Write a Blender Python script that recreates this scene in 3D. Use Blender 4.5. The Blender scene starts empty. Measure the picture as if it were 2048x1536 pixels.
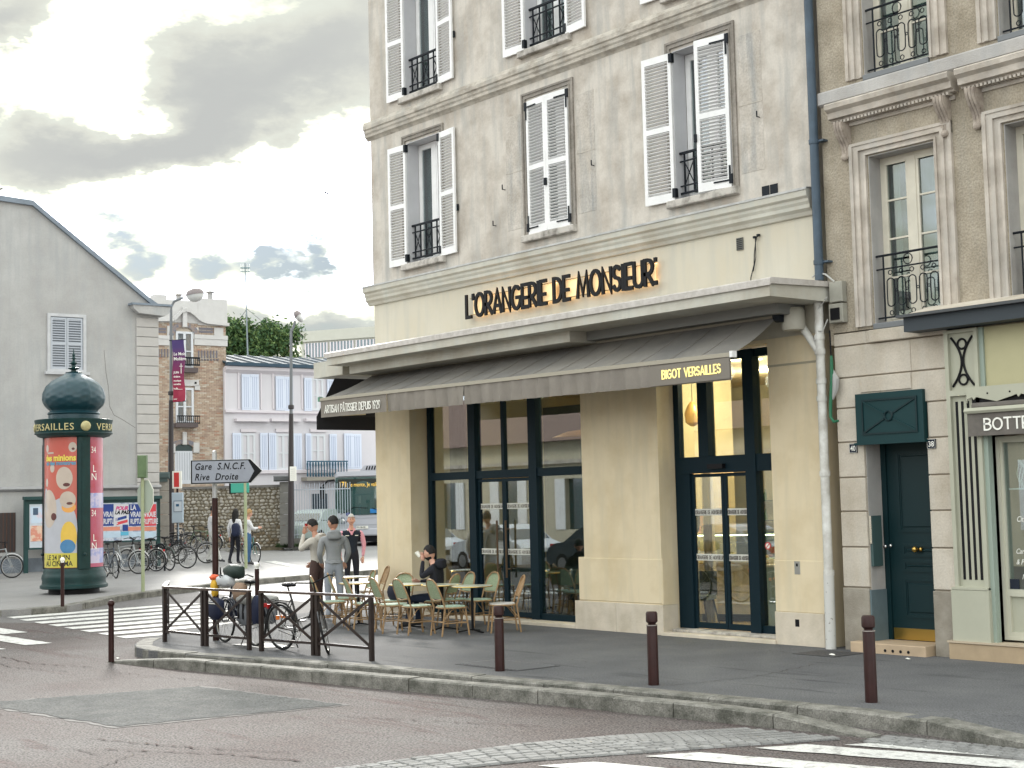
import bpy, bmesh, math, random
import numpy as np
from mathutils import Vector, Matrix, noise
random.seed(7)
S = bpy.context.scene
COL = S.collection
R = math.radians
PI = math.pi

# ------------------------------------------------------------------ camera
FPX = 3000.0
YAW, PITCH, ROLL = R(39.16), R(4.43), R(-1.38)
hd = np.array([-math.cos(YAW), math.sin(YAW), 0.0])          # horizontal heading
rt = np.array([math.sin(YAW), math.cos(YAW), 0.0])           # to the right of it
up = np.array([0, 0, 1.0])
fw = hd*math.cos(PITCH)+up*math.sin(PITCH)
u0 = up*math.cos(PITCH)-hd*math.sin(PITCH)
r2 = rt*math.cos(ROLL)+u0*math.sin(ROLL)
u2 = u0*math.cos(ROLL)-rt*math.sin(ROLL)
CAM = np.array([13.369, -16.269, 2.1])
cd = bpy.data.cameras.new('camera'); cam = bpy.data.objects.new('camera', cd); COL.objects.link(cam)
cd.sensor_width = 36; cd.lens = FPX/2048*36; cd.clip_end = 3000; cd.clip_start = .1
m = Matrix(((r2[0], u2[0], -fw[0], CAM[0]), (r2[1], u2[1], -fw[1], CAM[1]), (r2[2], u2[2], -fw[2], CAM[2]), (0, 0, 0, 1)))
cam.matrix_world = m
S.camera = cam
S.view_settings.view_transform = 'Standard'; S.view_settings.look = 'None'
S.view_settings.exposure = 1.55; S.view_settings.gamma = 1; S.view_settings.use_curve_mapping = False
S.render.engine = 'CYCLES'
S.cycles.use_denoising = True
S.cycles.max_bounces = 8; S.cycles.transparent_max_bounces = 12; S.cycles.glossy_bounces = 4; S.cycles.diffuse_bounces = 4
S.cycles.sample_clamp_indirect = 6

# ------------------------------------------------------------------ world: hazy sky behind broken cloud, sun low behind it on the left
SUN_EL, SUN_AZ = R(24), math.atan2(0.3828, -0.8758)
W = bpy.data.worlds.new('World'); S.world = W; W.use_nodes = True
nt = W.node_tree; nt.nodes.clear()
def nn(t, **k):
    n = nt.nodes.new(t)
    for a, b in k.items(): setattr(n, a, b)
    return n
def lk(a, b): nt.links.new(a, b)
def wm(op, a, b=None, c=None, clamp=False):
    n = nn('ShaderNodeMath', operation=op); n.use_clamp = clamp
    for i, v in enumerate((a, b, c)):
        if v is None: continue
        if isinstance(v, (int, float)): n.inputs[i].default_value = v
        else: lk(v, n.inputs[i])
    return n.outputs[0]
tc = nn('ShaderNodeTexCoord')
sky = nn('ShaderNodeTexSky'); sky.sky_type = 'NISHITA'; sky.sun_disc = False
sky.sun_elevation = SUN_EL; sky.sun_rotation = PI/2-SUN_AZ
sky.air_density = 1.6; sky.dust_density = 2.0
sep = nn('ShaderNodeSeparateXYZ')
vr = nn('ShaderNodeVectorRotate', rotation_type='Z_AXIS'); vr.inputs['Angle'].default_value = -math.atan2(rt[1], rt[0])
lk(tc.outputs['Generated'], vr.inputs['Vector']); lk(vr.outputs[0], sep.inputs[0])   # x: right, y: heading, z: up
az = wm('ARCTAN2', sep.outputs[0], sep.outputs[1]); el = wm('ARCSINE', sep.outputs[2])
cmb = nn('ShaderNodeCombineXYZ'); lk(sep.outputs[0], cmb.inputs[0]); lk(sep.outputs[1], cmb.inputs[1]); lk(wm('MULTIPLY', sep.outputs[2], 2.2), cmb.inputs[2])
nz = nn('ShaderNodeTexNoise'); nz.inputs['Scale'].default_value = 4.6; nz.inputs['Detail'].default_value = 7; nz.inputs['Roughness'].default_value = .55; nz.inputs['Distortion'].default_value = .35
lk(cmb.outputs[0], nz.inputs['Vector'])
nz2 = nn('ShaderNodeTexNoise'); nz2.inputs['Scale'].default_value = 9; nz2.inputs['Detail'].default_value = 6; nz2.inputs['Roughness'].default_value = .6
lk(cmb.outputs[0], nz2.inputs['Vector'])
nz3 = nn('ShaderNodeTexNoise'); nz3.inputs['Scale'].default_value = 26; nz3.inputs['Detail'].default_value = 6; nz3.inputs['Roughness'].default_value = .6
lk(cmb.outputs[0], nz3.inputs['Vector'])
wob = wm('MULTIPLY', wm('SUBTRACT', nz2.outputs['Fac'], .5), 0.10)
azw = wm('ADD', az, wob); elw = wm('SUBTRACT', el, wob)
def blob(a0, e0, ra, re, tilt=0.0):
    """a soft cloud (or gap) seen at azimuth a0, elevation e0"""
    dx = wm('SUBTRACT', azw, a0); dy = wm('SUBTRACT', elw, e0)
    c, s = math.cos(tilt), math.sin(tilt)
    p = wm('DIVIDE', wm('ADD', wm('MULTIPLY', dx, c), wm('MULTIPLY', dy, s)), ra)
    q = wm('DIVIDE', wm('SUBTRACT', wm('MULTIPLY', dy, c), wm('MULTIPLY', dx, s)), re)
    rr = wm('ADD', wm('MULTIPLY', p, p), wm('MULTIPLY', q, q))
    return wm('POWER', 2.718, wm('MULTIPLY', rr, -1.0))
thin = wm('MULTIPLY', wm('SUBTRACT', nz.outputs['Fac'], .37), 4.2)                    # >0: thin bright cloud, <0: thick grey cloud
for (a, e, ra, re, t, w) in [(-.275, .302, .060, .030, .30, 3.2), (-.258, .258, .030, .011, .1, 2.4), (-.115, .225, .060, .020, .35, 3.0), (-.175, .186, .14, .034, .1, 3.6), (-.315, .200, .05, .018, 0, 2.0), (-.10, .17, .12, .03, 0, 2.0),
                             (-.135, .298, .095, .044, .25, -3.9), (-.20, .250, .068, .026, .45, -3.3), (-.245, .222, .080, .019, .05, -3.8), (-.315, .236, .05, .020, 0, -3.0), (-.335, .308, .035, .024, .6, -3.6), (-.12, .140, .12, .016, 0, 1.4)]:
    thin = wm('ADD', thin, wm('MULTIPLY', blob(a, e, ra, re, t), w))
for (a, e, ra, re, w) in [(-.253, .172, .026, .014, 1), (-.205, .162, .014, .016, 1), (-.168, .162, .028, .014, 1), (-.128, .169, .018, .012, 1), (-.135, .120, .05, .016, 1)]:
    thin = wm('ADD', thin, wm('MULTIPLY', blob(a, e, ra, re), -4.5))
ramp = nn('ShaderNodeValToRGB'); cr = ramp.color_ramp
cr.elements[0].position = 0.0; cr.elements[0].color = (1.95, 2.0, 1.94, 1)
cr.elements[1].position = 1.0; cr.elements[1].color = (33, 34.6, 42, 1)
for p_, c_ in ((.20, (2.15, 2.2, 2.08, 1)), (.34, (2.6, 2.64, 2.38, 1)), (.45, (2.8, 2.9, 2.6, 1)), (.53, (5.0, 5.1, 4.0, 1)), (.60, (9.0, 9.4, 9.9, 1)), (.74, (21, 22, 25.5, 1))):
    e_ = cr.elements.new(p_); e_.color = c_
lk(wm('MULTIPLY_ADD', thin, .115, .5, clamp=True), ramp.inputs['Fac'])
blue = wm('MULTIPLY', wm('SUBTRACT', nz2.outputs['Fac'], .60), 3.0, clamp=True)
blue = wm('MULTIPLY', blue, wm('MULTIPLY', wm('SUBTRACT', .30, el, clamp=True), 3.0, clamp=True))
for (a, e, ra, re, w) in [(-.253, .172, .024, .013, 1.0), (-.205, .162, .012, .014, 1.0), (-.168, .162, .026, .013, 1.2), (-.128, .169, .017, .011, 1.0), (-.135, .120, .045, .014, .9)]:
    blue = wm('ADD', blue, wm('MULTIPLY', blob(a, e, ra, re), w))
blue = wm('MULTIPLY', wm('MULTIPLY_ADD', nz3.outputs['Fac'], 2.4, -.2), blue)
blue = wm('MULTIPLY_ADD', blue, 1.5, -.42, clamp=True)
mixc = nn('ShaderNodeMix', data_type='RGBA')
tint = nn('ShaderNodeMix', data_type='RGBA', blend_type='MULTIPLY'); tint.inputs[0].default_value = 1.0
lk(sky.outputs[0], tint.inputs[6]); tint.inputs[7].default_value = (.062, .092, .17, 1)
lk(blue, mixc.inputs[0]); lk(ramp.outputs[0], mixc.inputs[6]); lk(tint.outputs[2], mixc.inputs[7])
bg = nn('ShaderNodeBackground'); bg.inputs['Strength'].default_value = 0.1
wo = nn('ShaderNodeOutputWorld'); lk(mixc.outputs[2], bg.inputs['Color']); lk(bg.outputs[0], wo.inputs['Surface'])

sl = bpy.data.lights.new('sun', 'SUN'); so = bpy.data.objects.new('sun', sl); COL.objects.link(so)
sl.energy = 1.5; sl.angle = R(10); sl.color = (1.0, .96, .90)
sdir = Vector((math.cos(SUN_AZ)*math.cos(SUN_EL), math.sin(SUN_AZ)*math.cos(SUN_EL), math.sin(SUN_EL)))
so.rotation_euler = sdir.to_track_quat('Z', 'Y').to_euler()

# ------------------------------------------------------------------ survey helpers (points taken off the photograph, in metres)
def ray(px, py): return fw+r2*(px-1024)/FPX-u2*(py-768)/FPX
def lift(d):
    t = min(max((d-24)/8, 0), 1)
    return .0125*((d-28) if d > 32 else 4*t*t)
def gz(x, y): return lift(float((np.array([x, y, 0])-CAM)@hd))
def G(px, py, z=0.0):
    """point of the ground (plus z) seen at px, py"""
    dr = ray(px, py); t = 2.0
    while t < 400:
        P = CAM+dr*t
        if P[2] <= lift(t*float(dr@hd))+z: break
        t += .04
    return Vector((P[0], P[1], gz(P[0], P[1])))
def Dp(px, d, py=1100):
    """ground point at forward distance d under image column px"""
    dr = ray(px, py); P = CAM+dr*d/float(dr@hd)
    return Vector((P[0], P[1], gz(P[0], P[1])))
HANG = math.atan2(hd[1], hd[0]); RANG = math.atan2(rt[1], rt[0])
class Frame:
    """upright plane through the ground point (px0, d), turned from face-on by turn; f(px,py) -> (x, z) in it"""
    def __init__(s, px0, d, turn=0.0):
        s.a = RANG+R(turn); s.o = Dp(px0, d); s.e = np.array([math.cos(s.a), math.sin(s.a), 0]); s.n = np.array([-s.e[1], s.e[0], 0])
    def __call__(s, px, py, back=0.0):
        dr = ray(px, py); o = np.array([s.o.x, s.o.y, 0])+s.n*back
        t = float((o-CAM)@s.n)/float(dr@s.n); P = CAM+dr*t
        return float((P-o)@s.e), float(P[2]-s.o.z)

# ------------------------------------------------------------------ materials
MATS = {}
def mat(name, col, rough=.7, metal=0.0, var=0.0, vscale=3.0, col2=None, bump=0.0, bscale=60.0, streak=0.0, spec=.4, fine=0.0, fscale=120., coat=0.0, emit=None, estr=0.0, stretch=(1, 1, 1), thresh=(.35, .65), wear=None):
    if name in MATS: return MATS[name]
    M = bpy.data.materials.new(name); M.use_nodes = True; t = M.node_tree; b = t.nodes['Principled BSDF']
    b.inputs['Roughness'].default_value = rough; b.inputs['Metallic'].default_value = metal
    b.inputs['Specular IOR Level'].default_value = spec; b.inputs['Coat Weight'].default_value = coat
    c4 = (*col, 1); b.inputs['Base Color'].default_value = c4
    if emit: b.inputs['Emission Color'].default_value = (*emit, 1); b.inputs['Emission Strength'].default_value = estr
    N = t.nodes.new; L = t.links.new
    if var or streak or fine or bump or col2 or wear:
        tcn = N('ShaderNodeTexCoord'); mp = N('ShaderNodeMapping'); mp.inputs['Scale'].default_value = stretch
        L(tcn.outputs['Object'], mp.inputs['Vector'])
        rgb = N('ShaderNodeRGB'); rgb.outputs[0].default_value = c4; cur = rgb.outputs[0]
        def darker(fac_out, a, b_, c2):
            nonlocal cur
            mr = N('ShaderNodeMapRange'); mr.inputs[1].default_value = a; mr.inputs[2].default_value = b_; L(fac_out, mr.inputs[0])
            mx = N('ShaderNodeMix'); mx.data_type = 'RGBA'; L(mr.outputs[0], mx.inputs[0]); L(cur, mx.inputs[6]); mx.inputs[7].default_value = (*c2, 1); cur = mx.outputs[2]
            return mr
        if var or col2:
            n1 = N('ShaderNodeTexNoise'); n1.inputs['Scale'].default_value = vscale; n1.inputs['Detail'].default_value = 8; n1.inputs['Roughness'].default_value = .62
            L(mp.outputs[0], n1.inputs['Vector'])
            c2 = col2 if col2 else tuple(v*(1-var) for v in col)
            darker(n1.outputs['Fac'], thresh[0], thresh[1], c2)
        if streak:
            m2 = N('ShaderNodeMapping'); m2.inputs['Scale'].default_value = (3.6, 3.6, .42); L(tcn.outputs['Object'], m2.inputs['Vector'])
            n2 = N('ShaderNodeTexNoise'); n2.inputs['Scale'].default_value = 1.3; n2.inputs['Detail'].default_value = 7; n2.inputs['Roughness'].default_value = .6
            L(m2.outputs[0], n2.inputs['Vector'])
            sc = (streak*.72, streak*.64, streak*.56)
            darker(n2.outputs['Fac'], .47, .74, tuple(col[i]*(1-sc[i]) for i in range(3)))
        if wear:
            m5 = N('ShaderNodeMapping'); m5.inputs['Scale'].default_value = (.22, 1.5, 1); m5.inputs['Rotation'].default_value = (0, 0, -.16); L(tcn.outputs['Object'], m5.inputs['Vector'])
            n5 = N('ShaderNodeTexNoise'); n5.inputs['Scale'].default_value = 1.5; n5.inputs['Detail'].default_value = 11; n5.inputs['Roughness'].default_value = .72; L(m5.outputs[0], n5.inputs['Vector'])
            darker(n5.outputs['Fac'], .56, .68, wear)
        if fine:
            n3 = N('ShaderNodeTexNoise'); n3.inputs['Scale'].default_value = fscale; n3.inputs['Detail'].default_value = 3
            L(tcn.outputs['Object'], n3.inputs['Vector'])
            mr = N('ShaderNodeMapRange'); mr.inputs[1].default_value = .44; mr.inputs[2].default_value = .60; L(n3.outputs['Fac'], mr.inputs[0])
            mx = N('ShaderNodeMix'); mx.data_type = 'RGBA'; mx.blend_type = 'MULTIPLY'; L(mr.outputs[0], mx.inputs[0]); L(cur, mx.inputs[6]); mx.inputs[7].default_value = (1-fine, 1-fine, 1-fine, 1); cur = mx.outputs[2]
        L(cur, b.inputs['Base Color'])
        if bump:
            n4 = N('ShaderNodeTexNoise'); n4.inputs['Scale'].default_value = bscale; n4.inputs['Detail'].default_value = 6
            L(mp.outputs[0], n4.inputs['Vector'])
            bp = N('ShaderNodeBump'); bp.inputs['Strength'].default_value = min(bump, 1); bp.inputs['Distance'].default_value = .02
            L(n4.outputs['Fac'], bp.inputs['Height']); L(bp.outputs[0], b.inputs['Normal'])
    MATS[name] = M; return M
def glass(name, tint=(.9, .95, .95), refl=.25):
    M = bpy.data.materials.new(name); M.use_nodes = True; t = M.node_tree; t.nodes.clear()
    N = t.nodes.new; L = t.links.new
    o = N('ShaderNodeOutputMaterial'); mx = N('ShaderNodeMixShader'); tr = N('ShaderNodeBsdfTransparent'); gl = N('ShaderNodeBsdfGlossy')
    tr.inputs[0].default_value = (*tint, 1); gl.inputs['Roughness'].default_value = .01; gl.inputs['Color'].default_value = (.95, .97, 1, 1)
    fr = N('ShaderNodeFresnel'); ge = N('ShaderNodeNewGeometry'); mi = N('ShaderNodeMapRange'); L(ge.outputs['Backfacing'], mi.inputs[0]); mi.inputs[3].default_value = 1.5; mi.inputs[4].default_value = 1/1.5; L(mi.outputs[0], fr.inputs[0])
    ma = N('ShaderNodeMath'); ma.operation = 'MULTIPLY_ADD'; ma.use_clamp = True; L(fr.outputs[0], ma.inputs[0]); ma.inputs[1].default_value = 1.2; ma.inputs[2].default_value = refl
    L(ma.outputs[0], mx.inputs[0]); L(tr.outputs[0], mx.inputs[1]); L(gl.outputs[0], mx.inputs[2]); L(mx.outputs[0], o.inputs[0])
    return M
M_ROAD = mat('road_asphalt', (.108, .082, .077), .85, col2=(.150, .136, .132), vscale=.55, fine=.75, fscale=44, bump=.9, bscale=40, wear=(.085, .045, .042))
M_SIDE = mat('pavement_asphalt', (.100, .102, .109), .9, col2=(.145, .146, .150), vscale=.7, fine=.42, fscale=55, bump=.4, bscale=70, wear=(.050, .052, .058))
M_SIDEST = mat('side_street_asphalt', (.125, .12, .12), .85, col2=(.155, .15, .148), vscale=.8, fine=.35, fscale=40, bump=.4, bscale=40)
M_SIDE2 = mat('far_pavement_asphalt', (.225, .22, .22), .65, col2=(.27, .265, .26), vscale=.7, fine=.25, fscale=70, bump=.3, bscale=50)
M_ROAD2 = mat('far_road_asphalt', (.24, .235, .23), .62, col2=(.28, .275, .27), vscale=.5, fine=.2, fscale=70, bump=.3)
M_PATCH = mat('patch_asphalt', (.038, .046, .047), .85, col2=(.095, .10, .098), vscale=3, fine=.7, fscale=40, bump=.9, bscale=50)
M_SEAL = mat('joint_seal', (.13, .125, .12), .8, var=.3, vscale=6, bump=.4)
M_GRAN = mat('kerb_granite', (.27, .26, .235), .8, col2=(.095, .095, .08), vscale=4.5, fine=.30, fscale=60, bump=.5, bscale=50)
M_PAINT = mat('road_paint', (.60, .60, .575), .7, col2=(.30, .29, .285), vscale=7, fine=.22, fscale=50, bump=.2, thresh=(.52, .66))
M_PAVER = mat('paver_stone', (.27, .27, .265), .8, var=.35, vscale=4, fine=.2, fscale=80, bump=.4)
M_GAP = mat('paver_joint', (.10, .095, .09), .95, var=.3, vscale=20)
M_WALL = mat('grey_plaster', (.565, .525, .470), .92, col2=(.385, .34, .29), vscale=1.5, streak=.50, fine=.05, fscale=30, bump=.10, bscale=14, thresh=(.42, .64))
M_GHOST = mat('ghost_plaster', (.56, .52, .47), .92, col2=(.41, .37, .32), vscale=3.2, streak=.7, fine=.12, fscale=30, bump=.4, bscale=22)
M_STAIN = mat('stained_plaster', (.33, .30, .265), .92, col2=(.20, .18, .155), vscale=2.2, streak=.5, fine=.15, fscale=30, bump=.4, bscale=20)
M_MOULD = mat('plaster_moulding', (.50, .46, .40), .9, col2=(.29, .26, .22), vscale=3.2, streak=.4, bump=.4, bscale=25, stretch=(1, 1, 2), thresh=(.42, .62))
M_SILL = mat('sill_stone', (.50, .47, .43), .85, col2=(.20, .185, .165), vscale=5, bump=.4, thresh=(.45, .65))
M_CREAM = mat('cream_render', (.70, .595, .415), .8, col2=(.59, .48, .30), vscale=1.3, streak=.20, bump=.05, bscale=14, thresh=(.45, .72))
M_BAND = mat('cream_sign_band', (.55, .52, .44), .75, col2=(.52, .475, .375), vscale=.8, streak=.22, bump=.05)
M_PLINTH = mat('plinth_limestone', (.66, .585, .48), .8, col2=(.50, .44, .345), vscale=2.4, streak=.15, bump=.25, bscale=30)
M_CANOPY = mat('canopy_render', (.54, .53, .47), .8, col2=(.40, .37, .31), vscale=1.4, streak=.25, bump=.15)
M_CANTOP = mat('canopy_flashing', (.56, .53, .50), .6, col2=(.40, .37, .34), vscale=7, bump=.2)
M_AWN = mat('awning_cloth', (.225, .21, .185), .92, col2=(.15, .145, .137), vscale=.9, fine=.12, fscale=200, bump=.2, bscale=90)
M_VAL = mat('valance_cloth', (.25, .225, .195), .92, col2=(.20, .18, .158), vscale=2.0, fine=.12, fscale=200)
M_AWNBAR = mat('awning_bar', (.33, .30, .24), .5)
M_FRAME = mat('dark_window_frame', (.006, .018, .026), .55, spec=.12)
M_WHITE = mat('shutter_paint', (.80, .80, .80), .55, var=.10, vscale=4)
M_REVEAL = mat('reveal_plaster', (.56, .56, .58), .85, var=.12, vscale=2, streak=.15)
M_IRON = mat('wrought_iron', (.008, .011, .016), .6, spec=.2)
M_BLACK = mat('black_metal', (.006, .006, .008), .55, spec=.2)
M_BROWN = mat('brown_street_paint', (.030, .008, .007), .45, var=.3, vscale=8, spec=.3)
M_BLUEPIPE = mat('blue_grey_pipe', (.065, .10, .14), .5, var=.4, vscale=3, streak=.3)
M_WPIPE = mat('white_pipe', (.72, .72, .69), .5, col2=(.44, .42, .38), vscale=4, bump=.1)
M_GLASS = glass('shop_glass', (.80, .88, .87), .13)
M_WGLASS = glass('window_glass', (.6, .68, .68), .10)
M_DGLASS = mat('dark_window_glass', (.016, .05, .055), .04, spec=1.0, coat=.5)
M_CURT = mat('curtain', (.55, .55, .52), .9, var=.3, vscale=8, stretch=(8, 8, .4))
M_OCHRE = mat('ochre_stone', (.44, .385, .305), .95, col2=(.28, .24, .18), vscale=1.8, streak=.35, fine=.2, fscale=40, bump=.8, bscale=30)
M_TRIM = mat('pinkish_trim', (.59, .535, .47), .88, col2=(.33, .29, .245), vscale=2.2, streak=.4, bump=.25)
M_TRIMD = mat('grey_trim', (.44, .425, .41), .9, col2=(.33, .315, .30), vscale=1.8, streak=.35, bump=.3)
M_ASH = mat('ashlar_stone', (.61, .555, .475), .88, col2=(.43, .375, .30), vscale=1.3, streak=.2, fine=.08, fscale=40, bump=.3, bscale=25)
M_ASHB = mat('ashlar_joint', (.40, .34, .27), .95)
M_BASEST = mat('stained_base_stone', (.34, .31, .26), .9, col2=(.21, .185, .15), vscale=2.0, bump=.4)
M_DOOR = mat('green_door_paint', (.003, .020, .024), .45, spec=.3)
M_DOORF = mat('green_panel_paint', (.004, .034, .038), .55, spec=.3)
M_BRASS = mat('brass', (.55, .36, .10), .28, metal=1.0)
M_CHROME = mat('chrome', (.7, .7, .7), .15, metal=1.0)
M_SHOP = mat('sage_shop_paint', (.42, .42, .335), .6, var=.08, vscale=2)
M_SHOPD = mat('shop_sign_board', (.15, .135, .12), .7, var=.3, vscale=5)
M_OFF = mat('white_lettering', (.85, .84, .78), .6)
M_CANE = mat('rattan_cane', (.38, .24, .12), .5, var=.35, vscale=14)
M_CANEG = mat('green_woven_seat', (.25, .38, .29), .7, col2=(.40, .48, .38), vscale=60, bump=.4, bscale=200)
M_CANEG2 = mat('green_woven_back', (.20, .28, .17), .7, col2=(.38, .42, .28), vscale=60, bump=.4, bscale=200)
M_CANEW = mat('white_woven_seat', (.66, .65, .62), .7, var=.2, vscale=60, bump=.4, bscale=200)
M_TABLE = mat('table_top', (.50, .52, .42), .3, coat=.3)
M_RUBBER = mat('rubber', (.012, .012, .013), .8)
M_SKIN = mat('skin', (.42, .22, .15), .6)
M_SKIN2 = mat('skin_pale', (.55, .31, .23), .6)
M_HAIR = mat('black_hair', (.008, .007, .007), .7, bump=.5, bscale=90)

# ------------------------------------------------------------------ geometry helpers
class MB:
    def __init__(s): s.v = []; s.f = []
    def add(s, vs, fs, M=None):
        n = len(s.v)
        for v in vs:
            v = Vector(v); s.v.append(tuple(M @ v if M else v))
        for f in fs: s.f.append([i+n for i in f])
        return s
    def box(s, a, b, M=None):
        x0, y0, z0 = a; x1, y1, z1 = b
        return s.add([(x0, y0, z0), (x1, y0, z0), (x1, y1, z0), (x0, y1, z0), (x0, y0, z1), (x1, y0, z1), (x1, y1, z1), (x0, y1, z1)],
                     [(0, 3, 2, 1), (4, 5, 6, 7), (0, 1, 5, 4), (1, 2, 6, 5), (2, 3, 7, 6), (3, 0, 4, 7)], M)
    def bev(s, a, b, w, M=None):
        """box with a chamfered rim on its -y face"""
        x0, y0, z0 = a; x1, y1, z1 = b
        return s.add([(x0, y0+w, z0), (x1, y0+w, z0), (x1, y1, z0), (x0, y1, z0), (x0, y0+w, z1), (x1, y0+w, z1), (x1, y1, z1), (x0, y1, z1),
                      (x0+w, y0, z0+w), (x1-w, y0, z0+w), (x1-w, y0, z1-w), (x0+w, y0, z1-w)],
                     [(0, 3, 2, 1), (4, 5, 6, 7), (1, 2, 6, 5), (2, 3, 7, 6), (3, 0, 4, 7), (0, 1, 9, 8), (1, 5, 10, 9), (5, 4, 11, 10), (4, 0, 8, 11), (8, 9, 10, 11)], M)
    def bar(s, p, q, w, h=None, upv=(0, 0, 1)):
        h = h or w; p = Vector(p); q = Vector(q); d = (q-p); L = d.length; d.normalize(); u = Vector(upv)
        if abs(d.dot(u)) > .98: u = Vector((0, 1, 0))
        x = d.cross(u).normalized(); z = x.cross(d)
        M = Matrix(((x.x, d.x, z.x, p.x), (x.y, d.y, z.y, p.y), (x.z, d.z, z.z, p.z), (0, 0, 0, 1)))
        return s.box((-w/2, 0, -h/2), (w/2, L, h/2), M)
    def tube(s, pts, r, seg=8, caps=True, closed=False):
        pts = [Vector(p) for p in pts]; n = len(pts); rr = r if isinstance(r, (list, tuple)) else [r]*n
        base = len(s.v); prev = None
        for i, p in enumerate(pts):
            a = pts[(i-1) % n] if (i > 0 or closed) else p; b = pts[(i+1) % n] if (i < n-1 or closed) else p
            d = (b-a).normalized() if (b-a).length > 1e-9 else Vector((0, 0, 1))
            if prev is None:
                x = d.orthogonal().normalized()
            else:
                x = (prev-d*prev.dot(d)).normalized()
            prev = x; y = d.cross(x)
            for k in range(seg):
                t = 2*PI*k/seg; s.v.append(tuple(p+(x*math.cos(t)+y*math.sin(t))*rr[i]))
        for i in range(n if closed else n-1):
            j = (i+1) % n
            for k in range(seg):
                l = (k+1) % seg; s.f.append([base+i*seg+k, base+i*seg+l, base+j*seg+l, base+j*seg+k])
        if caps and not closed:
            s.f.append([base+k for k in range(seg)][::-1]); s.f.append([base+(n-1)*seg+k for k in range(seg)])
        return s
    def ring(s, c, R_, r, axis='x', seg=24, rs=6, a0=0, a1=2*PI):
        c = Vector(c); pts = []; full = abs(a1-a0-2*PI) < 1e-6
        for k in range(seg+(0 if full else 1)):
            t = a0+(a1-a0)*k/seg; cs, sn = math.cos(t)*R_, math.sin(t)*R_
            pts.append(c+Vector({'x': (0, cs, sn), 'y': (cs, 0, sn), 'z': (cs, sn, 0)}[axis]))
        return s.tube(pts, r, rs, closed=full)
    def lathe(s, prof, seg=24, c=(0, 0, 0), a0=0, a1=2*PI):
        base = len(s.v); n = len(prof); full = abs(a1-a0-2*PI) < 1e-6; m_ = seg if full else seg+1
        for k in range(m_):
            t = a0+(a1-a0)*k/seg
            for (r_, z) in prof: s.v.append((c[0]+r_*math.cos(t), c[1]+r_*math.sin(t), c[2]+z))
        for k in range(seg):
            l = (k+1) % m_
            for i in range(n-1): s.f.append([base+k*n+i, base+l*n+i, base+l*n+i+1, base+k*n+i+1])
        return s
    def sphere(s, c, r, seg=12, rings=8, M=None, top=0.0, bot=PI):
        rx, ry, rz = r if isinstance(r, (tuple, list)) else (r, r, r); vs = []; fs = []
        for i in range(rings+1):
            ph = top+(bot-top)*i/rings
            for k in range(seg):
                t = 2*PI*k/seg; vs.append((c[0]+rx*math.sin(ph)*math.cos(t), c[1]+ry*math.sin(ph)*math.sin(t), c[2]+rz*math.cos(ph)))
        for i in range(rings):
            for k in range(seg):
                l = (k+1) % seg; fs.append([i*seg+k, (i+1)*seg+k, (i+1)*seg+l, i*seg+l])
        return s.add(vs, fs, M)
    def prism(s, poly, y0, y1, M=None):
        """poly in (x, z), extruded along y"""
        n = len(poly); vs = [(x, y0, z) for x, z in poly]+[(x, y1, z) for x, z in poly]
        fs = [list(range(n)), list(range(2*n-1, n-1, -1))]+[[i, i+n, (i+1) % n+n, (i+1) % n] for i in range(n)]
        return s.add(vs, fs, M)
    def extr(s, prof, x0, x1, M=None):
        """profile in (y, z) run along x"""
        n = len(prof); vs = [(x0, y, z) for y, z in prof]+[(x1, y, z) for y, z in prof]
        fs = [list(range(n)), list(range(2*n-1, n-1, -1))]+[[i, i+n, (i+1) % n+n, (i+1) % n] for i in range(n)]
        return s.add(vs, fs, M)
    def disc(s, c, r, h, seg=20):
        return s.lathe([(0.0001, 0), (r, 0), (r, h), (0.0001, h)], seg, c)
    def mesh(s, name, smooth=False, ang=40):
        me = bpy.data.meshes.new(name); me.from_pydata(s.v, [], s.f)
        bm = bmesh.new(); bm.from_mesh(me); bmesh.ops.remove_doubles(bm, verts=bm.verts, dist=1e-5); bmesh.ops.recalc_face_normals(bm, faces=bm.faces)
        bm.to_mesh(me); bm.free()
        if smooth:
            me.shade_smooth()
            try: me.set_sharp_from_angle(angle=R(ang))
            except Exception: pass
        return me
def put(name, me, m_=None, parent=None, loc=(0, 0, 0), rot=None):
    if m_ is not None and not me.materials: me.materials.append(m_)
    o = bpy.data.objects.new(name, me); COL.objects.link(o); o.location = loc
    if rot is not None: o.rotation_euler = rot
    if parent: o.parent = parent
    return o
def mk(name, mb, m_, parent=None, loc=(0, 0, 0), rot=None, smooth=False): return put(name, mb.mesh(name, smooth), m_, parent, loc, rot)
def tag(o, label=None, cat=None, group=None, kind=None):
    if label: o['label'] = label
    if cat: o['category'] = cat
    if group: o['group'] = group
    if kind: o['kind'] = kind
    return o
def empty(name, loc, rz=0.0, label=None, cat=None, group=None):
    o = bpy.data.objects.new(name, None); COL.objects.link(o); o.location = loc; o.rotation_euler = (0, 0, rz); o.empty_display_size = .2
    return tag(o, label, cat, group)
def struct(name, mb, m_, smooth=False): return tag(mk(name, mb, m_, smooth=smooth), kind='structure')
def copy_tree(o, parent=None):
    c = o.copy(); COL.objects.link(c); c.parent = parent
    for ch in list(o.children): copy_tree(ch, c)
    return c
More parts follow.
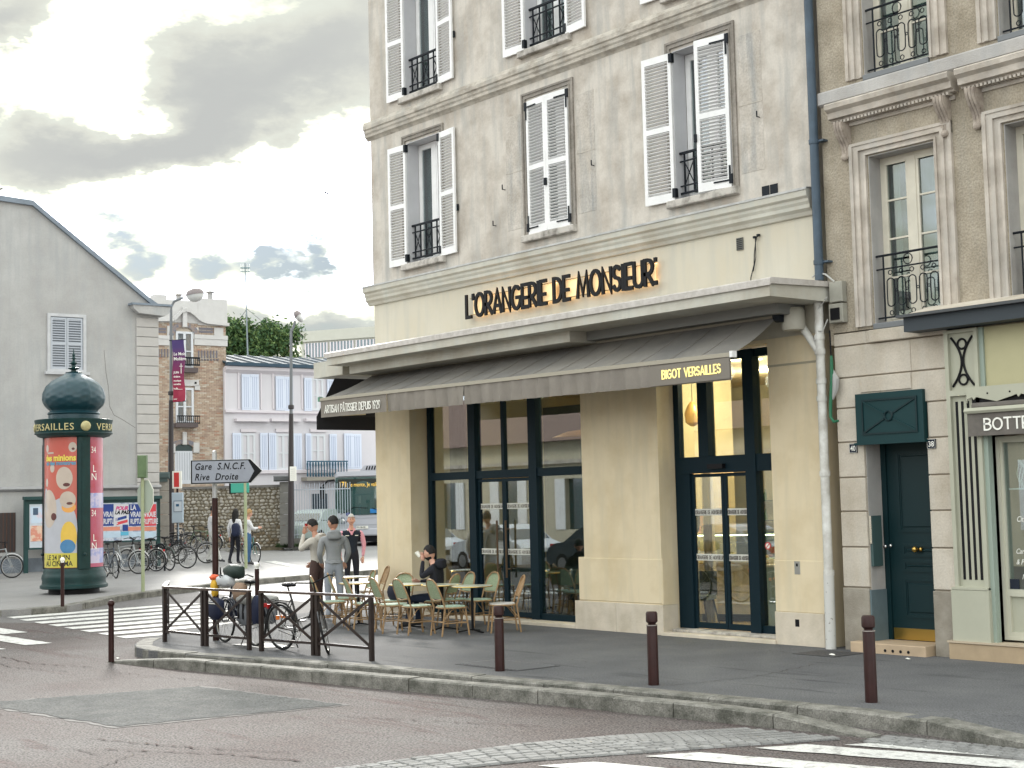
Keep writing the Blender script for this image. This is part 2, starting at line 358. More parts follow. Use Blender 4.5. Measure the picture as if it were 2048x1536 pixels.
def text(body, size, m_, name='lettering', parent=None, loc=(0, 0, 0), rot=(PI/2, 0, 0), align='LEFT', shear=0., sx=1., off=0., ext=.003, space=1., fn=None):
    cu = bpy.data.curves.new('t', 'FONT'); cu.body = body; cu.size = size; cu.align_x = align; cu.shear = shear; cu.offset = off; cu.extrude = ext; cu.space_character = space; cu.resolution_u = 3
    ob = bpy.data.objects.new('t', cu); COL.objects.link(ob); dg = bpy.context.evaluated_depsgraph_get(); dg.update()
    me = bpy.data.meshes.new_from_object(ob.evaluated_get(dg)); bpy.data.objects.remove(ob); me.name = name
    me.materials.clear()
    for v in me.vertices:
        v.co.x *= sx
        if fn: v.co = fn(v.co)
    return put(name, me, m_, parent, loc, rot if not fn else None)
# geometric capital letters drawn as strokes, each in a unit cell (x 0..w, y 0..1)
def arc(cx, cy, rx, ry, a, b, n=10): return [(cx+rx*math.cos(R(a+(b-a)*i/n)), cy+ry*math.sin(R(a+(b-a)*i/n))) for i in range(n+1)]
STROKE = {
 'A': (.50, [[(0, 0), (.25, 1), (.5, 0)], [(.10, .3), (.40, .3)]]), 'B': (.42, [[(0, 0), (0, 1), *arc(.18, .77, .2, .23, 90, -90), (0, .54)], [(0, .54), *arc(.18, .27, .24, .27, 90, -90), (0, 0)]]),
 'C': (.5, [arc(.28, .5, .28, .5, 50, 310)]), 'D': (.48, [[(0, 0), (0, 1), *arc(.12, .5, .36, .5, 90, -90), (0, 0)]]), 'E': (.34, [[(.34, 1), (0, 1), (0, 0), (.34, 0)], [(0, .42), (.28, .42)]]),
 'G': (.54, [[*arc(.28, .5, .28, .5, 50, 360, 14), (.30, .5)]]), 'I': (.04, [[(0.02, 0), (0.02, 1)]]), 'L': (.32, [[(0, 1), (0, 0), (.32, 0)]]),
 'M': (.66, [[(0, 0), (.10, 1), (.33, .1), (.56, 1), (.66, 0)]]), 'N': (.48, [[(0, 0), (0, 1), (.46, 0), (.46, 1)]]), 'O': (.58, [arc(.29, .5, .29, .5, 0, 360, 18)]),
 'P': (.40, [[(0, 0), (0, 1), *arc(.16, .72, .24, .28, 90, -90), (0, .44)]]), 'R': (.42, [[(0, 0), (0, 1), *arc(.16, .72, .24, .28, 90, -90), (0, .44)], [(.14, .44), (.42, 0)]]),
 'S': (.38, [[*arc(.19, .76, .18, .24, 30, 270, 8), *arc(.19, .27, .19, .25, 90, -160, 8)]]), 'T': (.44, [[(0, 1), (.44, 1)], [(.22, 1), (.22, 0)]]),
 'U': (.46, [[(0, 1), (0, .25), *arc(.23, .25, .23, .25, 180, 360), (.46, .25), (.46, 1)]]), 'V': (.48, [[(0, 1), (.24, 0), (.48, 1)]]), "'": (.06, [[(0.03, 1), (0.03, .8)]]), '.': (.05, [[(.02, 0), (.02, .07)], [(.02, .93), (.02, 1)]]),
 '1': (.12, [[(0, .85), (.1, 1), (.1, 0)]]), '9': (.4, [[*arc(.2, .7, .2, .3, 0, 360, 12), (.38, .5), (.16, 0)]]), '2': (.38, [[*arc(.19, .74, .19, .26, 170, -30, 8), (0, 0), (.38, 0)]]), ' ': (.22, []),
 'Â': (.50, [[(0, 0), (.25, 1), (.5, 0)], [(.10, .3), (.40, .3)], [(.13, 1.12), (.25, 1.24), (.37, 1.12)]])}
LET = {}
def letters(body, x0, x1, z0, h, y, th, depth, m_, parent, name='letter', gap=.16, slope=0.0):
    w = sum(STROKE[c][0] for c in body)+gap*(len(body)-1); k = (x1-x0)/w; x = x0
    for c in body:
        cw, st = STROKE[c]
        if st:
            mb = MB()
            for q, pl in enumerate(st): ribbon(mb, [(p[0]*k, p[1]*h) for p in pl], th, depth-.0012*q)
            mk(name, mb, m_, parent, (x, y, z0+slope*(x-x0)))
        x += (cw+gap)*k
def ribbon(mb, P, th, depth):
    """one mitred flat stroke along the polyline P in the x-z plane"""
    Q = []
    for p in P:
        p = Vector(p)
        if not Q or (p-Q[-1]).length > 1e-4: Q.append(p)
    closed = (Q[0]-Q[-1]).length < 1e-3
    if closed: Q = Q[:-1]
    else: Q[0] = Q[0]+(Q[0]-Q[1]).normalized()*th*.35; Q[-1] = Q[-1]+(Q[-1]-Q[-2]).normalized()*th*.35
    n = len(Q); vs = []
    for i in range(n):
        a = Q[i-1] if (i > 0 or closed) else None; b = Q[(i+1) % n] if (i < n-1 or closed) else None
        d1 = (Q[i]-a).normalized() if a is not None else None; d2 = (b-Q[i]).normalized() if b is not None else None
        d1 = d1 or d2; d2 = d2 or d1; n1 = Vector((-d1.y, d1.x)); n2 = Vector((-d2.y, d2.x)); m_ = n1+n2
        m_ = m_.normalized() if m_.length > .1 else n1; k = th/2/max(.62, m_.dot(n1))
        l, r_ = Q[i]+m_*k, Q[i]-m_*k; vs += [(l.x, -depth/2, l.y), (r_.x, -depth/2, r_.y), (l.x, depth/2, l.y), (r_.x, depth/2, r_.y)]
    fs = []
    for i in range(n if closed else n-1):
        j = (i+1) % n; A_, B_ = i*4, j*4; fs += [(A_, A_+1, B_+1, B_), (A_+2, B_+2, B_+3, A_+3), (A_, B_, B_+2, A_+2), (A_+1, A_+3, B_+3, B_+1)]
    if not closed: fs += [(0, 2, 3, 1), (n*4-4, n*4-3, n*4-1, n*4-2)]
    mb.add(vs, fs)
def wall(x0, x1, z0, z1, holes, y0, y1):
    """upright slab in the x-z plane with rectangular openings and their reveals"""
    xs = sorted({x0, x1, *[h[0] for h in holes], *[h[1] for h in holes]}); zs = sorted({z0, z1, *[h[2] for h in holes], *[h[3] for h in holes]})
    xs = [x for x in xs if x0 <= x <= x1]; zs = [z for z in zs if z0 <= z <= z1]
    mb = MB()
    hole = lambda x, z: any(h[0] < x < h[1] and h[2] < z < h[3] for h in holes)
    for i in range(len(xs)-1):
        for j in range(len(zs)-1):
            if hole((xs[i]+xs[i+1])/2, (zs[j]+zs[j+1])/2): continue
            a, b, c, d = xs[i], xs[i+1], zs[j], zs[j+1]
            mb.add([(a, y0, c), (b, y0, c), (b, y0, d), (a, y0, d)], [(0, 1, 2, 3)]); mb.add([(a, y1, c), (b, y1, c), (b, y1, d), (a, y1, d)], [(3, 2, 1, 0)])
    for a, b, c, d in list(holes)+[(x0, x1, z0, z1)]:
        a, b, c, d = max(a, x0), min(b, x1), max(c, z0), min(d, z1)
        for p, q in (((a, c), (b, c)), ((b, c), (b, d)), ((b, d), (a, d)), ((a, d), (a, c))):
            mb.add([(p[0], y0, p[1]), (q[0], y0, q[1]), (q[0], y1, q[1]), (p[0], y1, p[1])], [(0, 1, 2, 3)])
    return mb
def frame4(mb, x0, x1, z0, z1, w, y0, y1, wb=None):
    wb = wb if wb is not None else w
    mb.box((x0, y0, z0), (x0+w, y1, z1)); mb.box((x1-w, y0, z0), (x1, y1, z1)); mb.box((x0+w, y0, z1-w), (x1-w, y1, z1)); mb.box((x0+w, y0, z0), (x1-w, y1, z0+wb)); return mb

# ------------------------------------------------------------------ ground
def sheet(name, poly, dz, m_, kind='structure', parent=None, skirt=0.0):
    bm = bmesh.new(); vs = [bm.verts.new((p[0], p[1], 0)) for p in poly]; f = bm.faces.new(vs)
    f.normal_update(); bmesh.ops.triangulate(bm, faces=[f], ngon_method='EAR_CLIP')
    for d in list(np.arange(24, 32.5, 1.0)):
        bmesh.ops.bisect_plane(bm, geom=bm.verts[:]+bm.edges[:]+bm.faces[:], plane_co=Vector((CAM[0]+hd[0]*d, CAM[1]+hd[1]*d, 0)), plane_no=Vector(hd))
    bm.normal_update()
    for f in bm.faces:
        if f.normal.z < 0: f.normal_flip()
    for v in bm.verts: v.co.z = gz(v.co.x, v.co.y)+dz
    if skirt:
        be = [e for e in bm.edges if len(e.link_faces) == 1]; g = bmesh.ops.extrude_edge_only(bm, edges=be)
        for v in g['geom']:
            if isinstance(v, bmesh.types.BMVert): v.co.z -= skirt
    me = bpy.data.meshes.new(name); bm.to_mesh(me); bm.free()
    o = put(name, me, m_, parent)
    if kind: o['kind'] = kind
    return o
RZ = -.14
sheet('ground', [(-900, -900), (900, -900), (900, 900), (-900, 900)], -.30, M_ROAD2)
sheet('road', [(-60, -60), (60, -60), (60, -1), (-10.5, -1), (-19.5, -6.9), (-60, -30)], RZ, M_ROAD)
sheet('side_street', [(-19.5, -6.9), (-10.5, -1.0), (-10.5, 1.5), (-24, 1.5), (-24, -6.9)], RZ, M_SIDEST)
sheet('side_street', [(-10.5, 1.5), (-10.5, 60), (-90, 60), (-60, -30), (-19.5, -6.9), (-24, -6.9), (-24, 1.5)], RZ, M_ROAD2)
K2 = [(9.5, -4.75, -.13), (6.6, -4.72, -.115), (5.7, -4.66, -.06), (4.75, -4.53, 0), (3.36, -4.63, 0), (1.14, -4.90, 0), (-.46, -5.11, 0), (-1.9, -5.30, 0), (-3.08, -5.46, 0), (-4.56, -5.70, 0), (-5.7, -5.98, 0), (-6.73, -6.2, 0), (-7.55, -6.28, 0),
      (-8.2, -6.2, 0), (-8.7, -6.0, 0), (-9.2, -5.7, 0), (-9.65, -5.35, 0), (-10.1, -4.8, -.02), (-10.6, -4.0, -.10), (-11.2, -2.9, -.12), (-11.8, -1.5, -.12), (-12.3, .5, -.06), (-12.6, 3, 0), (-12.7, 12, 0), (-12.7, 30, 0)]
p_ = [(x, y) for x, y, z in K2[3:]]
sheet('pavement', [(4.75, -3.4)]+p_+[(-10.0, 30), (-10.0, .3), (14, .3), (14, -3.4)], 0, M_SIDE, skirt=.14)
rm = MB(); NXr, NYr = 40, 8      # dropped part of the pavement at the crossing
def kz_(x):
    for a, b in zip(K2[:-1], K2[1:]):
        if b[0] <= x <= a[0]: t = (x-b[0])/(a[0]-b[0]); return b[2]+(a[2]-b[2])*t, b[1]+(a[1]-b[1])*t
    return -.13, -4.75
for i in range(NXr+1):
    x = 4.75+(14-4.75)*i/NXr; z_, y_ = kz_(x)
    for j in range(NYr+1): t = j/NYr; rm.v.append((x, -3.4+(y_+3.4)*t, z_*t*t*(3-2*t)))
for i in range(NXr):
    for j in range(NYr): rm.f.append((i*(NYr+1)+j, (i+1)*(NYr+1)+j, (i+1)*(NYr+1)+j+1, i*(NYr+1)+j+1))
struct('pavement_ramp', rm, M_SIDE, True)
# kerb stones: the pavement's own row, and a second loose row in front of it
def kerb(name, pts, w, h, L=.95, out=1, seed=1, top=0.0):
    rnd = random.Random(seed); e = empty(name, (0, 0, 0)); e['kind'] = 'structure'
    P = [Vector(p) for p in pts]; cum = [0]
    for i in range(len(P)-1): cum.append(cum[-1]+(P[i+1]-P[i]).length)
    def at(s):
        for i in range(len(P)-1):
            if s <= cum[i+1]+1e-9: return P[i].lerp(P[i+1], max(0, (s-cum[i])/(cum[i+1]-cum[i])))
        return P[-1]
    s = 0
    while s < cum[-1]-.15:
        l = L*rnd.uniform(.8, 1.25); t = min(s+l, cum[-1]); a = at(s+.006); b = at(t-.006); mid = at((s+t)/2)
        mb = MB(); rows = []
        jz = rnd.uniform(-.006, .006); jo = rnd.uniform(-.008, .008)
        for q in (a, mid, b):
            qa = at(max(0, (s if q is a else t if q is b else (s+t)/2)-.05)); qb = at(min(cum[-1], (s if q is a else t if q is b else (s+t)/2)+.05))
            d = (qb-qa); d.z = 0; d.normalize(); n = Vector((d.y, -d.x, 0))*out
            g = gz(q.x, q.y); o_ = q+n*(jo+.014)
            c = .018
            rows.append([(o_+Vector((0, 0, 0))).to_tuple()[:2]+(g+q.z-h,), o_.to_tuple()[:2]+(g+q.z-c+jz+top,), (o_-n*c).to_tuple()[:2]+(g+q.z+jz+top,), (o_-n*w).to_tuple()[:2]+(g+q.z+jz+top,), (o_-n*w).to_tuple()[:2]+(g+q.z-h,)])
        vs = [v for r_ in rows for v in r_]; fs = []
        for k in range(2):
            for i in range(4): fs.append((k*5+i, k*5+i+1, (k+1)*5+i+1, (k+1)*5+i))
        fs += [(0, 1, 2, 3, 4), (14, 13, 12, 11, 10)]
        mb.add(vs, fs); mk('kerb_stone', mb, M_GRAN, e); s = t
    return e
kerb('kerb', [(x, y, z) for x, y, z in K2[:21]], .26, .2, 1.25, out=-1, seed=3, top=.006)
K1 = [(4.62, -5.02, -.135), (4.1, -5.08, -.07), (3.5, -5.16, .0), (2.4, -5.30, .015), (.05, -5.62, .015), (-2.7, -6.08, .015), (-4.3, -6.30, .01), (-6.0, -6.60, 0), (-6.9, -6.72, -.05), (-7.9, -6.86, -.13)]
kerb('kerb', K1, .21, .24, .98, out=-1, seed=5)
# far pavement with the advertising column, and the strip along the far wall
K3 = [(-75, -50), (-30, -13.5), (-22, -8.0), (-19.3, -5.7), (-18.0, -4.3), (-18.15, -3.09), (-19.0, -2.1), (-19.9, -1.27), (-20.8, .2), (-21.5, 1.75), (-22.3, 3.5), (-22.78, 5.67), (-23.05, 7.95), (-23.2, 14), (-23.2, 30)]
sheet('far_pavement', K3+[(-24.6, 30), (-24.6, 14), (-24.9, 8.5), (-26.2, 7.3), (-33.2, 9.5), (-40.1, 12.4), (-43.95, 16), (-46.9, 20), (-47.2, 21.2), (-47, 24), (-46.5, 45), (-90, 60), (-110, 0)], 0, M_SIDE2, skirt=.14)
kerb('far_kerb', [(x, y, 0) for i, (x, y) in enumerate(K3[1:15])], .28, .2, 1.3, out=1, seed=8, top=.006)
kerb('far_kerb', [(-40.1, 12.4, 0), (-43.95, 16, 0), (-46.9, 20, 0), (-47.2, 21.2, 0), (-47, 24, 0), (-46.7, 32, 0)], .3, .2, 1.6, out=1, seed=9, top=.006)
# patch of newer asphalt with its seal, cracks, road markings
PQ = [(-4.55, -9.95), (-1.45, -9.55), (-1.05, -7.05), (-3.95, -7.35)]
q_ = [(-4.62, -10.0), (-1.40, -9.62), (-.98, -7.0), (-4.0, -7.29)]

def mark(poly, dz=.006, seed=0):
    rnd = random.Random(seed); P = []
    n = len(poly)
    for i in range(n):
        a = Vector(poly[i]); b = Vector(poly[(i+1) % n]); k = max(1, int((b-a).length/.22)); d = (b-a).normalized(); nn_ = Vector((-d.y, d.x))
        for j in range(k): P.append(tuple(a.lerp(b, j/k)+nn_*rnd.uniform(-.014, .014)))
    return P
def ragged(poly, amp, st, seed):
    rnd = random.Random(seed); P = []; n = len(poly)
    for i in range(n):
        a = Vector(poly[i]); b = Vector(poly[(i+1) % n]); k = max(1, int((b-a).length/st)); d = (b-a).normalized(); w_ = Vector((-d.y, d.x))
        for j in range(k): P.append(tuple(a.lerp(b, j/k)+w_*rnd.uniform(-amp, amp)))
    return P
sheet('road_patch_seal', ragged(q_, .03, .12, 1), RZ+.004, M_SEAL); sheet('road_patch', ragged(PQ, .035, .10, 2), RZ+.008, M_PATCH)
def stripe(name, poly, e, seed, m_=None): sheet(name, mark(poly, seed=seed), RZ+.008, m_ or M_PAINT, kind=None, parent=e)
zr = empty('zebra_crossing', (0, 0, 0)); zr['kind'] = 'structure'
dx_, ex_ = Vector((.956, .292)), Vector((.41, .91))
for i, (x, y) in enumerate([(3.50, -8.06), (3.82, -7.11), (4.23, -6.17), (4.70, -5.52), (3.1, -9.0)]):
    a = Vector((x, y)); w_ = .50 if i != 3 else .36
    stripe('stripe', [a, a+dx_*4.2, a+dx_*4.2+ex_*w_, a+ex_*w_], zr, 20+i)
zl = empty('zebra_crossing', (0, 0, 0)); zl['kind'] = 'structure'
for i in range(8):
    x = -18.0+i*.88
    y1_ = -.3-.12*i; y0_ = -4.55-.05*i
    stripe('stripe', [(x, y0_), (x+.5, y0_-.03), (x+.5, y1_), (x, y1_)], zl, 40+i)
zm = empty('zebra_crossing', (0, 0, 0)); zm['kind'] = 'structure'
for i, (x, y) in enumerate([(-14.1, -5.80), (-11.6, -6.35), (-11.2, -7.3), (-11.0, -8.3)]): stripe('stripe', [(x-4, y-.3), (x, y-.25), (x, y+.2), (x-4, y+.15)], zm, 60+i)
stripe('road_marking', [(-33.0, 10.15), (-30, 9.2), (-26.0, 7.9), (-25.9, 8.25), (-30, 9.6), (-33, 10.6)], None, 71); bpy.data.objects['road_marking']['kind'] = 'structure'
stripe('road_marking', [(-7.35, -5.05), (-6.45, -5.05), (-6.2, -4.6), (-7.1, -4.55)], None, 72)
o_ = bpy.data.objects['road_marking.001']; o_['kind'] = 'structure'; o_.location.z = .142
# band of pale pavers across the carriageway
pv = empty('paver_band', (0, 0, 0)); pv['kind'] = 'structure'
TE = [Vector(p) for p in ((2.33, -9.9), (2.38, -9.1), (2.52, -7.5), (2.80, -6.6), (3.17, -5.89), (3.42, -5.42))]
BE = [Vector(p) for p in ((2.85, -9.9), (2.95, -9.1), (3.30, -7.9), (3.87, -6.61), (4.30, -5.65), (4.5, -5.25))]
def pl_at(P, t):
    s_ = t*(len(P)-1); i = min(int(s_), len(P)-2); return P[i].lerp(P[i+1], s_-i)
sheet('paver_bed', TE+BE[::-1], RZ+.003, M_GAP); sheet('paver_bed', [(4.62, -4.72), (9.4, -4.74), (9.4, -5.35), (4.62, -5.22)], RZ+.003, M_GAP)
pm = []
for k in range(4):
    me = MB().bev((-.5, -.5, 0), (.5, .5, 1), .10, Matrix.Rotation(-PI/2, 4, 'X') @ Matrix.Scale(1, 4)).mesh('paver'); pm.append(me)
pm = []
for k in range(4):
    mb = MB(); a, b, h_ = .5, .44, 1.0
    mb.add([(-a, -a, 0), (a, -a, 0), (a, a, 0), (-a, a, 0), (-b, -b, h_), (b, -b+.02*k, h_), (b, b, h_), (-b+.02*k, b, h_)], [(0, 3, 2, 1), (4, 5, 6, 7), (0, 1, 5, 4), (1, 2, 6, 5), (2, 3, 7, 6), (3, 0, 4, 7)])
    me = mb.mesh('paver'); me.materials.append(mat('paver_stone_%d' % k, (.235+.03*k, .235+.03*k, .23+.03*k), .8, var=.3, vscale=4, fine=.2, bump=.4)); pm.append(me)
cells = []
nl = 46
for i in range(nl):
    t0, t1 = i/nl, (i+1)/nl
    for j in range(7):
        u = (j+.5)/7; p0 = pl_at(TE, t0).lerp(pl_at(BE, t0), u); p1 = pl_at(TE, t1).lerp(pl_at(BE, t1), u); w_ = (pl_at(TE, t0)-pl_at(BE, t0)).length/7; d_ = p1-p0
        cells.append(((p0+p1)/2, d_.length, w_, math.atan2(d_.y, d_.x)))
for i in range(28):
    for j in range(4): cells.append((Vector((4.75+.14*i+(.05 if j % 2 else 0), -4.86-.105*j+.02*min(i, 8)-.06)), .14, .105, 0))
cells.sort(key=lambda c: (c[0]-Vector((CAM[0], CAM[1]))).length)
rest = MB(); nvis = 0
for c, l, w_, ang in cells:
    if G(1024, 1530).y and (Vector((c.x, c.y, 0))-Vector(CAM)).dot(Vector(fw)) > 0 and nvis < 300 and abs((Vector((c.x, c.y, 0))-Vector(CAM)).dot(Vector(u2))/(Vector((c.x, c.y, 0))-Vector(CAM)).dot(Vector(fw))*FPX) < 790:
        o = put('paver', pm[random.randrange(4)], None, pv, (c.x, c.y, RZ+.003), (random.uniform(-.02, .02), random.uniform(-.02, .02), ang+random.uniform(-.03, .03))); o.scale = (l*.9, w_*.9, .014+random.uniform(0, .006)); nvis += 1
    else:
        Mx = Matrix.Translation((c.x, c.y, RZ+.003)) @ Matrix.Rotation(ang, 4, 'Z') @ Matrix.Diagonal((l*.9, w_*.9, .016, 1)); rest.box((-.5, -.5, 0), (.5, .5, 1), Mx)
if rest.v: tag(mk('pavers', rest, M_PAVER, pv), kind='stuff')
def crack(pts, w_, z, seed, m_, par=None, name='road_crack'):
    rnd = random.Random(seed); P = []
    for a, b in zip(pts[:-1], pts[1:]):
        a, b = Vector(a), Vector(b); k = max(2, int((b-a).length/.07)); d = (b-a).normalized(); n_ = Vector((-d.y, d.x))
        P += [a.lerp(b, i/k)+n_*rnd.uniform(-.03, .03) for i in range(k)]
    mb = MB()
    for i, p in enumerate(P):
        h_ = w_*.6*rnd.uniform(.2, 1)*(.2 if i in (0, len(P)-1) else 1); mb.v += [(p.x, p.y-h_, z), (p.x+.01, p.y+h_, z)]
    mb.f = [(2*i, 2*i+2, 2*i+3, 2*i+1) for i in range(len(P)-1)]; o = mk(name, mb, m_); o['kind'] = 'structure'; return o
M_CRK = mat('crack_dark', (.05, .042, .04), .95); M_RUT = mat('worn_red_binder', (.075, .040, .037), .95, var=.4, vscale=9, fine=.5, fscale=50)
for i, (pts, w_, m_) in enumerate((([(-.2, -10.3), (1.0, -9.6), (1.9, -9.3)], .03, M_RUT), ([(-.9, -10.1), (.4, -9.65), (1.4, -9.1)], .025, M_RUT), ([(-1.4, -10.9), (-.4, -10.5), (.2, -10.4)], .012, M_CRK), ([(-6.4, -9.2), (-4.7, -9.9), (-3.2, -10.1)], .02, M_RUT), ([(-10.0, -7.6), (-8.6, -7.7), (-7.2, -7.3)], .03, M_RUT), ([(-9.6, -7.95), (-8.3, -8.1), (-7.0, -7.75)], .02, M_CRK), ([(-1.0, -6.35), (.6, -6.2), (2.2, -5.75)], .012, M_CRK), ([(-.4, -7.6), (1.0, -7.0), (2.0, -6.5)], .022, M_RUT), ([(.3, -10.2), (.9, -10.9)], .010, M_CRK), ([(-6.5, -7.4), (-4.4, -7.0), (-2.0, -6.6)], .012, M_RUT))): crack(pts, w_, RZ+.010, i, m_)
for i, (pts, w_) in enumerate((([(4.4, -4.35), (5.2, -3.4), (6.6, -2.6)], .006), ([(1.3, -4.3), (1.5, -3.2), (1.2, -1.6)], .005), ([(-3.0, -3.6), (-1.6, -3.2), (.2, -3.4)], .004), ([(-2.4, -.5), (.4, -.85), (2.0, -.9)], .006))): crack(pts, w_, .004, 30+i, M_CRK, name='pavement_crack')
for i, (x, y, z, lb) in enumerate(((1.75, -.55, .004, 'crumpled white paper scrap on the pavement right of the doorstep'), (-8.1, -6.55, RZ+.01, 'white paper scrap in the gutter at the rounded kerb nose'), (.75, -.78, .012, 'pale paper scrap on the dark cover by the white pipe'))):
    rnd = random.Random(i); mb = MB(); n = 7; mb.v = [(0, 0, .02)]+[(.05*math.cos(2*PI*k/n)*rnd.uniform(.5, 1.2), .035*math.sin(2*PI*k/n)*rnd.uniform(.5, 1.2), rnd.uniform(0, .015)) for k in range(n)]; mb.f = [(0, 1+k, 1+(k+1) % n) for k in range(n)]; tag(mk('litter', mb, M_OFF, None, (x, y, z)), lb, 'litter')
# covers and gratings set in the pavement
gr = empty('drain_cover', (-1.75, -4.15, 0), 0, 'ribbed iron cover in the pavement beside the left kerbside bollard', 'drain cover')
mk('frame', MB().box((-.62, -.36, .002), (.62, .36, .006)), mat('cast_iron', (.07, .07, .075), .6, fine=.5, fscale=60, bump=.6), gr)
for i in range(16): mk('rib', MB().box((-.58+i*.075, -.32, .006), (-.545+i*.075, .32, .013)), mat('worn_iron', (.16, .16, .165), .5), gr)
tag(mk('drain_cover', MB().box((-.34, -.3, .002), (.34, .3, .008)), mat('cast_iron', (.07, .07, .075), .6), None, (.55, -.62, 0)), 'dark square cover in the pavement at the foot of the white pipe', 'drain cover')

# ------------------------------------------------------------------ corner building
B = empty('corner_building', (0, 0, 0), 0, 'corner building of grey stained plaster above a cream ground-floor cafe front', 'building')
XL, XR = -10.83, .10
WN = [(-9.62, -8.55), (-6.02, -4.94), (-2.53, -1.36)]
W1, W2 = (6.59, 8.91), (9.80, 12.1)
holes = [(a, b, *W1) for a, b in WN]+[(a, b, *W2) for a, b in WN]
up_w = wall(XL, XR, 6.28, 15.0, holes, 0, .40)
up_w.box((XL, .405, 4.3), (XL+.3, 14, 15)); up_w.box((XR-.3, .405, 4.3), (XR, 14, 15)); up_w.box((XL+.3, 13.7, 4.3), (XR-.3, 14, 15)); up_w.box((XL, 0, 15.001), (XR, 14, 15.2))
mk('wall', up_w, M_WALL, B)
mk('sign_band', wall(XL+.02, XR, 4.30, 6.28, [], .012, .40), M_BAND, B)
gfl = wall(XL+.0, XR, 0, 4.30, [(-9.69, -4.86, 0, 4.25), (-3.10, -.83, 0, 4.25)], 0, .42)
mk('ground_floor_wall', gfl, M_CREAM, B)
mk('side_wall', MB().box((XL, .42, 0), (XL+.3, 4, 4.3)).box((XL, 4.0, 0), (XL+.3, 14, .9)).box((XR-.3, .42, 0), (XR, 9, 4.3)), M_CREAM, B)
# plinth blocks of limestone
def block(x0, x1, z0, z1, y0=-.022, y1=.3, m_=None, name='plinth_stone'): mk(name, MB().bev((x0, y0, z0), (x1, y1, z1), .006), m_ or M_PLINTH, B)
for x0, x1 in ((-10.86, -10.0), (-9.995, -9.655), (-5.10, -4.13), (-4.125, -3.075), (-.855, .02)): block(x0, x1, -.06, .452)
mk('pier_base', MB().bev((-5.01, -.012, .455), (-3.085, .3, 1.155), .02), M_CREAM, B)
mk('pier_base', MB().bev((-.845, -.008, .455), (.05, .3, 1.17), .006), M_CREAM, B)
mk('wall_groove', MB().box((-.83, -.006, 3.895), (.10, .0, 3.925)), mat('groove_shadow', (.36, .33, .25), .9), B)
mk('wall_groove', MB().box((-.83, -.012, 3.925), (.10, .0, 3.945)), M_CREAM, B)
for x0, x1 in ((-9.66, -7.3), (-7.295, -5.1)):
    mk('threshold', MB().bev((x0, -.02, -.06), (x1, .34, .055), .008), M_PLINTH, B)
mk('threshold', MB().bev((-3.10, -.06, -.06), (-.83, .34, .05), .008), M_PLINTH, B); mk('threshold', MB().bev((-3.02, .1, .05), (-.90, .5, .09), .008), M_SILL, B)
# mouldings
def mould(name, prof, x0, x1, m_, parent=B): return mk(name, MB().extr(prof, x0, x1), m_, parent)
CORN = [(0, 6.31), (-.16, 6.305), (-.17, 6.28), (-.165, 6.20), (-.125, 6.17), (-.125, 6.13), (-.10, 6.09), (-.10, 6.04), (-.05, 6.0), (-.03, 5.95), (0, 5.94)]
mould('cornice', CORN, XL-.13, XR+.02, M_CANOPY)
mould('cornice_flashing', [(0, 6.335), (-.175, 6.318), (-.182, 6.285), (-.172, 6.285), (-.165, 6.309), (0, 6.312)], XL-.14, XR+.03, mat('zinc_edge', (.42, .42, .41), .5, var=.3, vscale=6))
SC = [(0, 9.60), (-.09, 9.56), (-.115, 9.49), (-.115, 9.42), (-.09, 9.40), (-.09, 9.35), (-.07, 9.32), (-.07, 9.27), (-.03, 9.24), (0, 9.20)]
mould('string_course', SC, XL-.10, XR, M_MOULD); mk('string_course_return', MB().box((XL-.10, 0, 9.25), (XL, 3, 9.56)), M_MOULD, B)
mk('cornice_return', MB().box((XL-.13, 0, 6.0), (XL, 3, 6.3)), M_CANOPY, B)
rv = M_REVEAL
SLAT = MB().box((-.5, -.020, -.0035), (.5, .020, .0035)).mesh('louvre_slat'); SLAT.materials.append(M_WHITE)
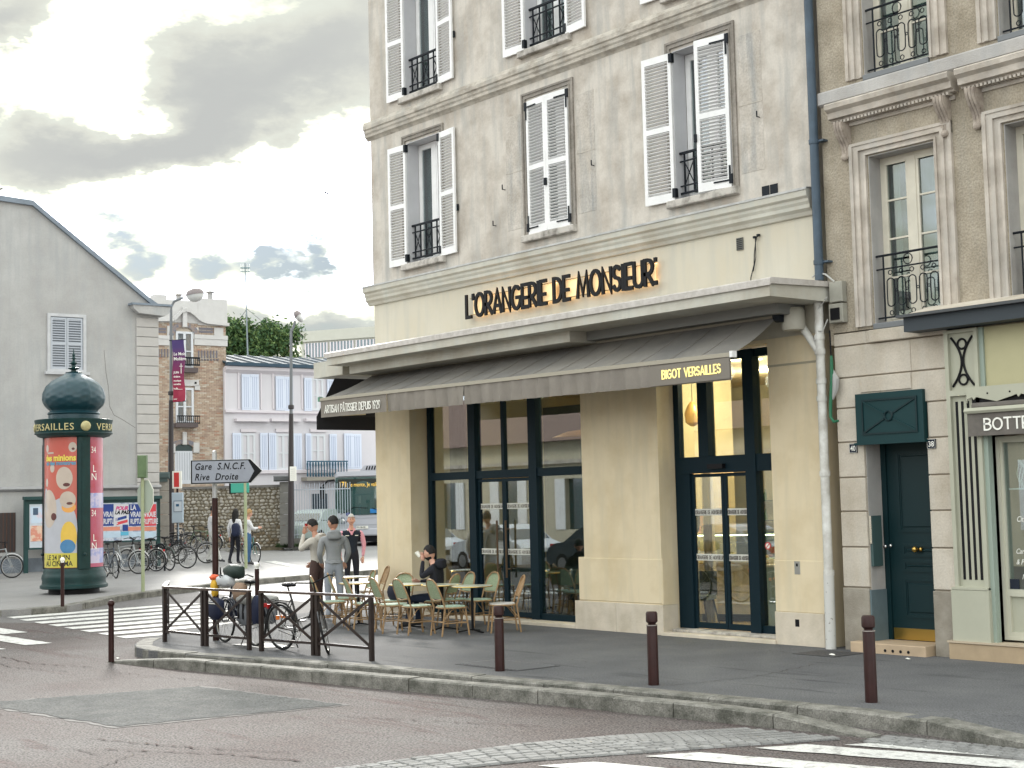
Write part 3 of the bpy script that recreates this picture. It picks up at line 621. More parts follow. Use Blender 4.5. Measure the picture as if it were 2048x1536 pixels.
def shutter(x, z0, h_, w_, hinge, ang, tilt=.6):
    """one louvred leaf; hinge 'L' or 'R' edge at x, swung out by ang degrees (0 = closed, 180 = folded back on the wall)"""
    sgn = 1 if hinge == 'L' else -1
    e = None
    T = Matrix.Translation((x, -.02, z0)) @ Matrix.Rotation(R(-ang)*sgn, 4, 'Z')
    mb = MB(); st = .062
    X = lambda a: a*sgn
    def bx(a, b, c, d, y0=-.018, y1=.018):
        x0_, x1_ = sorted((X(a), X(b))); mb.box((x0_, y0, c), (x1_, y1, d), T)
    bx(0, st, 0, h_); bx(w_-st, w_, 0, h_); bx(st, w_-st, 0, .13); bx(st, w_-st, h_-.11, h_); bx(st, w_-st, h_*.475, h_*.475+.085)
    sh = mk('shutter', mb, M_WHITE, B)
    for (a, b) in ((.13, h_*.475), (h_*.475+.085, h_-.11)):
        n = int((b-a)/.052)
        for i in range(n):
            z = a+(b-a)*(i+.5)/n
            s_ = put('louvre_slat', SLAT, None, sh); s_.matrix_world = T @ Matrix.Translation((X(w_/2), 0, z)) @ Matrix.Rotation(tilt*(1 if ang > 90 else -1), 4, 'X') @ Matrix.Diagonal((w_-2*st+.004, 1, 1, 1))
    # strap hinges
    for z in (.10, h_-.10):
        hb = MB(); y0 = -.026
        a0, a1 = sorted((X(-.03), X(.30)))
        k = -1 if ang < 90 else 1
        hb.box((a0, k*.030-.003, z-.012), (a1, k*.030+.003, z+.012), T) if ang < 90 else None
        a0, a1 = sorted((X(-.03), X(.03))); hb.box((a0, -.035, z-.05), (a1, .035, z+.09), T)
        if ang < 90: hb.box((min(X(0), X(.03)), -.034, z-.012 if z < 1 else z-.22), (max(X(0), X(.03)), -.026, z+.22 if z < 1 else z+.012), T)
        mk('hinge', hb, M_IRON, sh)
    lh = MB(); a0, a1 = sorted((X(w_-.01), X(w_+.03))); lh.box((a0, -.05, h_*.33), (a1, -.02, h_*.33+.12), T); mk('catch', lh, M_IRON, sh)
    return sh
def window(x0, x1, z0, z1, state):
    y = .27
    f = MB(); frame4(f, x0+.02, x1-.02, z0+.02, z1-.02, .06, y, y+.07); c = (x0+x1)/2; f.box((c-.055, y-.012, z0+.08), (c+.055, y+.06, z1-.08))
    for a, b in ((x0+.08, c-.055), (c+.055, x1-.08)): frame4(f, a, b, z0+.08, z1-.08, .045, y-.006, y+.05)
    w = mk('window', f, M_WHITE, B)
    for a, b in ((x0+.12, c-.1), (c+.1, x1-.12)): mk('pane', MB().box((a, y+.02, z0+.12), (b, y+.028, z1-.12)), M_WGLASS, w)
    mk('curtain', MB().box((x0+.05, y+.16, z0), (x0+.05+(x1-x0)*.32, y+.18, z1)).box((x1-.05-(x1-x0)*.25, y+.16, z0), (x1-.05, y+.18, z1)), M_CURT, w)
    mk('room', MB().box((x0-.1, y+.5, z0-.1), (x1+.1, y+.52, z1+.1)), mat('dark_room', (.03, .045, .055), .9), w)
    # reveal lining
    rl = MB(); rl.box((x0, .0, z0), (x0+.012, y, z1)); rl.box((x1-.012, 0, z0), (x1, y, z1)); rl.box((x0+.012, 0, z1-.012), (x1-.012, y, z1)); mk('reveal', rl, M_REVEAL, B)
    mk('window_sill', MB().bev((x0-.13, -.10, z0-.115), (x1+.13, .28, z0-.0), .012), M_SILL, B)
    # moulded surround
    sr = MB(); o = .13
    for yy, k, w2 in ((-.03, 0, .035), (-.015, .035, .05), (-.03, .085, .02)):
        a, b, c_, d = x0-o+k, x1+o-k, z0, z1+.15-k
        sr.box((a, yy, c_), (a+w2, 0, d)); sr.box((b-w2, yy, c_), (b, 0, d)); sr.box((a+w2, yy, d-w2), (b-w2, 0, d))
    mk('window_surround', sr, M_STAIN, B)
    # guard rail
    if state != 'shut':
        g = MB(); t = .014; ya = .10; a, b = x0+.012, x1-.012; zb, zt = z0+.10, z0+.72
        g.box((a-.0, ya-.02, zt), (b+.0, ya+.02, zt+.035)); g.box((a, ya-.015, zb), (b, ya+.015, zb+.03)); g.box((a, ya-.012, zt-.12), (b, ya+.012, zt-.10)); g.box((a, ya-.012, zb+.12), (b, ya+.012, zb+.14))
        n = 5
        for i in range(n+1):
            xx = a+.09+(b-a-.18)*i/n; g.box((xx-.011, ya-.011, zb), (xx+.011, ya+.011, zt))
            if i < n and i % 2 == 0:
                x2 = a+.09+(b-a-.18)*(i+1)/n; g.bar((xx, ya, zb+.14), (x2, ya, zt-.12), .012); g.bar((x2, ya, zb+.14), (xx, ya, zt-.12), .012)
        mk('guard_rail', g, M_IRON, B)
for (zr0, zr1), sts in ((W1, ('open', 'shut', 'half')), (W2, ('open', 'open', 'open'))):
    for (x0, x1), st in zip(WN, sts):
        window(x0, x1, zr0, zr1, st); h_ = zr1-zr0-.02; w_ = (x1-x0)/2-.004
        if st == 'open':
            shutter(x0+.0, zr0-.0, h_, w_, 'L', 176); shutter(x1, zr0, h_, w_, 'R', 175)
        elif st == 'shut':
            shutter(x0+.005, zr0+.01, h_, w_, 'L', 4); shutter(x1-.005, zr0+.01, h_, w_, 'R', 4)
        else:
            shutter(x0, zr0, h_, w_, 'L', 174); shutter(x1-.005, zr0+.01, h_, w_, 'R', 10)
# soot shadows left by shutters once folded back (flat rendered panels), hooks, vents, cables
for x0, x1, z0, z1 in ((-6.62, -6.19, 6.75, 8.75), (-4.77, -4.32, 6.75, 8.75), (-1.19, -.74, 6.75, 8.8)):
    mk('shutter_ghost', MB().bev((x0, -.004, z0), (x1, .001, z1), .004), M_GHOST, B)
    mk('plaster_panel_edge', MB().box((x0, -.009, z0+1.0), (x1, -.004, z0+1.012)), M_MOULD, B)
for x, z in ((-6.67, 7.49), (-4.36, 7.48), (-.81, 7.51), (-6.95, 6.9)):
    mk('shutter_hook', MB().box((x, -.07, z), (x+.012, 0, z+.012)).box((x, -.075, z), (x+.014, -.06, z+.09)), M_IRON, B)
for x in (-.74, -.585): mk('vent', MB().box((x-.07, -.012, 6.345), (x+.065, 0, 6.50)), M_IRON, B)
vg = mk('vent', MB().box((-1.335, -.012, 5.65), (-1.215, .012, 5.83)), mat('vent_grey', (.12, .12, .11), .6), B)
for i in range(6): mk('vent_slot', MB().box((-1.325, -.018, 5.665+i*.028), (-1.225, -.012, 5.675+i*.028)), M_BLACK, vg)
mk('cable', MB().tube([(-.90, -.02, 5.80), (-.93, -.03, 5.78), (-.95, -.03, 5.7), (-.99, -.02, 5.55), (-1.0, -.02, 5.4), (-1.06, -.03, 5.22), (-1.07, -.05, 5.0)], .008, 5), M_IRON, B)
mk('cable', MB().tube([(-.96, -.02, 5.78), (-.94, -.04, 5.68), (-.96, -.02, 5.5), (-1.02, -.02, 5.3)], .006, 5), M_IRON, B)
for x, z in ((-.9, 5.81), (-.97, 5.79)): mk('bolt', MB().box((x-.02, -.04, z-.015), (x+.02, 0, z+.015)), M_IRON, B)
ic = mk('intercom', MB().bev((-.475, -.014, .98), (-.375, 0, 1.16), .004), mat('brushed_steel', (.35, .35, .33), .4, metal=.6), B); mk('button', MB().box((-.44, -.018, 1.09), (-.41, -.014, 1.13)), M_BLACK, ic)
mk('socket_hole', MB().box((-.485, -.026, .26), (-.415, -.022, .36)), M_BLACK, B)
# canopy slab
mk('canopy', MB().extr([(0.0, 4.70), (-1.25, 4.70), (-1.25, 4.86), (0, 4.90)], -10.56, .34), M_CANOPY, B)
mk('canopy_edge', MB().extr([(0, 4.901), (-1.25, 4.861), (-1.285, 4.84), (-1.285, 4.925), (-1.25, 4.945), (0, 4.975)], -10.60, .38), M_CANTOP, B)
mk('canopy_beam', MB().box((-10.25, -.95, 4.53), (-4.0, -.02, 4.70)), M_CANOPY, B)
mk('awning_housing', MB().box((-3.99, -.60, 4.56), (-.1, -.02, 4.70)), mat('housing_grey', (.20, .20, .19), .7), B)
sd = mk('side_canopy', MB().box((-11.6, -.9, 4.55), (-10.57, 5, 4.85)), M_CANOPY, B)
# illuminated name
sg = empty('shop_sign', (0, -.11, 5.36), 0, "large black backlit letters L'ORANGERIE DE MONSIEUR fixed above the cafe canopy", 'shop sign')
letters("L'ORANGERIE DE MONSIEUR.", -7.70, -2.90, 0, .385, 0, .060, .035, M_BLACK, sg, gap=.135)
for z in (.035, .33): mk('mounting_rail', MB().box((-7.66, .045, z), (-2.95, .062, z+.016)), mat('rail_gold', (.40, .30, .16), .5), sg)
for a, b in ((-7.58, -5.33), (-5.15, -4.80), (-4.64, -2.98)):
    mk('backlight', MB().box((a, .064, .05), (b, .070, .33)), mat('led_warm', (1, .7, .35), .5, emit=(1.0, .70, .38), estr=.20), sg)
    mk('led_tube', MB().box((a, .075, .325), (b, .085, .335)).box((a, .075, .045), (b, .085, .055)), mat('led_hot', (1, .7, .35), .5, emit=(1.0, .66, .30), estr=3), sg)
# ------------------------------------------------------------------ awning
A = empty('awning', (0, 0, 0), 0, 'grey-brown cloth awning stretched over the cafe front with lettered valance', 'awning')
def zb(x): return 3.955+(4.045-3.955)*((-.2-x)/10.3)
NX = 40; ax0, ax1 = -10.48, -.20
mb = MB(); top = []; rowsn = 8
for i in range(NX+1):
    t = i/NX; xf = ax0+(ax1-ax0)*t; xt = -10.30+(-.32+10.30)*t
    for j in range(rowsn+1):
        s_ = j/rowsn; sag = -.035*math.sin(PI*s_)*(1+.25*math.sin(i*1.3))
        mb.v.append((xt+(xf-xt)*s_, -.33+(-1.42+.33)*s_, 4.56+(zb(xf)+.02-4.56)*s_+sag))
for i in range(NX):
    for j in range(rowsn): mb.f.append([i*9+j, (i+1)*9+j, (i+1)*9+j+1, i*9+j+1])
mk('cloth', mb, M_AWN, A, smooth=True)
for i in range(1, 17):
    t = i/17; xf = ax0+(ax1-ax0)*t; xt = -10.30+(-.32+10.30)*t; mk('seam', MB().tube([(xt+(xf-xt)*s_, -.33-1.09*s_, 4.568+(zb(xf)+.02-4.56)*s_-.035*math.sin(PI*s_)) for s_ in (0, .25, .5, .75, 1)], .004, 4), M_VAL, A)
mk('roller', MB().tube([(-10.35, -.36, 4.545), (-.30, -.36, 4.565)], .045, 10), M_AWNBAR, A)
mk('front_bar', MB().add([(ax0, -1.40, zb(ax0)-.02), (ax1, -1.40, zb(ax1)-.02), (ax1, -1.47, zb(ax1)-.02), (ax0, -1.47, zb(ax0)-.02), (ax0, -1.40, zb(ax0)+.045), (ax1, -1.40, zb(ax1)+.045), (ax1, -1.47, zb(ax1)+.035), (ax0, -1.47, zb(ax0)+.035)], [(0, 1, 2, 3), (7, 6, 5, 4), (0, 4, 5, 1), (1, 5, 6, 2), (2, 6, 7, 3), (3, 7, 4, 0)]), M_AWNBAR, A)
mk('end_cap', MB().box((ax1, -1.48, zb(ax1)-.03), (ax1+.05, -1.39, zb(ax1)+.055)), M_WHITE, A)
mk('end_cap', MB().box((ax0-.05, -1.48, zb(ax0)-.03), (ax0, -1.39, zb(ax0)+.055)), mat('green_cap', (.1, .25, .17), .5), A)
def valance(a, b, par):
    mb = MB(); n = int((b-a)/.05); rnd = random.Random(int(-a*10))
    ph = rnd.uniform(0, 6)
    flat = lambda x: 0.12 if (x < -8.35 or x > -1.75) else 1
    for i in range(n+1):
        x = a+(b-a)*i/n; w = .016*flat(x)*(math.sin(x*19+ph)+.6*math.sin(x*41+1)+.5*math.sin(x*7.3))
        mb.v += [(x, -1.452+w*.3, zb(x)-.02), (x, -1.448+w, zb(x)-.16), (x, -1.445+w*1.6, zb(x)-.33)]
    for i in range(n): mb.f += [[i*3, i*3+3, i*3+4, i*3+1], [i*3+1, i*3+4, i*3+5, i*3+2]]
    return mk('valance', mb, M_VAL, par, smooth=True)
va = [ax0, -8.3, -6.06, -4.2, -1.75, ax1]
for i in range(5): valance(va[i]+.004, va[i+1]-.004, A)
v0 = mk('lettered_strip', MB().box((-1.74, -1.468, 3.645), (-.215, -1.462, 3.925)), mat('valance_panel', (.20, .18, .155), .9), A)
letters("BIGOT VERSAILLES", -1.48, -.38, 3.735, .115, -1.472, .017, .008, mat('lit_lettering', (.75, .62, .22), .5, emit=(1, .78, .25), estr=.35), A, gap=.15)
letters("ARTISAN PÂTISSIER DEPUIS 1929", -10.32, -8.50, 3.79, .135, -1.462, .0165, .005, M_OFF, A, gap=.15, slope=-.009)
# arms
for x in (-8.9, -6.5, -4.2, -.5):
    mk('arm', MB().tube([(x, -.35, 4.50), (x+.5 if x < -1 else x-.5, -.85, 4.22), (x, -1.40, zb(x))], .022, 6), mat('arm_grey', (.25, .25, .24), .5), A)
mk('end_bracket', MB().tube([(-.32, -.36, 4.56), (-.20, -.36, 4.56)], [.10, .10], 12), M_IRON, A)
sw = empty('awning', (0, 0, 0), 0, 'dark side awning seen under the left end of the cafe awning', 'awning')
mk('cloth', MB().add([(-10.85, -.9, 4.5), (-11.35, -1.0, 3.80), (-11.35, 5, 3.80), (-10.85, 5, 4.5)], [(0, 1, 2, 3)]), mat('black_cloth', (.018, .018, .022), .9), sw)  # shade inside the side awning is put into its cloth colour
mk('valance', MB().box((-11.36, -1.0, 3.54), (-11.35, 5, 3.80)), mat('black_cloth', (.018, .018, .022), .9), sw)
mk('front_bar', MB().tube([(-11.3, -.9, 3.82), (-10.86, -.2, 3.84)], .03, 6), mat('lit_bar', (.6, .5, .3), .5), sw)
lampc = tag(mk('wall_lamp', MB().lathe([(.001, -.16), (.15, -.15), (.165, -.10), (.155, .12), (.13, .16), (.001, .17)], 18, (0, 0, 0)), mat('lamp_housing', (.42, .40, .34), .5), None, (-.16, -.20, 4.50), smooth=True), 'pale rounded housing fixed under the canopy beside the white downpipe', 'lamp housing')

# ------------------------------------------------------------------ cafe shop fronts
FZ = .35
def col(f, x0, x1, z0, z1, y0=FZ, d=.10): f.box((x0, y0, z0), (x1, y0+d, z1))
s1 = empty('glazed_shopfront', (0, 0, 0), 0, 'wide dark framed glass front with double doors behind the terrace tables', 'shop front')
f = MB(); col(f, -9.62, -9.50, .055, 4.22); col(f, -8.32, -8.12, .055, 4.22, FZ-.03, .16); col(f, -6.61, -6.40, .055, 4.22, FZ-.03, .16); col(f, -4.96, -4.86, .055, 4.22)
f.box((-9.5, FZ, 4.1), (-8.32, FZ+.1, 4.22)); f.box((-8.12, FZ, 4.1), (-6.61, FZ+.1, 4.22)); f.box((-6.4, FZ, 4.1), (-4.96, FZ+.1, 4.22))
for a, b in ((-9.5, -8.32), (-8.12, -6.61), (-6.4, -4.96)): f.box((a, FZ-.01, 2.50), (b, FZ+.11, 2.64))
for a, b in ((-9.5, -8.32), (-6.4, -4.96)): f.box((a, FZ, .055), (b, FZ+.09, .16))
f.box((-7.39, FZ, 2.64), (-7.31, FZ+.08, 4.1)); mk('frame', f, M_FRAME, s1)
for a, b, c, d in ((-9.5, -8.32, .16, 2.5), (-6.4, -4.96, .16, 2.5), (-9.5, -8.32, 2.64, 4.1), (-8.12, -7.39, 2.64, 4.1), (-7.31, -6.61, 2.64, 4.1), (-6.4, -4.96, 2.64, 4.1)):
    mk('pane', MB().box((a, FZ+.04, c), (b, FZ+.048, d)), M_GLASS, s1)
def band(x0, x1, z, par, y): 
    b = mk('printed_band', MB().box((x0, y, z), (x1, y+.003, z+.10)), mat('frosted_band', (.62, .62, .56), .6), par)
    return b
for a, b in ((-8.11, -7.36), (-7.355, -6.62)):
    lf = MB(); frame4(lf, a, b, .07, 2.49, .055, FZ+.02, FZ+.07, .09); d_ = mk('door_leaf', lf, M_FRAME, s1)
    mk('pane', MB().box((a+.055, FZ+.045, .16), (b-.055, FZ+.051, 2.435)), M_GLASS, d_)
    for z in (1.15, 1.95): band(a+.056, b-.056, z, d_, FZ+.036)
    letters("ORANGERIE DE MONSIEUR", a+.06, b-.06, 1.97, .055, FZ+.034, .008, .002, M_SHOPD, s1); letters("ORANGERIE DE MONSIEUR", a+.06, b-.06, 1.17, .055, FZ+.034, .008, .002, M_SHOPD, s1)
    hx = b-.12 if a < -8 else a+.12
    mk('door_handle', MB().tube([(hx, FZ-.06, .75), (hx, FZ-.06, 1.75)], .019, 8).tube([(hx, FZ-.06, .9), (hx, FZ+.03, .9)], .012, 6).tube([(hx, FZ-.06, 1.6), (hx, FZ+.03, 1.6)], .012, 6), mat('bronze_handle', (.12, .08, .05), .4, metal=.7), d_)
s2 = empty('glazed_shopfront', (0, 0, 0), 0, 'narrow dark framed cafe entrance with sliding glass doors between two piers', 'shop front')
f = MB(); col(f, -3.09, -2.98, .09, 4.24); col(f, -.93, -.83, .09, 4.24); col(f, -2.54, -2.34, 2.69, 4.24, FZ-.04, .16); col(f, -1.61, -1.41, .09, 4.24, FZ-.04, .16)
f.box((-2.98, FZ-.02, 2.44), (-1.61, FZ+.12, 2.69)); f.box((-1.41, FZ-.02, 2.44), (-.93, FZ+.12, 2.69)); f.box((-2.98, FZ, 4.12), (-2.54, FZ+.1, 4.24)); f.box((-2.34, FZ, 4.12), (-1.61, FZ+.1, 4.24)); f.box((-1.41, FZ, 4.12), (-.93, FZ+.1, 4.24))
f.box((-2.98, FZ+.0, .09), (-2.79, FZ+.1, 2.44)); f.box((-1.41, FZ, .09), (-.93, FZ+.08, .20)); mk('frame', f, M_FRAME, s2)
for a, b, c, d in ((-2.98, -2.54, 2.69, 4.12), (-2.34, -1.61, 2.69, 4.12), (-1.41, -.93, 2.69, 4.12), (-1.41, -.93, .2, 2.44)): mk('pane', MB().box((a, FZ+.05, c), (b, FZ+.058, d)), M_GLASS, s2)
mk('door_sensor', MB().box((-2.33, FZ-.09, 2.50), (-2.02, FZ-.02, 2.57)), M_BLACK, s2)
for a, b in ((-2.79, -2.13), (-2.12, -1.60)):
    lf = MB(); frame4(lf, a, b, .10, 2.43, .05, FZ+.04, FZ+.08, .09); d_ = mk('door_leaf', lf, M_FRAME, s2)
    mk('pane', MB().box((a+.05, FZ+.055, .19), (b-.05, FZ+.061, 2.38)), M_GLASS, d_)
    for z in (1.12, 1.80): band(a+.051, b-.051, z, d_, FZ+.05)
    for z in (1.14, 1.82): letters("ORANGERIE DE MONSIEUR", a+.06, b-.06, z, .055, FZ+.047, .008, .002, M_SHOPD, s2)
sp = tag(mk('sticker', MB().lathe([(.001, 0), (.055, 0), (.055, .003), (.001, .003)], 16), mat('sticker_red', (.6, .08, .08), .5), s2, (-1.30, FZ+.046, 1.35), (PI/2, 0, 0))); mk('sticker_face', MB().lathe([(.001, 0), (.038, 0), (.038, .003), (.001, .003)], 16), M_OFF, sp, (0, 0, .003)); mk('sticker_bar', MB().box((-.04, -.006, .006), (.04, .006, .009), Matrix.Rotation(.8, 4, 'Z')), mat('sticker_red', (.6, .08, .08), .5), sp)

# ------------------------------------------------------------------ cafe interior
I = empty('cafe_room', (0, 0, 0), 0, 'warm lit room with ochre walls seen through the cafe glazing', 'room')
mk('floor', MB().box((-10.5, .36, .0), (-.1, 8.2, .055)), mat('interior_floor', (.45, .33, .18), .35, col2=(.35, .25, .13), vscale=1.5), I)
mk('ceiling', MB().box((-10.5, .45, 4.25), (-.1, 8.2, 4.3)), mat('interior_ceiling', (.62, .50, .32), .9), I)
mk('back_wall', MB().box((-10.5, 6.2, .055), (-.1, 6.4, 4.25)), mat('interior_wall', (.46, .38, .23), .9, var=.1), I)
mk('side_wall', MB().box((-.45, .45, .055), (-.41, 6.2, 4.25)).box((-10.5, .5, .055), (-10.45, 6.2, 4.25)), mat('interior_cream', (.55, .46, .28), .9), I)
mk('dim_backdrop', MB().box((-10.4, 3.9, .055), (-5.6, 4.15, 4.0)), mat('dim_room_tone', (.03, .05, .045), .6), I)  # added dark backdrop: dimness of the left room put into its colour
mk('partition', MB().box((-5.6, 1.4, .055), (-5.4, 4.2, 4.25)), mat('interior_wall', (.46, .38, .23), .9), I)
for x, y in ((-8.6, 2.0), (-6.8, 3.0), (-5.5, 2.0), (-2.6, 1.8), (-1.6, 2.8), (-3.4, 4.2), (-1.9, 4.8)):
    lamp = empty('ceiling_spot', (x, y, 4.25), 0, None, 'ceiling light', 'recessed spots in the cafe ceiling'); lamp['label'] = 'small round recessed spot glowing in the cafe ceiling'
    mk('lens', MB().lathe([(.001, -.012), (.06, -.012), (.065, -.001), (.001, -.001)], 14), mat('spot_lens', (1, .8, .5), .5, emit=(1, .78, .45), estr=12), lamp)
def plight(n, loc, e, c=(1, .83, .60), r=.12):
    l = bpy.data.lights.new(n, 'POINT'); l.energy = e; l.color = c; l.shadow_soft_size = r; o = bpy.data.objects.new(n, l); COL.objects.link(o); o.location = loc
for i, (x, y, e) in enumerate(((-8.6, 2.2, 4), (-6.6, 2.4, 5), (-2.9, 1.4, 60), (-3.9, 3.6, 120), (-1.7, 3.2, 60))): plight('ceiling_spot_light', (x, y, 4.05), e)
# hanging dish lamps
for x, y, z, t in ((-7.2, 2.2, 3.25, 'wide woven dish lamp hanging behind the double doors'), (-3.60, 1.3, 3.42, 'small golden pendant lamp behind the glass over the entrance')):
    pl = empty('pendant_lamp', (x, y, z), 0, t, 'pendant lamp'); k = 1.0 if 'wide' in t else .28
    mk('shade', MB().lathe([(.05*k, .12), (.35*k, .08), (.62*k, -.02), (.60*k, -.04), (.30*k, .04), (.05*k, .07)] if k == 1 else [(.03, .20), (.09, .12), (.13, 0), (.11, -.14), (.03, -.20)], 22), mat('gold_shade', (.60, .36, .10), .4, metal=.4), pl, smooth=True)
    mk('cord', MB().tube([(0, 0, .1), (0, 0, 4.25-z)], .006, 5), M_BLACK, pl)
# counter with pastry case
ct = empty('pastry_counter', (-3.15, 2.5, .055), R(26), 'pale marble pastry counter with glass case inside the entrance', 'counter')
mk('base', MB().box((-1.2, -.4, .12), (.9, .4, .95)), mat('marble', (.62, .55, .42), .3, col2=(.45, .38, .27), vscale=2.5), ct); mk('plinth', MB().box((-1.15, -.36, 0), (.85, .36, .12)), M_BLACK, ct)
mk('worktop', MB().box((-1.24, -.44, .95), (.94, .44, 1.0)), mat('marble_top', (.75, .70, .6), .2), ct)
mk('glass_case', MB().box((-1.15, -.40, 1.0), (.85, -.392, 1.42)).box((-1.15, -.4, 1.42), (.85, .3, 1.428)), M_GLASS, ct)
mk('case_lamp', MB().box((-1.1, -.3, 1.38), (.8, -.25, 1.40)), mat('led_warm2', (1, .8, .5), .5, emit=(1, .8, .45), estr=7), ct)
rnd = random.Random(4)
for i in range(22):
    o = tag(mk('pastry', MB().sphere((0, 0, 0), (.05, .035, .028), 8, 5), mat('pastry_%d' % (i % 3), ((.55, .28, .08), (.62, .42, .18), (.35, .12, .05))[i % 3], .5), ct, (-1.0+(i % 11)*.17, -.2+.25*(i//11), 1.04), (0, 0, rnd.uniform(0, 3))))
ch_ = empty('display_cabinet', (-1.75, 1.35, .055), R(20), 'pale painted cabinet with glass top just inside the entrance', 'cabinet')
mk('body', MB().box((-.28, -.3, 0), (.5, .3, .95)), mat('cabinet_paint', (.42, .46, .38), .5), ch_); mk('panel', MB().box((-.2, -.31, .1), (.42, -.30, .85)), mat('cabinet_paint2', (.36, .40, .33), .5), ch_); mk('top', MB().box((-.3, -.32, .95), (.52, .32, .98)), M_PLINTH, ch_)
rnd = random.Random(9)
bk = empty('bottle_shelf', (-5.2, 6.05, 1.2), 0, 'shelves of small bottles on the back wall of the cafe', 'shelf')
for j in range(3):
    mk('shelf_board', MB().box((-1.2, -.15, j*.38), (1.0, .1, j*.38+.02)), M_DOOR, bk)
    for i in range(9): mk('bottle', MB().lathe([(.03, 0), (.03, .13), (.012, .17), (.012, .22)], 8, (0, 0, 0)), mat('bottle_%d' % (i % 3), ((.05, .12, .05), (.3, .12, .05), (.5, .45, .3))[i % 3], .2), bk, (-1.1+i*.24, 0, j*.38+.02))
# curtains inside
def curtain(name, x0, x1, y, z0, z1, m_, label, amp=.035, n=40):
    mb = MB()
    for i in range(n+1):
        x = x0+(x1-x0)*i/n; yy = y+amp*math.sin(i*.9)+amp*.4*math.sin(i*2.3); mb.v += [(x, yy, z0), (x, yy*.999, z1)]
    for i in range(n): mb.f.append([i*2, i*2+2, i*2+3, i*2+1])
    return tag(mk(name, mb, m_, None, smooth=True), label, 'curtain')
curtain('curtain', -9.45, -8.9, .75, .08, 4.2, mat('brown_curtain', (.10, .06, .045), .9), 'dark brown curtain inside the leftmost cafe window')
curtain('curtain', -3.62, -3.40, 1.5, .08, 4.0, mat('pale_curtain', (.52, .46, .36), .9), 'pale hanging curtain behind the left sliding door')
# ------------------------------------------------------------------ pipes
pb = empty('downpipe', (.24, -.10, 0), 0, 'blue-grey metal downpipe between the corner building and the ochre facade', 'downpipe')
mk('pipe', MB().tube([(0, 0, 5.0), (0, 0, 15)], .062, 12), M_BLUEPIPE, pb, smooth=True)
for z in (6.93, 9.9, 5.25): mk('collar', MB().tube([(0, 0, z-.03), (0, 0, z+.03)], .073, 12).box((.05, 0, z-.012), (.16, .1, z+.012)), M_BLUEPIPE, pb)
pw = empty('downpipe', (.205, -.10, 0), 0, 'white drainpipe with branch elbow running down the right edge of the cafe wall', 'downpipe')
mk('pipe', MB().tube([(-.01, 0, 1.0), (0, 0, 4.72)], .062, 12), M_WPIPE, pw, smooth=True)
mk('foot', MB().tube([(-.02, 0, -.02), (-.01, 0, 1.0)], .072, 12), mat('chipped_white', (.56, .555, .53), .6, col2=(.22, .20, .18), vscale=14, thresh=(.60, .66)), pw, smooth=True)
for z in (1.02, 2.36, 3.38, 3.62, 4.02, 4.22): mk('collar', MB().tube([(-.005, 0, z-.035), (-.005, 0, z+.035)], .074, 12), M_WPIPE, pw)
mk('branch', MB().tube([(-.44, .0, 4.70), (-.42, 0, 4.58), (-.30, 0, 4.40), (-.08, 0, 4.10), (-.01, 0, 4.0)], .055, 10), M_WPIPE, pw, smooth=True)
mk('thin_pipe', MB().tube([(-.12, .05, 0), (-.09, .05, 4.3)], .013, 6), M_WPIPE, pw)
gb = empty('green_hose', (.36, -.10, 0), 0, 'green and grey cable sheath hanging beside the white drainpipe', 'hose')
mk('hose', MB().tube([(.03, 0, 3.95), (.04, -.02, 3.6), (.0, -.02, 3.3), (.0, -.03, 3.12), (.06, -.04, 3.05), (.13, -.03, 3.06)], [.02, .028, .024, .022, .02, .018], 8), mat('green_rubber', (.02, .14, .07), .5), gb, smooth=True)
mk('wrapping', MB().tube([(.03, .02, 3.75), (.09, .0, 3.62), (.08, 0, 3.5), (.02, 0, 3.36)], [.02, .05, .045, .02], 8), mat('grey_wrap', (.38, .38, .37), .7), gb, smooth=True)
mk('cable', MB().tube([(0.02, 0, 4.3), (.03, 0, 3.9)], .012, 5), M_BLACK, gb)
mb_ = empty('meter_box', (.50, -.05, 4.45), 0, 'small grey electrical boxes with loose cables beside the canopy end', 'electrical box')
mk('upper_box', MB().bev((-.10, -.06, .22), (.12, .04, .5), .01), mat('box_grey', (.36, .35, .30), .7, var=.3), mb_); mk('lower_box', MB().bev((-.12, -.06, -.06), (.12, .04, .2), .01), mat('box_grey', (.36, .35, .30), .7), mb_); mk('opening', MB().box((-.08, -.075, -.02), (.07, -.061, .14)), M_BLACK, mb_)
mk('cable', MB().tube([(.0, -.06, .5), (-.15, -.05, .62), (-.3, -.05, .66), (-.42, 0, .62)], .012, 5).tube([(-.12, -.08, .30), (-.30, -.1, .12)], .009, 5).tube([(-.12, -.08, .0), (-.2, -.1, -.16), (-.33, -.1, -.14)], .009, 5), mat('cable_grey', (.45, .45, .43), .6), mb_)

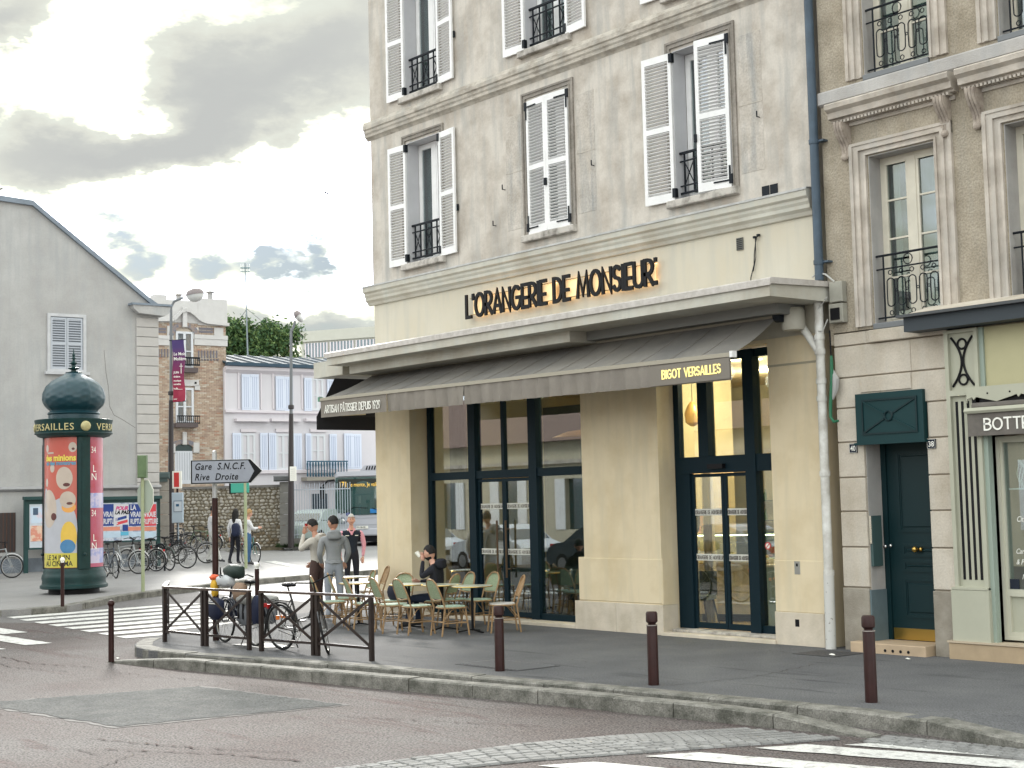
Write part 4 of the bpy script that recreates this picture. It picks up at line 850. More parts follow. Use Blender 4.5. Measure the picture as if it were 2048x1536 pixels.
# ------------------------------------------------------------------ ochre neighbour, nos. 40 and 38
N = empty('stone_house', (0, 0, 0), 0, 'ochre rendered house with carved window surrounds above a stone ground floor', 'building')
NX0, NX1 = .36, 6.5
NW = [(1.06, 2.10, 4.30, 6.58), (3.12, 4.2, 4.30, 6.58), (1.06, 2.10, 7.66, 9.9), (3.12, 4.2, 7.66, 9.9)]
nwm = wall(NX0, NX1, 4.26, 14, NW, .0, .5); nwm.box((NX0, .5, 0), (NX0+.2, 12, 14)); nwm.box((NX1-.2, .5, 0), (NX1, 12, 14)); nwm.box((NX0, 0, 14.001), (NX1, 12, 14.2))
mk('wall', nwm, M_OCHRE, N)
mk('ground_floor_wall', wall(NX0, NX1, 0, 4.25, [(.79, 1.79, -.1, 2.76), (2.72, 5.6, .2, 2.9)], .035, .6), M_ASHB, N)
mk('string_course', MB().extr([(0, 7.60), (-.05, 7.60), (-.06, 7.58), (-.06, 7.43), (-.03, 7.41), (0, 7.40)], .30, NX1), M_TRIMD, N)
mk('corner_strip', MB().box((.30, -.0, 4.1), (.36, .3, 14)), M_OCHRE, N)
# ashlar blocks in courses
ZC = [-.05, .83, 1.365, 1.84, 2.295, 2.77, 3.23, 3.64, 4.07, 4.25]
for i in range(len(ZC)-1):
    a, b = ZC[i], ZC[i+1]; m_ = M_BASEST if i == 0 else M_ASH
    segs = []
    if b <= 2.78: segs = [(.36, .79), (1.79, 2.17)]
    elif i in (5,): segs = [(.36, .72), (1.82, 2.18)]
    elif i == 6 and False: pass
    else:
        j = [.9, 1.45, 1.1, 1.6][i % 4]
        segs = [(.36, .72), (1.82, 2.18)] if b < 3.5 else [(.36, j), (j, 2.18)]
    for x0, x1 in segs:
        y0 = -.02 if i == 0 else 0.0
        mk('stone', MB().bev((x0+.001, y0, a+.009), (x1-.001, .034, b-.009), .007), m_, N)
mk('stone', MB().bev((.79, -.02, 3.42), (1.6, .034, 3.63), .007), M_ASH, N)
mk('ledge', MB().bev((.98, -.05, 4.075), (2.2, .03, 4.24), .01), M_ASH, N)
mk('door_jamb', MB().box((.79, .04, .0), (.80, .36, 2.76)), M_TRIMD, N); mk('door_jamb_base', MB().box((.79, .0, .0), (.815, .36, .80)), mat('jamb_base', (.13, .18, .2), .7, var=.2), N)
def nwindow(x0, x1, z0, z1, ent):
    y = .24
    sr = MB()
    for k, w2, yy in ((0, .055, -.045), (.055, .05, -.03), (.105, .055, -.055), (.16, .07, -.02), (.23, .035, -.04)):
        o = .285-k; a, b, d = x0-o, x1+o, z1+o*.72
        sr.box((a, yy, z0), (a+w2, 0, d)); sr.box((b-w2, yy, z0), (b, 0, d)); sr.box((a+w2, yy, d-w2*.72), (b-w2, 0, d))
    mk('window_surround', sr, M_TRIM, N)
    rl = MB(); rl.box((x0, .001, z0), (x0+.012, y, z1)); rl.box((x1-.012, 0.001, z0), (x1, y, z1)); rl.box((x0+.012, 0.001, z1-.012), (x1-.012, y, z1)); mk('reveal', rl, M_TRIMD, N)
    mk('window_sill', MB().bev((x0-.0, -.05, z0-.06), (x1+.0, .3, z0+.02), .01), mat('zinc_sill', (.16, .17, .18), .6), N)
    f = MB(); c = (x0+x1)/2; frame4(f, x0+.012, x1-.012, z0+.02, z1-.012, .06, y, y+.07); f.box((c-.06, y-.015, z0+.08), (c+.06, y+.06, z1-.07))
    for a, b in ((x0+.072, c-.06), (c+.06, x1-.072)):
        frame4(f, a, b, z0+.08, z1-.072, .04, y-.006, y+.05)
        for k in (1, 2, 3): zz = z0+.12+(z1-z0-.2)*k/4; f.box((a+.04, y, zz-.012), (b-.04, y+.03, zz+.012))
        f.box((a+.03, y-.02, z1-.12), (b-.03, y-.006, z1-.10))
    w = mk('window', f, mat('cream_joinery', (.66, .62, .52), .6, var=.15), N)
    for a, b in ((x0+.11, c-.1), (c+.1, x1-.11)): mk('pane', MB().box((a, y+.02, z0+.12), (b, y+.027, z1-.11)), M_WGLASS, w)
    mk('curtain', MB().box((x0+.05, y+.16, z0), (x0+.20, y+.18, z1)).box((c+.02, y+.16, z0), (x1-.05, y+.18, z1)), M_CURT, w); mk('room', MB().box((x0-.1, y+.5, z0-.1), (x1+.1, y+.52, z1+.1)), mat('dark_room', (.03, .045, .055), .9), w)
    g = MB(); ya = .06; a, b = x0+.02, x1-.02; zt = z0+.92; zbm = z0+.09; zm = z0+.74
    g.tube([(a, ya, zt), (b, ya, zt)], .016, 6); g.tube([(a, ya, zm), (b, ya, zm)], .011, 6); g.tube([(a, ya, zbm), (b, ya, zbm)], .012, 6)
    for xx in (a+.11, b-.02): g.tube([(xx, ya, zbm-.04), (xx, ya, zt)], .012, 6)
    n = 5; wc = (b-a-.15)/n
    for i in range(n):
        cx = a+.13+wc*(i+.5); h2 = .17
        pts = [(cx+.062*math.cos(t), ya, z0+.42+h2*math.copysign(1, math.sin(t))*(1 if abs(math.sin(t)) > .3 else abs(math.sin(t))/.3)*.75+.06*math.sin(t)) for t in [2*PI*k/16 for k in range(16)]]
        g.tube(pts, .0085, 5, closed=True)
        g.ring((cx, ya, zm-.055), .030, .007, 'y', 10, 4); g.ring((cx, ya, zbm+.055), .030, .007, 'y', 10, 4)
        if i < n-1: g.ring((cx+wc/2, ya, z0+.44), .018, .006, 'y', 8, 4)
    g.ring(((a+b)/2, ya, (zt+zm)/2), .07, .008, 'y', 12, 4)
    mk('guard_rail', g, M_IRON, N)
    if ent:
        X0, X1 = x0-.53, x1+.41
        mk('entablature', MB().extr([(0, z1+.80), (-.23, z1+.78), (-.25, z1+.76), (-.24, z1+.70), (-.18, z1+.66), (-.17, z1+.58), (-.11, z1+.57), (-.10, z1+.545), (0, z1+.54)], X0+.02, X1), M_TRIM, N)
        for i in range(int((X1-X0-.1)/.058)): mk('dentil', MB().box((X0+.08+i*.058, -.135, z1+.51), (X0+.08+i*.058+.033, -.0, z1+.545)), M_TRIM, N)
        mk('frieze_moulding', MB().box((X0+.1, -.03, z1+.46), (X1-.05, 0, z1+.51)), M_TRIM, N)
        for cx in (x0-.33, x1+.22):
            mb = MB()
            for dx in (-.075, -.03, .015):
                pr = []; n = 12
                fr_ = [(-.16+.05*math.sin(t*PI*1.0)-.09*(1-math.cos(t*PI))*.5-.0, z1+.51-.50*t) for t in [i/n for i in range(n+1)]]
                yo = [(-.15*(1-t)**1.3-.045-.03*math.sin(t*PI*2), z1+.51-.46*t) for t in [i/n for i in range(n+1)]]
                mb.extr([(0, z1+.51)]+yo+[(0, z1+.05)], cx+dx, cx+dx+.038)
            mb.extr([(0, z1+.51)]+[(y_+.02, z_) for y_, z_ in yo]+[(0, z1+.05)], cx-.085, cx+.065)
            mb.sphere((cx-.01, -.055, z1+.045), (.055, .045, .05), 10, 6)
            mk('console', mb, mat('console_stone', (.45, .39, .33), .9, col2=(.24, .2, .17), vscale=7), N)
for i, (a, b, c, d) in enumerate(NW): nwindow(a, b, c, d, i < 2)
# door of no. 40
D = empty('front_door', (1.30, .36, .13), 0, 'dark green panelled front door with brass kick plate between numbers 40 and 38', 'door')
mk('leaf', MB().box((-.50, 0, 0), (.49, .06, 2.66)), M_DOOR, D)
def panel(x0, x1, z0, z1, par, y=-.0, m_=M_DOOR, nm='panel', w=.035):
    mb = MB(); frame4(mb, x0, x1, z0, z1, w, y-.016, y); frame4(mb, x0+w, x1-w, z0+w, z1-w, w*.5, y-.008, y); mb.bev((x0+w*2, y-.014, z0+w*2), (x1-w*2, y, z1-w*2), .01); mk(nm, mb, m_, par)
panel(-.26, .43, 1.42, 2.50, D); panel(-.22, .43, 1.10, 1.27, D); panel(-.22, .43, .90, 1.06, D); panel(-.22, .43, .30, .82, D)
mk('kick_plate', MB().box((-.41, -.012, .01), (.48, -.0, .16)), M_BRASS, D)
kn = mk('door_knob', MB().sphere((0, 0, 0), .042, 12, 8).tube([(0, 0, 0), (0, .06, 0)], .016, 8), M_BRASS, D, (.02, -.07, 1.20), smooth=True); mk('knob_rose', MB().sphere((.06, .02, 0), .03, 10, 6), M_BRASS, D, (.02, -.04, 1.20), smooth=True)
mk('door_knob', MB().sphere((0, 0, 0), .025, 10, 6).sphere((.085, 0, 0.01), .025, 10, 6), M_CHROME, D, (-.46, -.05, 1.235), smooth=True)
mk('frame_post', MB().box((-.51, -.03, 0), (-.42, .0, 2.66)), M_DOOR, D)
tp = empty('transom_panel', (1.26, 0, 2.75), 0, 'green wooden panel with crossed mouldings and central ring above the front door', 'panel')
mk('board', MB().box((-.535, -.06, 0), (.535, .05, .65)), M_DOORF, tp); fb = MB(); frame4(fb, -.43, .45, .10, .57, .025, -.075, -.06); mk('moulding', fb, M_DOOR, tp)
for a, b in (((-.40, .13), (-.07, .30)), ((.07, .37), (.42, .54)), ((-.40, .54), (-.07, .37)), ((.07, .30), (.42, .13))): mk('moulding', MB().bar((a[0], -.068, a[1]), (b[0], -.068, b[1]), .016, .02), M_DOOR if b[1]-a[1] > 0 else M_DOORF, tp)
mk('ring', MB().ring((0, -.07, .335), .06, .014, 'y', 20, 6), M_DOOR, tp)
mk('drip_board', MB().box((-.56, -.09, -.03), (.56, .0, .0)), M_DOORF, tp)
pi_ = empty('entry_phone', (.825, .14, 1.36), 0, 'grey entry phone panel fixed on the left jamb of the green door', 'intercom')
mk('housing', MB().box((-.02, -.10, -.25), (.02, .10, .42)), mat('phone_green', (.05, .09, .09), .5), pi_); mk('side_plate', MB().box((-.025, -.115, .05), (.015, -.10, .42)), M_CHROME, pi_)
st = empty('door_step', (1.17, 0, 0), 0, 'pale stone doorstep with four round vent holes below the green door', 'step')
mk('step', MB().bev((-.585, -.20, -.05), (.60, .40, .13), .012), mat('step_stone', (.50, .38, .26), .7, var=.2, vscale=3), st)
for i in range(4): mk('vent_hole', MB().tube([(-.02+i*.12, -.205, .045), (-.02+i*.12, -.199, .045)], .020, 12), M_BLACK, st)
for x, z, t, lb in ((.625, 2.685, '40', 'dark blue enamel plate with white number 40 left of the green door'), (1.865, 2.69, '38', 'dark blue enamel plate with white number 38 right of the green door')):
    pl = empty('number_plate', (x, -.018, z), 0, lb, 'number plate'); mk('plate', MB().bev((-.065, 0, -.062), (.065, .016, .062), .004), mat('enamel_blue', (.006, .010, .025), .5, spec=.2), pl)
    text(t, .098, M_OFF, parent=pl, loc=(0, -.002, -.034), align='CENTER', sx=.9, off=.001, ext=.001)
    ff = MB(); frame4(ff, -.060, .060, -.057, .057, .0025, -.002, 0); mk('border', ff, M_OFF, pl)
# shop at 38
P = empty('painted_shopfront', (0, 0, 0), 0, 'sage green painted shop front with slotted pilaster at the right edge', 'shop front')
mk('pilaster', wall(2.18, 2.66, .20, 4.10, [(2.235, 2.605, .90, 3.27), (2.235, 2.605, 3.34, 4.06)], -.10, .03), M_SHOP, P)
mk('pilaster_back', MB().box((2.2, -.05, .9), (2.64, -.045, 4.08)), M_SHOP, P)
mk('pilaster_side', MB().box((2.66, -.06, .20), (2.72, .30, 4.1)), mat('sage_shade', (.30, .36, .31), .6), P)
mk('pilaster_base', MB().bev((2.13, -.13, .20), (2.67, .03, .86), .01), M_SHOP, P); mk('base_cap', MB().box((2.15, -.135, .86), (2.66, .0, .885)), M_SHOP, P)
for i in range(4): mk('slot', MB().bev((2.275+i*.082, -.056, .98), (2.313+i*.082, -.04, 3.20), .004), M_BLACK, P)
cx = 2.415; ir = MB()
for sgn in (-1, 1): ir.tube([(cx+sgn*(.012+.145*abs(t)**1.9), -.06, 3.70+t*.31) for t in [-1+k/8 for k in range(17)]], .015, 6)
ir.ring((cx, -.06, 3.92), .062, .014, 'y', 20, 6); ir.ring((cx, -.06, 3.47), .062, .014, 'y', 20, 6); mk('iron_ornament', ir, M_BLACK, P)
mk('fascia', MB().box((2.66, -.03, 3.33), (5.7, .03, 4.10)), mat('sage_fascia', (.46, .43, .26), .6, var=.05), P)
# scalloped pelmet
sc = [(2.50, 3.36), (5.7, 3.36)]; lo = []
x = 5.7
while x > 2.5: lo += [(x, 3.20), (x-.02, 3.235), (x-.09, 3.215), (x-.30, 3.165), (x-.51, 3.215), (x-.58, 3.235)]; x -= .62
sc += [(max(a, 2.5), b) for a, b in lo]+[(2.5, 3.2)]
mk('scalloped_pelmet', MB().prism([(a, b) for a, b in sc][::-1], -.14, -.12), M_SHOP, P)
for i in range(6): mk('pelmet_bolt', MB().tube([(2.80+i*.31, -.145, 3.27), (2.80+i*.31, -.14, 3.27)], .012, 8), M_BLACK, P)
mk('blind_recess', MB().box((2.55, -.10, 3.02), (5.7, -.035, 3.33)), M_BLACK, P)
mk('blind_roll', MB().tube([(2.58, -.12, 3.12), (5.7, -.12, 3.12)], .045, 10), M_SHOPD, P)
mk('blind_bar', MB().extr([(-.10, 3.03), (-.20, 3.03), (-.22, 3.06), (-.20, 3.10), (-.10, 3.10)], 2.50, 5.7), M_SHOP, P)
mk('sign_board', MB().box((2.52, -.17, 2.75), (5.7, -.15, 3.028)), M_SHOPD, P)
letters('BOTTE', 2.76, 3.36, 2.82, .135, -.176, .021, .008, M_OFF, P, gap=.14)
sf = MB(); frame4(sf, 2.72, 4.6, .25, 2.74, .045, .10, .18); frame4(sf, 2.765, 4.555, .83, 2.70, .035, .12, .18); frame4(sf, 2.765, 4.555, .295, .83, .05, .11, .18); mk('window_frame', sf, mat('sage_light', (.50, .49, .40), .55), P)
mk('lower_panel', MB().box((2.81, .15, .34), (4.5, .17, .79)), M_SHOP, P); mk('pane', MB().box((2.80, .15, .865), (4.52, .158, 2.665)), M_GLASS, P)
mk('shelf', MB().box((2.80, .22, 2.08), (4.5, .40, 2.10)), M_WHITE, P)
y = 2.0
for t, x, z, s_ in (('Casson', 3.04, 1.83, .095), ('Citron Ca', 2.93, 1.69, .095), ('Noise', 3.08, 1.52, .095), ('Caramel B', 2.90, 1.30, .09), ('& Pomme C', 2.90, 1.17, .09), ('Marron', 2.97, .99, .09), ('Poi', 3.06, .905, .0)):
    if s_: text(t, s_, M_OFF, parent=P, loc=(x, .145, z), shear=.35, sx=.8, ext=.001)
mk('window_card', MB().box((2.80, .143, .87), (2.93, .146, .99)), mat('card_blue', (.01, .015, .03), .5), P)
mk('plinth_stone', MB().bev((2.08, -.15, -.06), (5.7, .1, .20), .01), mat('tan_stone', (.42, .32, .21), .8, col2=(.34, .26, .17), vscale=2.5), P)
mk('plinth_cap', MB().box((2.07, -.165, .202), (5.72, .1, .225)), mat('tan_cap', (.46, .38, .28), .7), P)
sc_ = empty('shop_canopy', (0, 0, 0), 0, 'dark flat canopy with thin metal edge over the sage shop front', 'canopy')
mk('canopy', MB().box((1.76, -.34, 4.12), (5.9, -.001, 4.30)), mat('canopy_dark', (.035, .045, .055), .6), sc_); mk('canopy_edge', MB().box((1.70, -.42, 4.30), (5.95, .0, 4.335)), mat('canopy_edge', (.06, .065, .07), .5), sc_); mk('flashing', MB().extr([(0, 4.45), (-.42, 4.337), (0, 4.337)], 1.9, 5.9), M_ASH, sc_)
curtain('curtain', 2.9, 3.5, .55, .4, 2.6, mat('tan_curtain', (.32, .22, .14), .9, var=.3, vscale=6), 'tan draped curtain inside the sage shop window', .06)
curtain('curtain', 3.3, 4.4, .9, .4, 2.75, mat('tan_grey_curtain', (.30, .27, .22), .9), 'grey draped cloth at the back of the sage shop window', .05)
mk('shop_back_wall', MB().box((2.3, 2.4, 0), (6, 2.45, 4.1)), mat('interior_wall', (.50, .37, .15), .9, var=.1), P)
vs_ = empty('dried_stems', (2.93, .3, 2.10), 0, 'pale twisted stems in the top left of the sage shop window', 'plant')
for i in range(4): mk('stem', MB().tube([(.03*i-.04+.012*math.sin(k*1.3+i), .01*math.cos(k+i), k*.05) for k in range(8)], .006, 5), M_OFF, vs_)

# ------------------------------------------------------------------ street furniture near the camera
def bollard_square(p, h_, label, r_=.062):
    e = empty('bollard', p, .65, label, 'bollard', 'dark brown kerbside bollards')
    mk('post', MB().lathe([(.001, 0), (r_, 0), (r_*.98, h_-.16), (r_*.9, h_-.145), (.001, h_-.145)], 12), M_BROWN, e, smooth=True)
    mk('neck', MB().lathe([(r_*.72, h_-.15), (r_*.72, h_-.125)], 12), M_BROWN, e); mk('head', MB().lathe([(.001, h_-.13), (r_*.75, h_-.13), (r_*1.08, h_-.11), (r_*1.08, h_-.02), (r_*.9, h_), (.001, h_+.002)], 12), M_BROWN, e, smooth=True)
    mk('collar', MB().lathe([(r_*1.06, h_-.155), (r_*1.06, h_-.147), (r_*.9, h_-.147)], 12), mat('worn_edge', (.3, .27, .25), .5), e); return e
bollard_square((3.80, -3.94, 0), .86, 'dark brown bollard in front of the green door, rightmost of the kerbside row')
bollard_square((1.13, -4.36, 0), .815, 'dark brown bollard in front of the stone pier left of the cafe entrance')
bollard_square((-1.33, -4.60, 0), .80, 'dark brown bollard beside the ribbed drain cover, in front of the terrace chairs')
e = empty('bollard', (-7.62, -6.87, -.12), 0, 'slim round-headed brown bollard standing alone at the tip of the outer kerb', 'bollard')
mk('post', MB().lathe([(.001, 0), (.042, 0), (.040, .78), (.028, .80), (.001, .80)], 12), M_BROWN, e); mk('ball', MB().sphere((0, 0, .85), .052, 14, 9), M_BROWN, e, smooth=True); mk('neck', MB().lathe([(.036, .785), (.036, .81), (.02, .82)], 12), M_BROWN, e)
for p, lb, h_ in ((G(125, 1213), 'thin white-topped brown post in front of the advertising column', 1.0), (G(515, 1250), 'white-topped brown post standing behind the gap between the two fence panels', 1.05)):
    e = empty('bollard', p, 0, lb, 'bollard', 'white-topped brown posts'); mk('post', MB().lathe([(.001, 0), (.040, 0), (.040, h_-.06), (.001, h_-.06)], 12), M_BROWN, e); mk('white_ball', MB().sphere((0, 0, h_), .052, 14, 9), M_OFF, e, smooth=True); mk('neck', MB().lathe([(.04, h_-.07), (.03, h_-.03)], 10), M_OFF, e)
M_BARR = mat('barrier_paint', (.026, .016, .014), .4, var=.4, vscale=10, spec=.45)
def barrier(P_, label, name='barrier'):
    P_ = [Vector((x, y, 0)) for x, y in P_]; e = empty(name, P_[0], 0, label, 'barrier'); o = P_[0]
    for i in range(len(P_)-1):
        a, b = P_[i]-o, P_[i+1]-o; d = (b-a).normalized(); H = .86
        off = .048 if i < len(P_)-2 else 0
        for k, q in ((0, a+d*(.048 if i > 0 else 0)), (1, b-d*(.048 if i < len(P_)-2 else 0))):
            mk('post', MB().bar(q+Vector((0, 0, -.02)), q+Vector((0, 0, H-.02)), .055, .055, upv=d), M_BARR, e)
        a2, b2 = a+d*.03, b-d*.03; z = Vector((0, 0, 1))
        mk('top_rail', MB().bar(a-d*.03+z*(H), b+d*.03+z*(H), .065, .035), mat('rail_top_paint', (.07, .048, .04), .3, spec=.6), e)
        mk('bottom_rail', MB().bar(a2+z*.17, b2+z*.17, .035, .035), M_BARR, e)
        mk('brace', MB().bar(a2+z*.19, b2+z*(H-.04), .012, .04), M_BARR, e); mk('brace', MB().bar(a2+z*(H-.04), b2+z*.19, .012, .04, ), M_BARR, e)
        c = (a2+b2)/2+z*(.19+H-.04)/2; mk('brace_boss', MB().sphere(tuple(c), .035, 10, 6), M_BARR, e)
    return e
barrier([(-8.72, -5.48), (-7.52, -5.41), (-6.36, -5.29)], 'brown cross-braced street barrier shielding the bicycle with panniers')
barrier([(-6.07, -5.25), (-4.87, -5.07), (-3.60, -4.98)], 'brown cross-braced street barrier beside the terrace chairs, nearest the road')
barrier([(-8.85, -5.42), (-10.10, -4.75)], 'short bent brown barrier panel at the left end of the row')
# direction sign on its post
dsn = empty('direction_sign', (-8.25, -4.83, 0), HANG-PI/2+R(4), 'grey arrow sign reading Gare S.N.C.F. Rive Droite on a brown post', 'sign')
fr = Frame(432, 23.98, 4)
mk('post', MB().lathe([(.001, 0), (.052, 0), (.048, 2.25), (.001, 2.25)], 12), M_BROWN, dsn, smooth=True)
mk('upper_post', MB().lathe([(.001, 2.25), (.040, 2.25), (.038, 2.96), (.03, 3.0), (.001, 3.01)], 12), mat('galvanised', (.38, .38, .38), .45, metal=.5), dsn, smooth=True)
for z in (2.55, 2.80): mk('clamp', MB().box((-.06, -.055, z-.02), (.06, .05, z+.02)), mat('galvanised', (.38, .38, .38), .45, metal=.5), dsn)
def arrow(k): return [(-.36+k, 2.475+k), (.58-k*.3, 2.475+k), (.765-k*1.35, 2.665), (.58-k*.3, 2.855-k), (-.36+k, 2.855-k)]
mk('panel', MB().prism(arrow(0), -.125, -.06), mat('sign_side', (.62, .64, .62), .5), dsn)
mk('border', MB().prism(arrow(.004), -.129, -.1255), M_BLACK, dsn)
mk('face', MB().prism([(-.336, 2.495), (.545, 2.495), (.64, 2.665), (.545, 2.835), (-.336, 2.835)], -.1325, -.1295), mat('sign_face', (.30, .32, .37), .45, var=.15, vscale=4), dsn)
text('Gare  S.N.C.F.', .150, M_BLACK, parent=dsn, loc=(-.30, -.134, 2.70), shear=.25, sx=.80, off=.0025, ext=.001, space=1.12)
text('Rive  Droite', .150, M_BLACK, parent=dsn, loc=(-.30, -.134, 2.535), shear=.25, sx=.80, off=.0025, ext=.001, space=1.12)
gp = mat('pale_green_paint', (.30, .35, .19), .6, col2=(.36, .40, .28), vscale=4)
p = G(286, 1183); e = empty('sign_post', p, HANG-PI/2, 'pale green post with the grey backs of road signs beside the advertising column', 'sign post')
mk('post', MB().lathe([(.001, 0), (.045, 0), (.043, 3.28), (.001, 3.28)], 10), gp, e, smooth=True)
mk('top_box', MB().bev((-.10, -.12, 2.75), (.12, .05, 3.3), .02), mat('box_green', (.13, .20, .10), .6, var=.3), e)
oc = [(.05+.20*math.cos(R(22.5+45*k)), 2.30+.42*math.sin(R(22.5+45*k))) for k in range(8)]
mk('octagonal_back', MB().prism(oc, .05, .09), mat('sign_back', (.33, .38, .32), .5), e); mk('rim', MB().prism([(x*1.05, 2.30+(z-2.30)*1.05) for x, z in oc], .092, .11), M_OFF, e)
p = G(492, 1137); e = empty('sign_post', p, HANG-PI/2, 'pale green post with small green sign beside the standing cyclists', 'sign post')
mk('post', MB().lathe([(.001, 0), (.05, 0), (.048, 2.75), (.001, 2.75)], 10), gp, e, smooth=True); mk('sign_plate', MB().bev((-.44, -.02, 2.30), (.12, .02, 2.72), .02), mat('turq', (.05, .33, .25), .5), e); mk('sign_back', MB().bev((-.50, .02, 2.28), (-.30, .06, 2.7), .02), M_BLACK, e)
# ------------------------------------------------------------------ advertising column
MC = Dp(148, 36.75); mo = empty('advertising_column', MC, HANG+PI, 'dark green domed advertising column reading VERSAILLES with film and concert posters', 'advertising column')
M_MG = mat('column_green', (.005, .036, .037), .42, var=.3, vscale=6, spec=.35); M_MGD = mat('dome_green', (.007, .040, .055), .32, spec=.5)
def lp(name, prof, m_, seg=40, smooth=True): return mk(name, MB().lathe(prof, seg), m_, mo, smooth=smooth)
lp('foot', [(.001, 0), (.60, 0), (.60, .14), (.75, .14)], M_BLACK)
lp('plinth', [(.76, .12), (.80, .14), (.80, .20), (.755, .23), (.745, .30), (.765, .38), (.745, .46), (.72, .50), (.725, .54), (.705, .58), (.70, .62)], M_MG)
lp('drum', [(.675, .60), (.675, 3.80)], M_MG, 48)
lp('frieze', [(.70, 3.76), (.85, 3.80), (.90, 3.86), (.90, 4.10), (.915, 4.13), (.93, 4.20), (.90, 4.21), (.62, 4.22)], M_MG, 48)
lp('rim', [(.905, 3.85), (.925, 3.86), (.925, 3.885), (.905, 3.895)], M_MG, 48)
lp('dome_base', [(.60, 4.20), (.60, 4.33), (.63, 4.36), (.60, 4.40), (.57, 4.42)], M_MGD)
# lobed dome with fish-scale relief
dprof = [(.57, 4.42), (.585, 4.45), (.66, 4.52), (.725, 4.62), (.75, 4.73), (.74, 4.84), (.70, 4.96), (.62, 5.08), (.50, 5.18), (.36, 5.26), (.25, 5.32), (.17, 5.38)]
db = MB(); seg = 96; nr = 44
import bisect as _b
def dint(t):
    s_ = t*(len(dprof)-1); i = min(int(s_), len(dprof)-2); f_ = s_-i
    p0, p1, p2, p3 = dprof[max(i-1, 0)], dprof[i], dprof[i+1], dprof[min(i+2, len(dprof)-1)]
    cr_ = lambda a, b, c, d: .5*((2*b)+(-a+c)*f_+(2*a-5*b+4*c-d)*f_*f_+(-a+3*b-3*c+d)*f_**3)
    return cr_(p0[0], p1[0], p2[0], p3[0]), cr_(p0[1], p1[1], p2[1], p3[1])
for k in range(seg):
    a = 2*PI*k/seg
    for i in range(nr+1):
        r_, z = dint(i/nr); q = (k*8/seg*1.0) % 1.0; rib = .018*max(0, 1-min(q, 1-q)*9)
        sc2 = .007*math.sin(i/nr*PI*16+(PI if (int(k*24/seg) % 2) else 0))*abs(math.sin(PI*k*24/seg)) if .15 < i/nr < .95 else 0
        r_ += rib*(r_/.75)+sc2*(r_/.75); db.v.append((r_*math.cos(a), r_*math.sin(a), z))
for k in range(seg):
    l = (k+1) % seg
    for i in range(nr): db.f.append([k*(nr+1)+i, l*(nr+1)+i, l*(nr+1)+i+1, k*(nr+1)+i+1])
mk('dome', db, M_MGD, mo, smooth=True)
lp('finial', [(.17, 5.36), (.20, 5.38), (.12, 5.40), (.07, 5.40), (.06, 5.44), (.13, 5.47), (.14, 5.49), (.06, 5.52), (.045, 5.56), (.085, 5.60), (.09, 5.62), (.035, 5.66), (.03, 5.70), (.06, 5.73), (.025, 5.77), (.04, 5.82), (.018, 5.86), (.014, 5.92), (.001, 5.98)], M_MG, 14)
def cyl(name, r_, a0, a1, z0, z1, m_, par=mo, seg=14): return mk(name, MB().lathe([(r_, z0), (r_, z1), (r_-.004, z1)], seg, a0=R(-a1), a1=R(-a0)), m_, par)
# angle 0 faces the street; in cyl, blobp and ctext + is to the left
for k in range(3):
    c = 36+120*k
    mk('pilaster', MB().lathe([(.73, .60), (.73, 3.78), (.66, 3.78)], 6, a0=R(c-12), a1=R(c+12)), M_MG, mo); mk('pilaster_rib', MB().lathe([(.745, .8), (.745, 3.6), (.72, 3.6)], 3, a0=R(c-5), a1=R(c+5)), M_MG, mo)
    mk('pilaster_knob', MB().sphere((.745*math.cos(R(c)), .745*math.sin(R(c)), .95), .045, 10, 6), M_MG, mo, smooth=True)
    mk('medallion', MB().sphere((0, 0, 0), (.05, .125, .125), 16, 8), mat('medallion_gold', (.42, .38, .20), .4, metal=.3), mo, (.915*math.cos(R(c-2)), .915*math.sin(R(c-2)), 4.02), (0, 0, R(c-2)), smooth=True)
pr_ = lambda n, c, **k: mat(n, c, .35, coat=.3, **k)
ps = cyl('film_poster', .690, -22, 71, .63, 3.76, pr_('poster_red', (.50, .085, .065), col2=(.46, .12, .09), vscale=.9), seg=24)
cyl('poster_edge', .692, 66, 71, .63, 3.76, pr_('poster_pale', (.62, .45, .40)))
def blobp(ac, zc, ra, rz_, m_, r_=.6925, n=26):
    mb = MB(); ac = -ac; vs = [(r_*math.cos(R(ac)), r_*math.sin(R(ac)), zc)]
    for j in (1, 2, 3):
        for i in range(n):
            t = 2*PI*i/n; a = R(ac+ra*math.cos(t)*j/3); vs.append((r_*math.cos(a), r_*math.sin(a), zc+rz_*math.sin(t)*j/3))
    fs = [(0, 1+i, 1+(i+1) % n) for i in range(n)]
    for j in (0, 1): fs += [(1+j*n+i, 1+(j+1)*n+i, 1+(j+1)*n+(i+1) % n, 1+j*n+(i+1) % n) for i in range(n)]
    mk('poster_print', mb.add(vs, fs), m_, mo)
PW_ = pr_('poster_white', (.50, .42, .36), var=.1, vscale=3); PB_ = pr_('poster_grey', (.44, .45, .50), var=.08)
PD_ = pr_('poster_dark', (.10, .03, .03))
cyl('poster_print', .6922, -22, 60, .98, 1.75, PB_, seg=20)
blobp(52, 1.6, 15, .95, PB_, .6930); blobp(10, 1.55, 33, .75, PB_, .6930); blobp(40, 2.05, 21, .46, PW_, .6940); blobp(3, 2.78, 17, .27, PW_, .6940); blobp(-4, 2.26, 16, .20, PW_, .6941); blobp(-6, 2.08, 14, .13, pr_('poster_orange', (.70, .33, .08)), .6936)
blobp(-14, 3.52, 8, .12, PW_); blobp(30, 3.02, 6, .10, PW_); blobp(46, 3.50, 5, .09, PW_); blobp(48, 2.68, 5, .1, PW_)
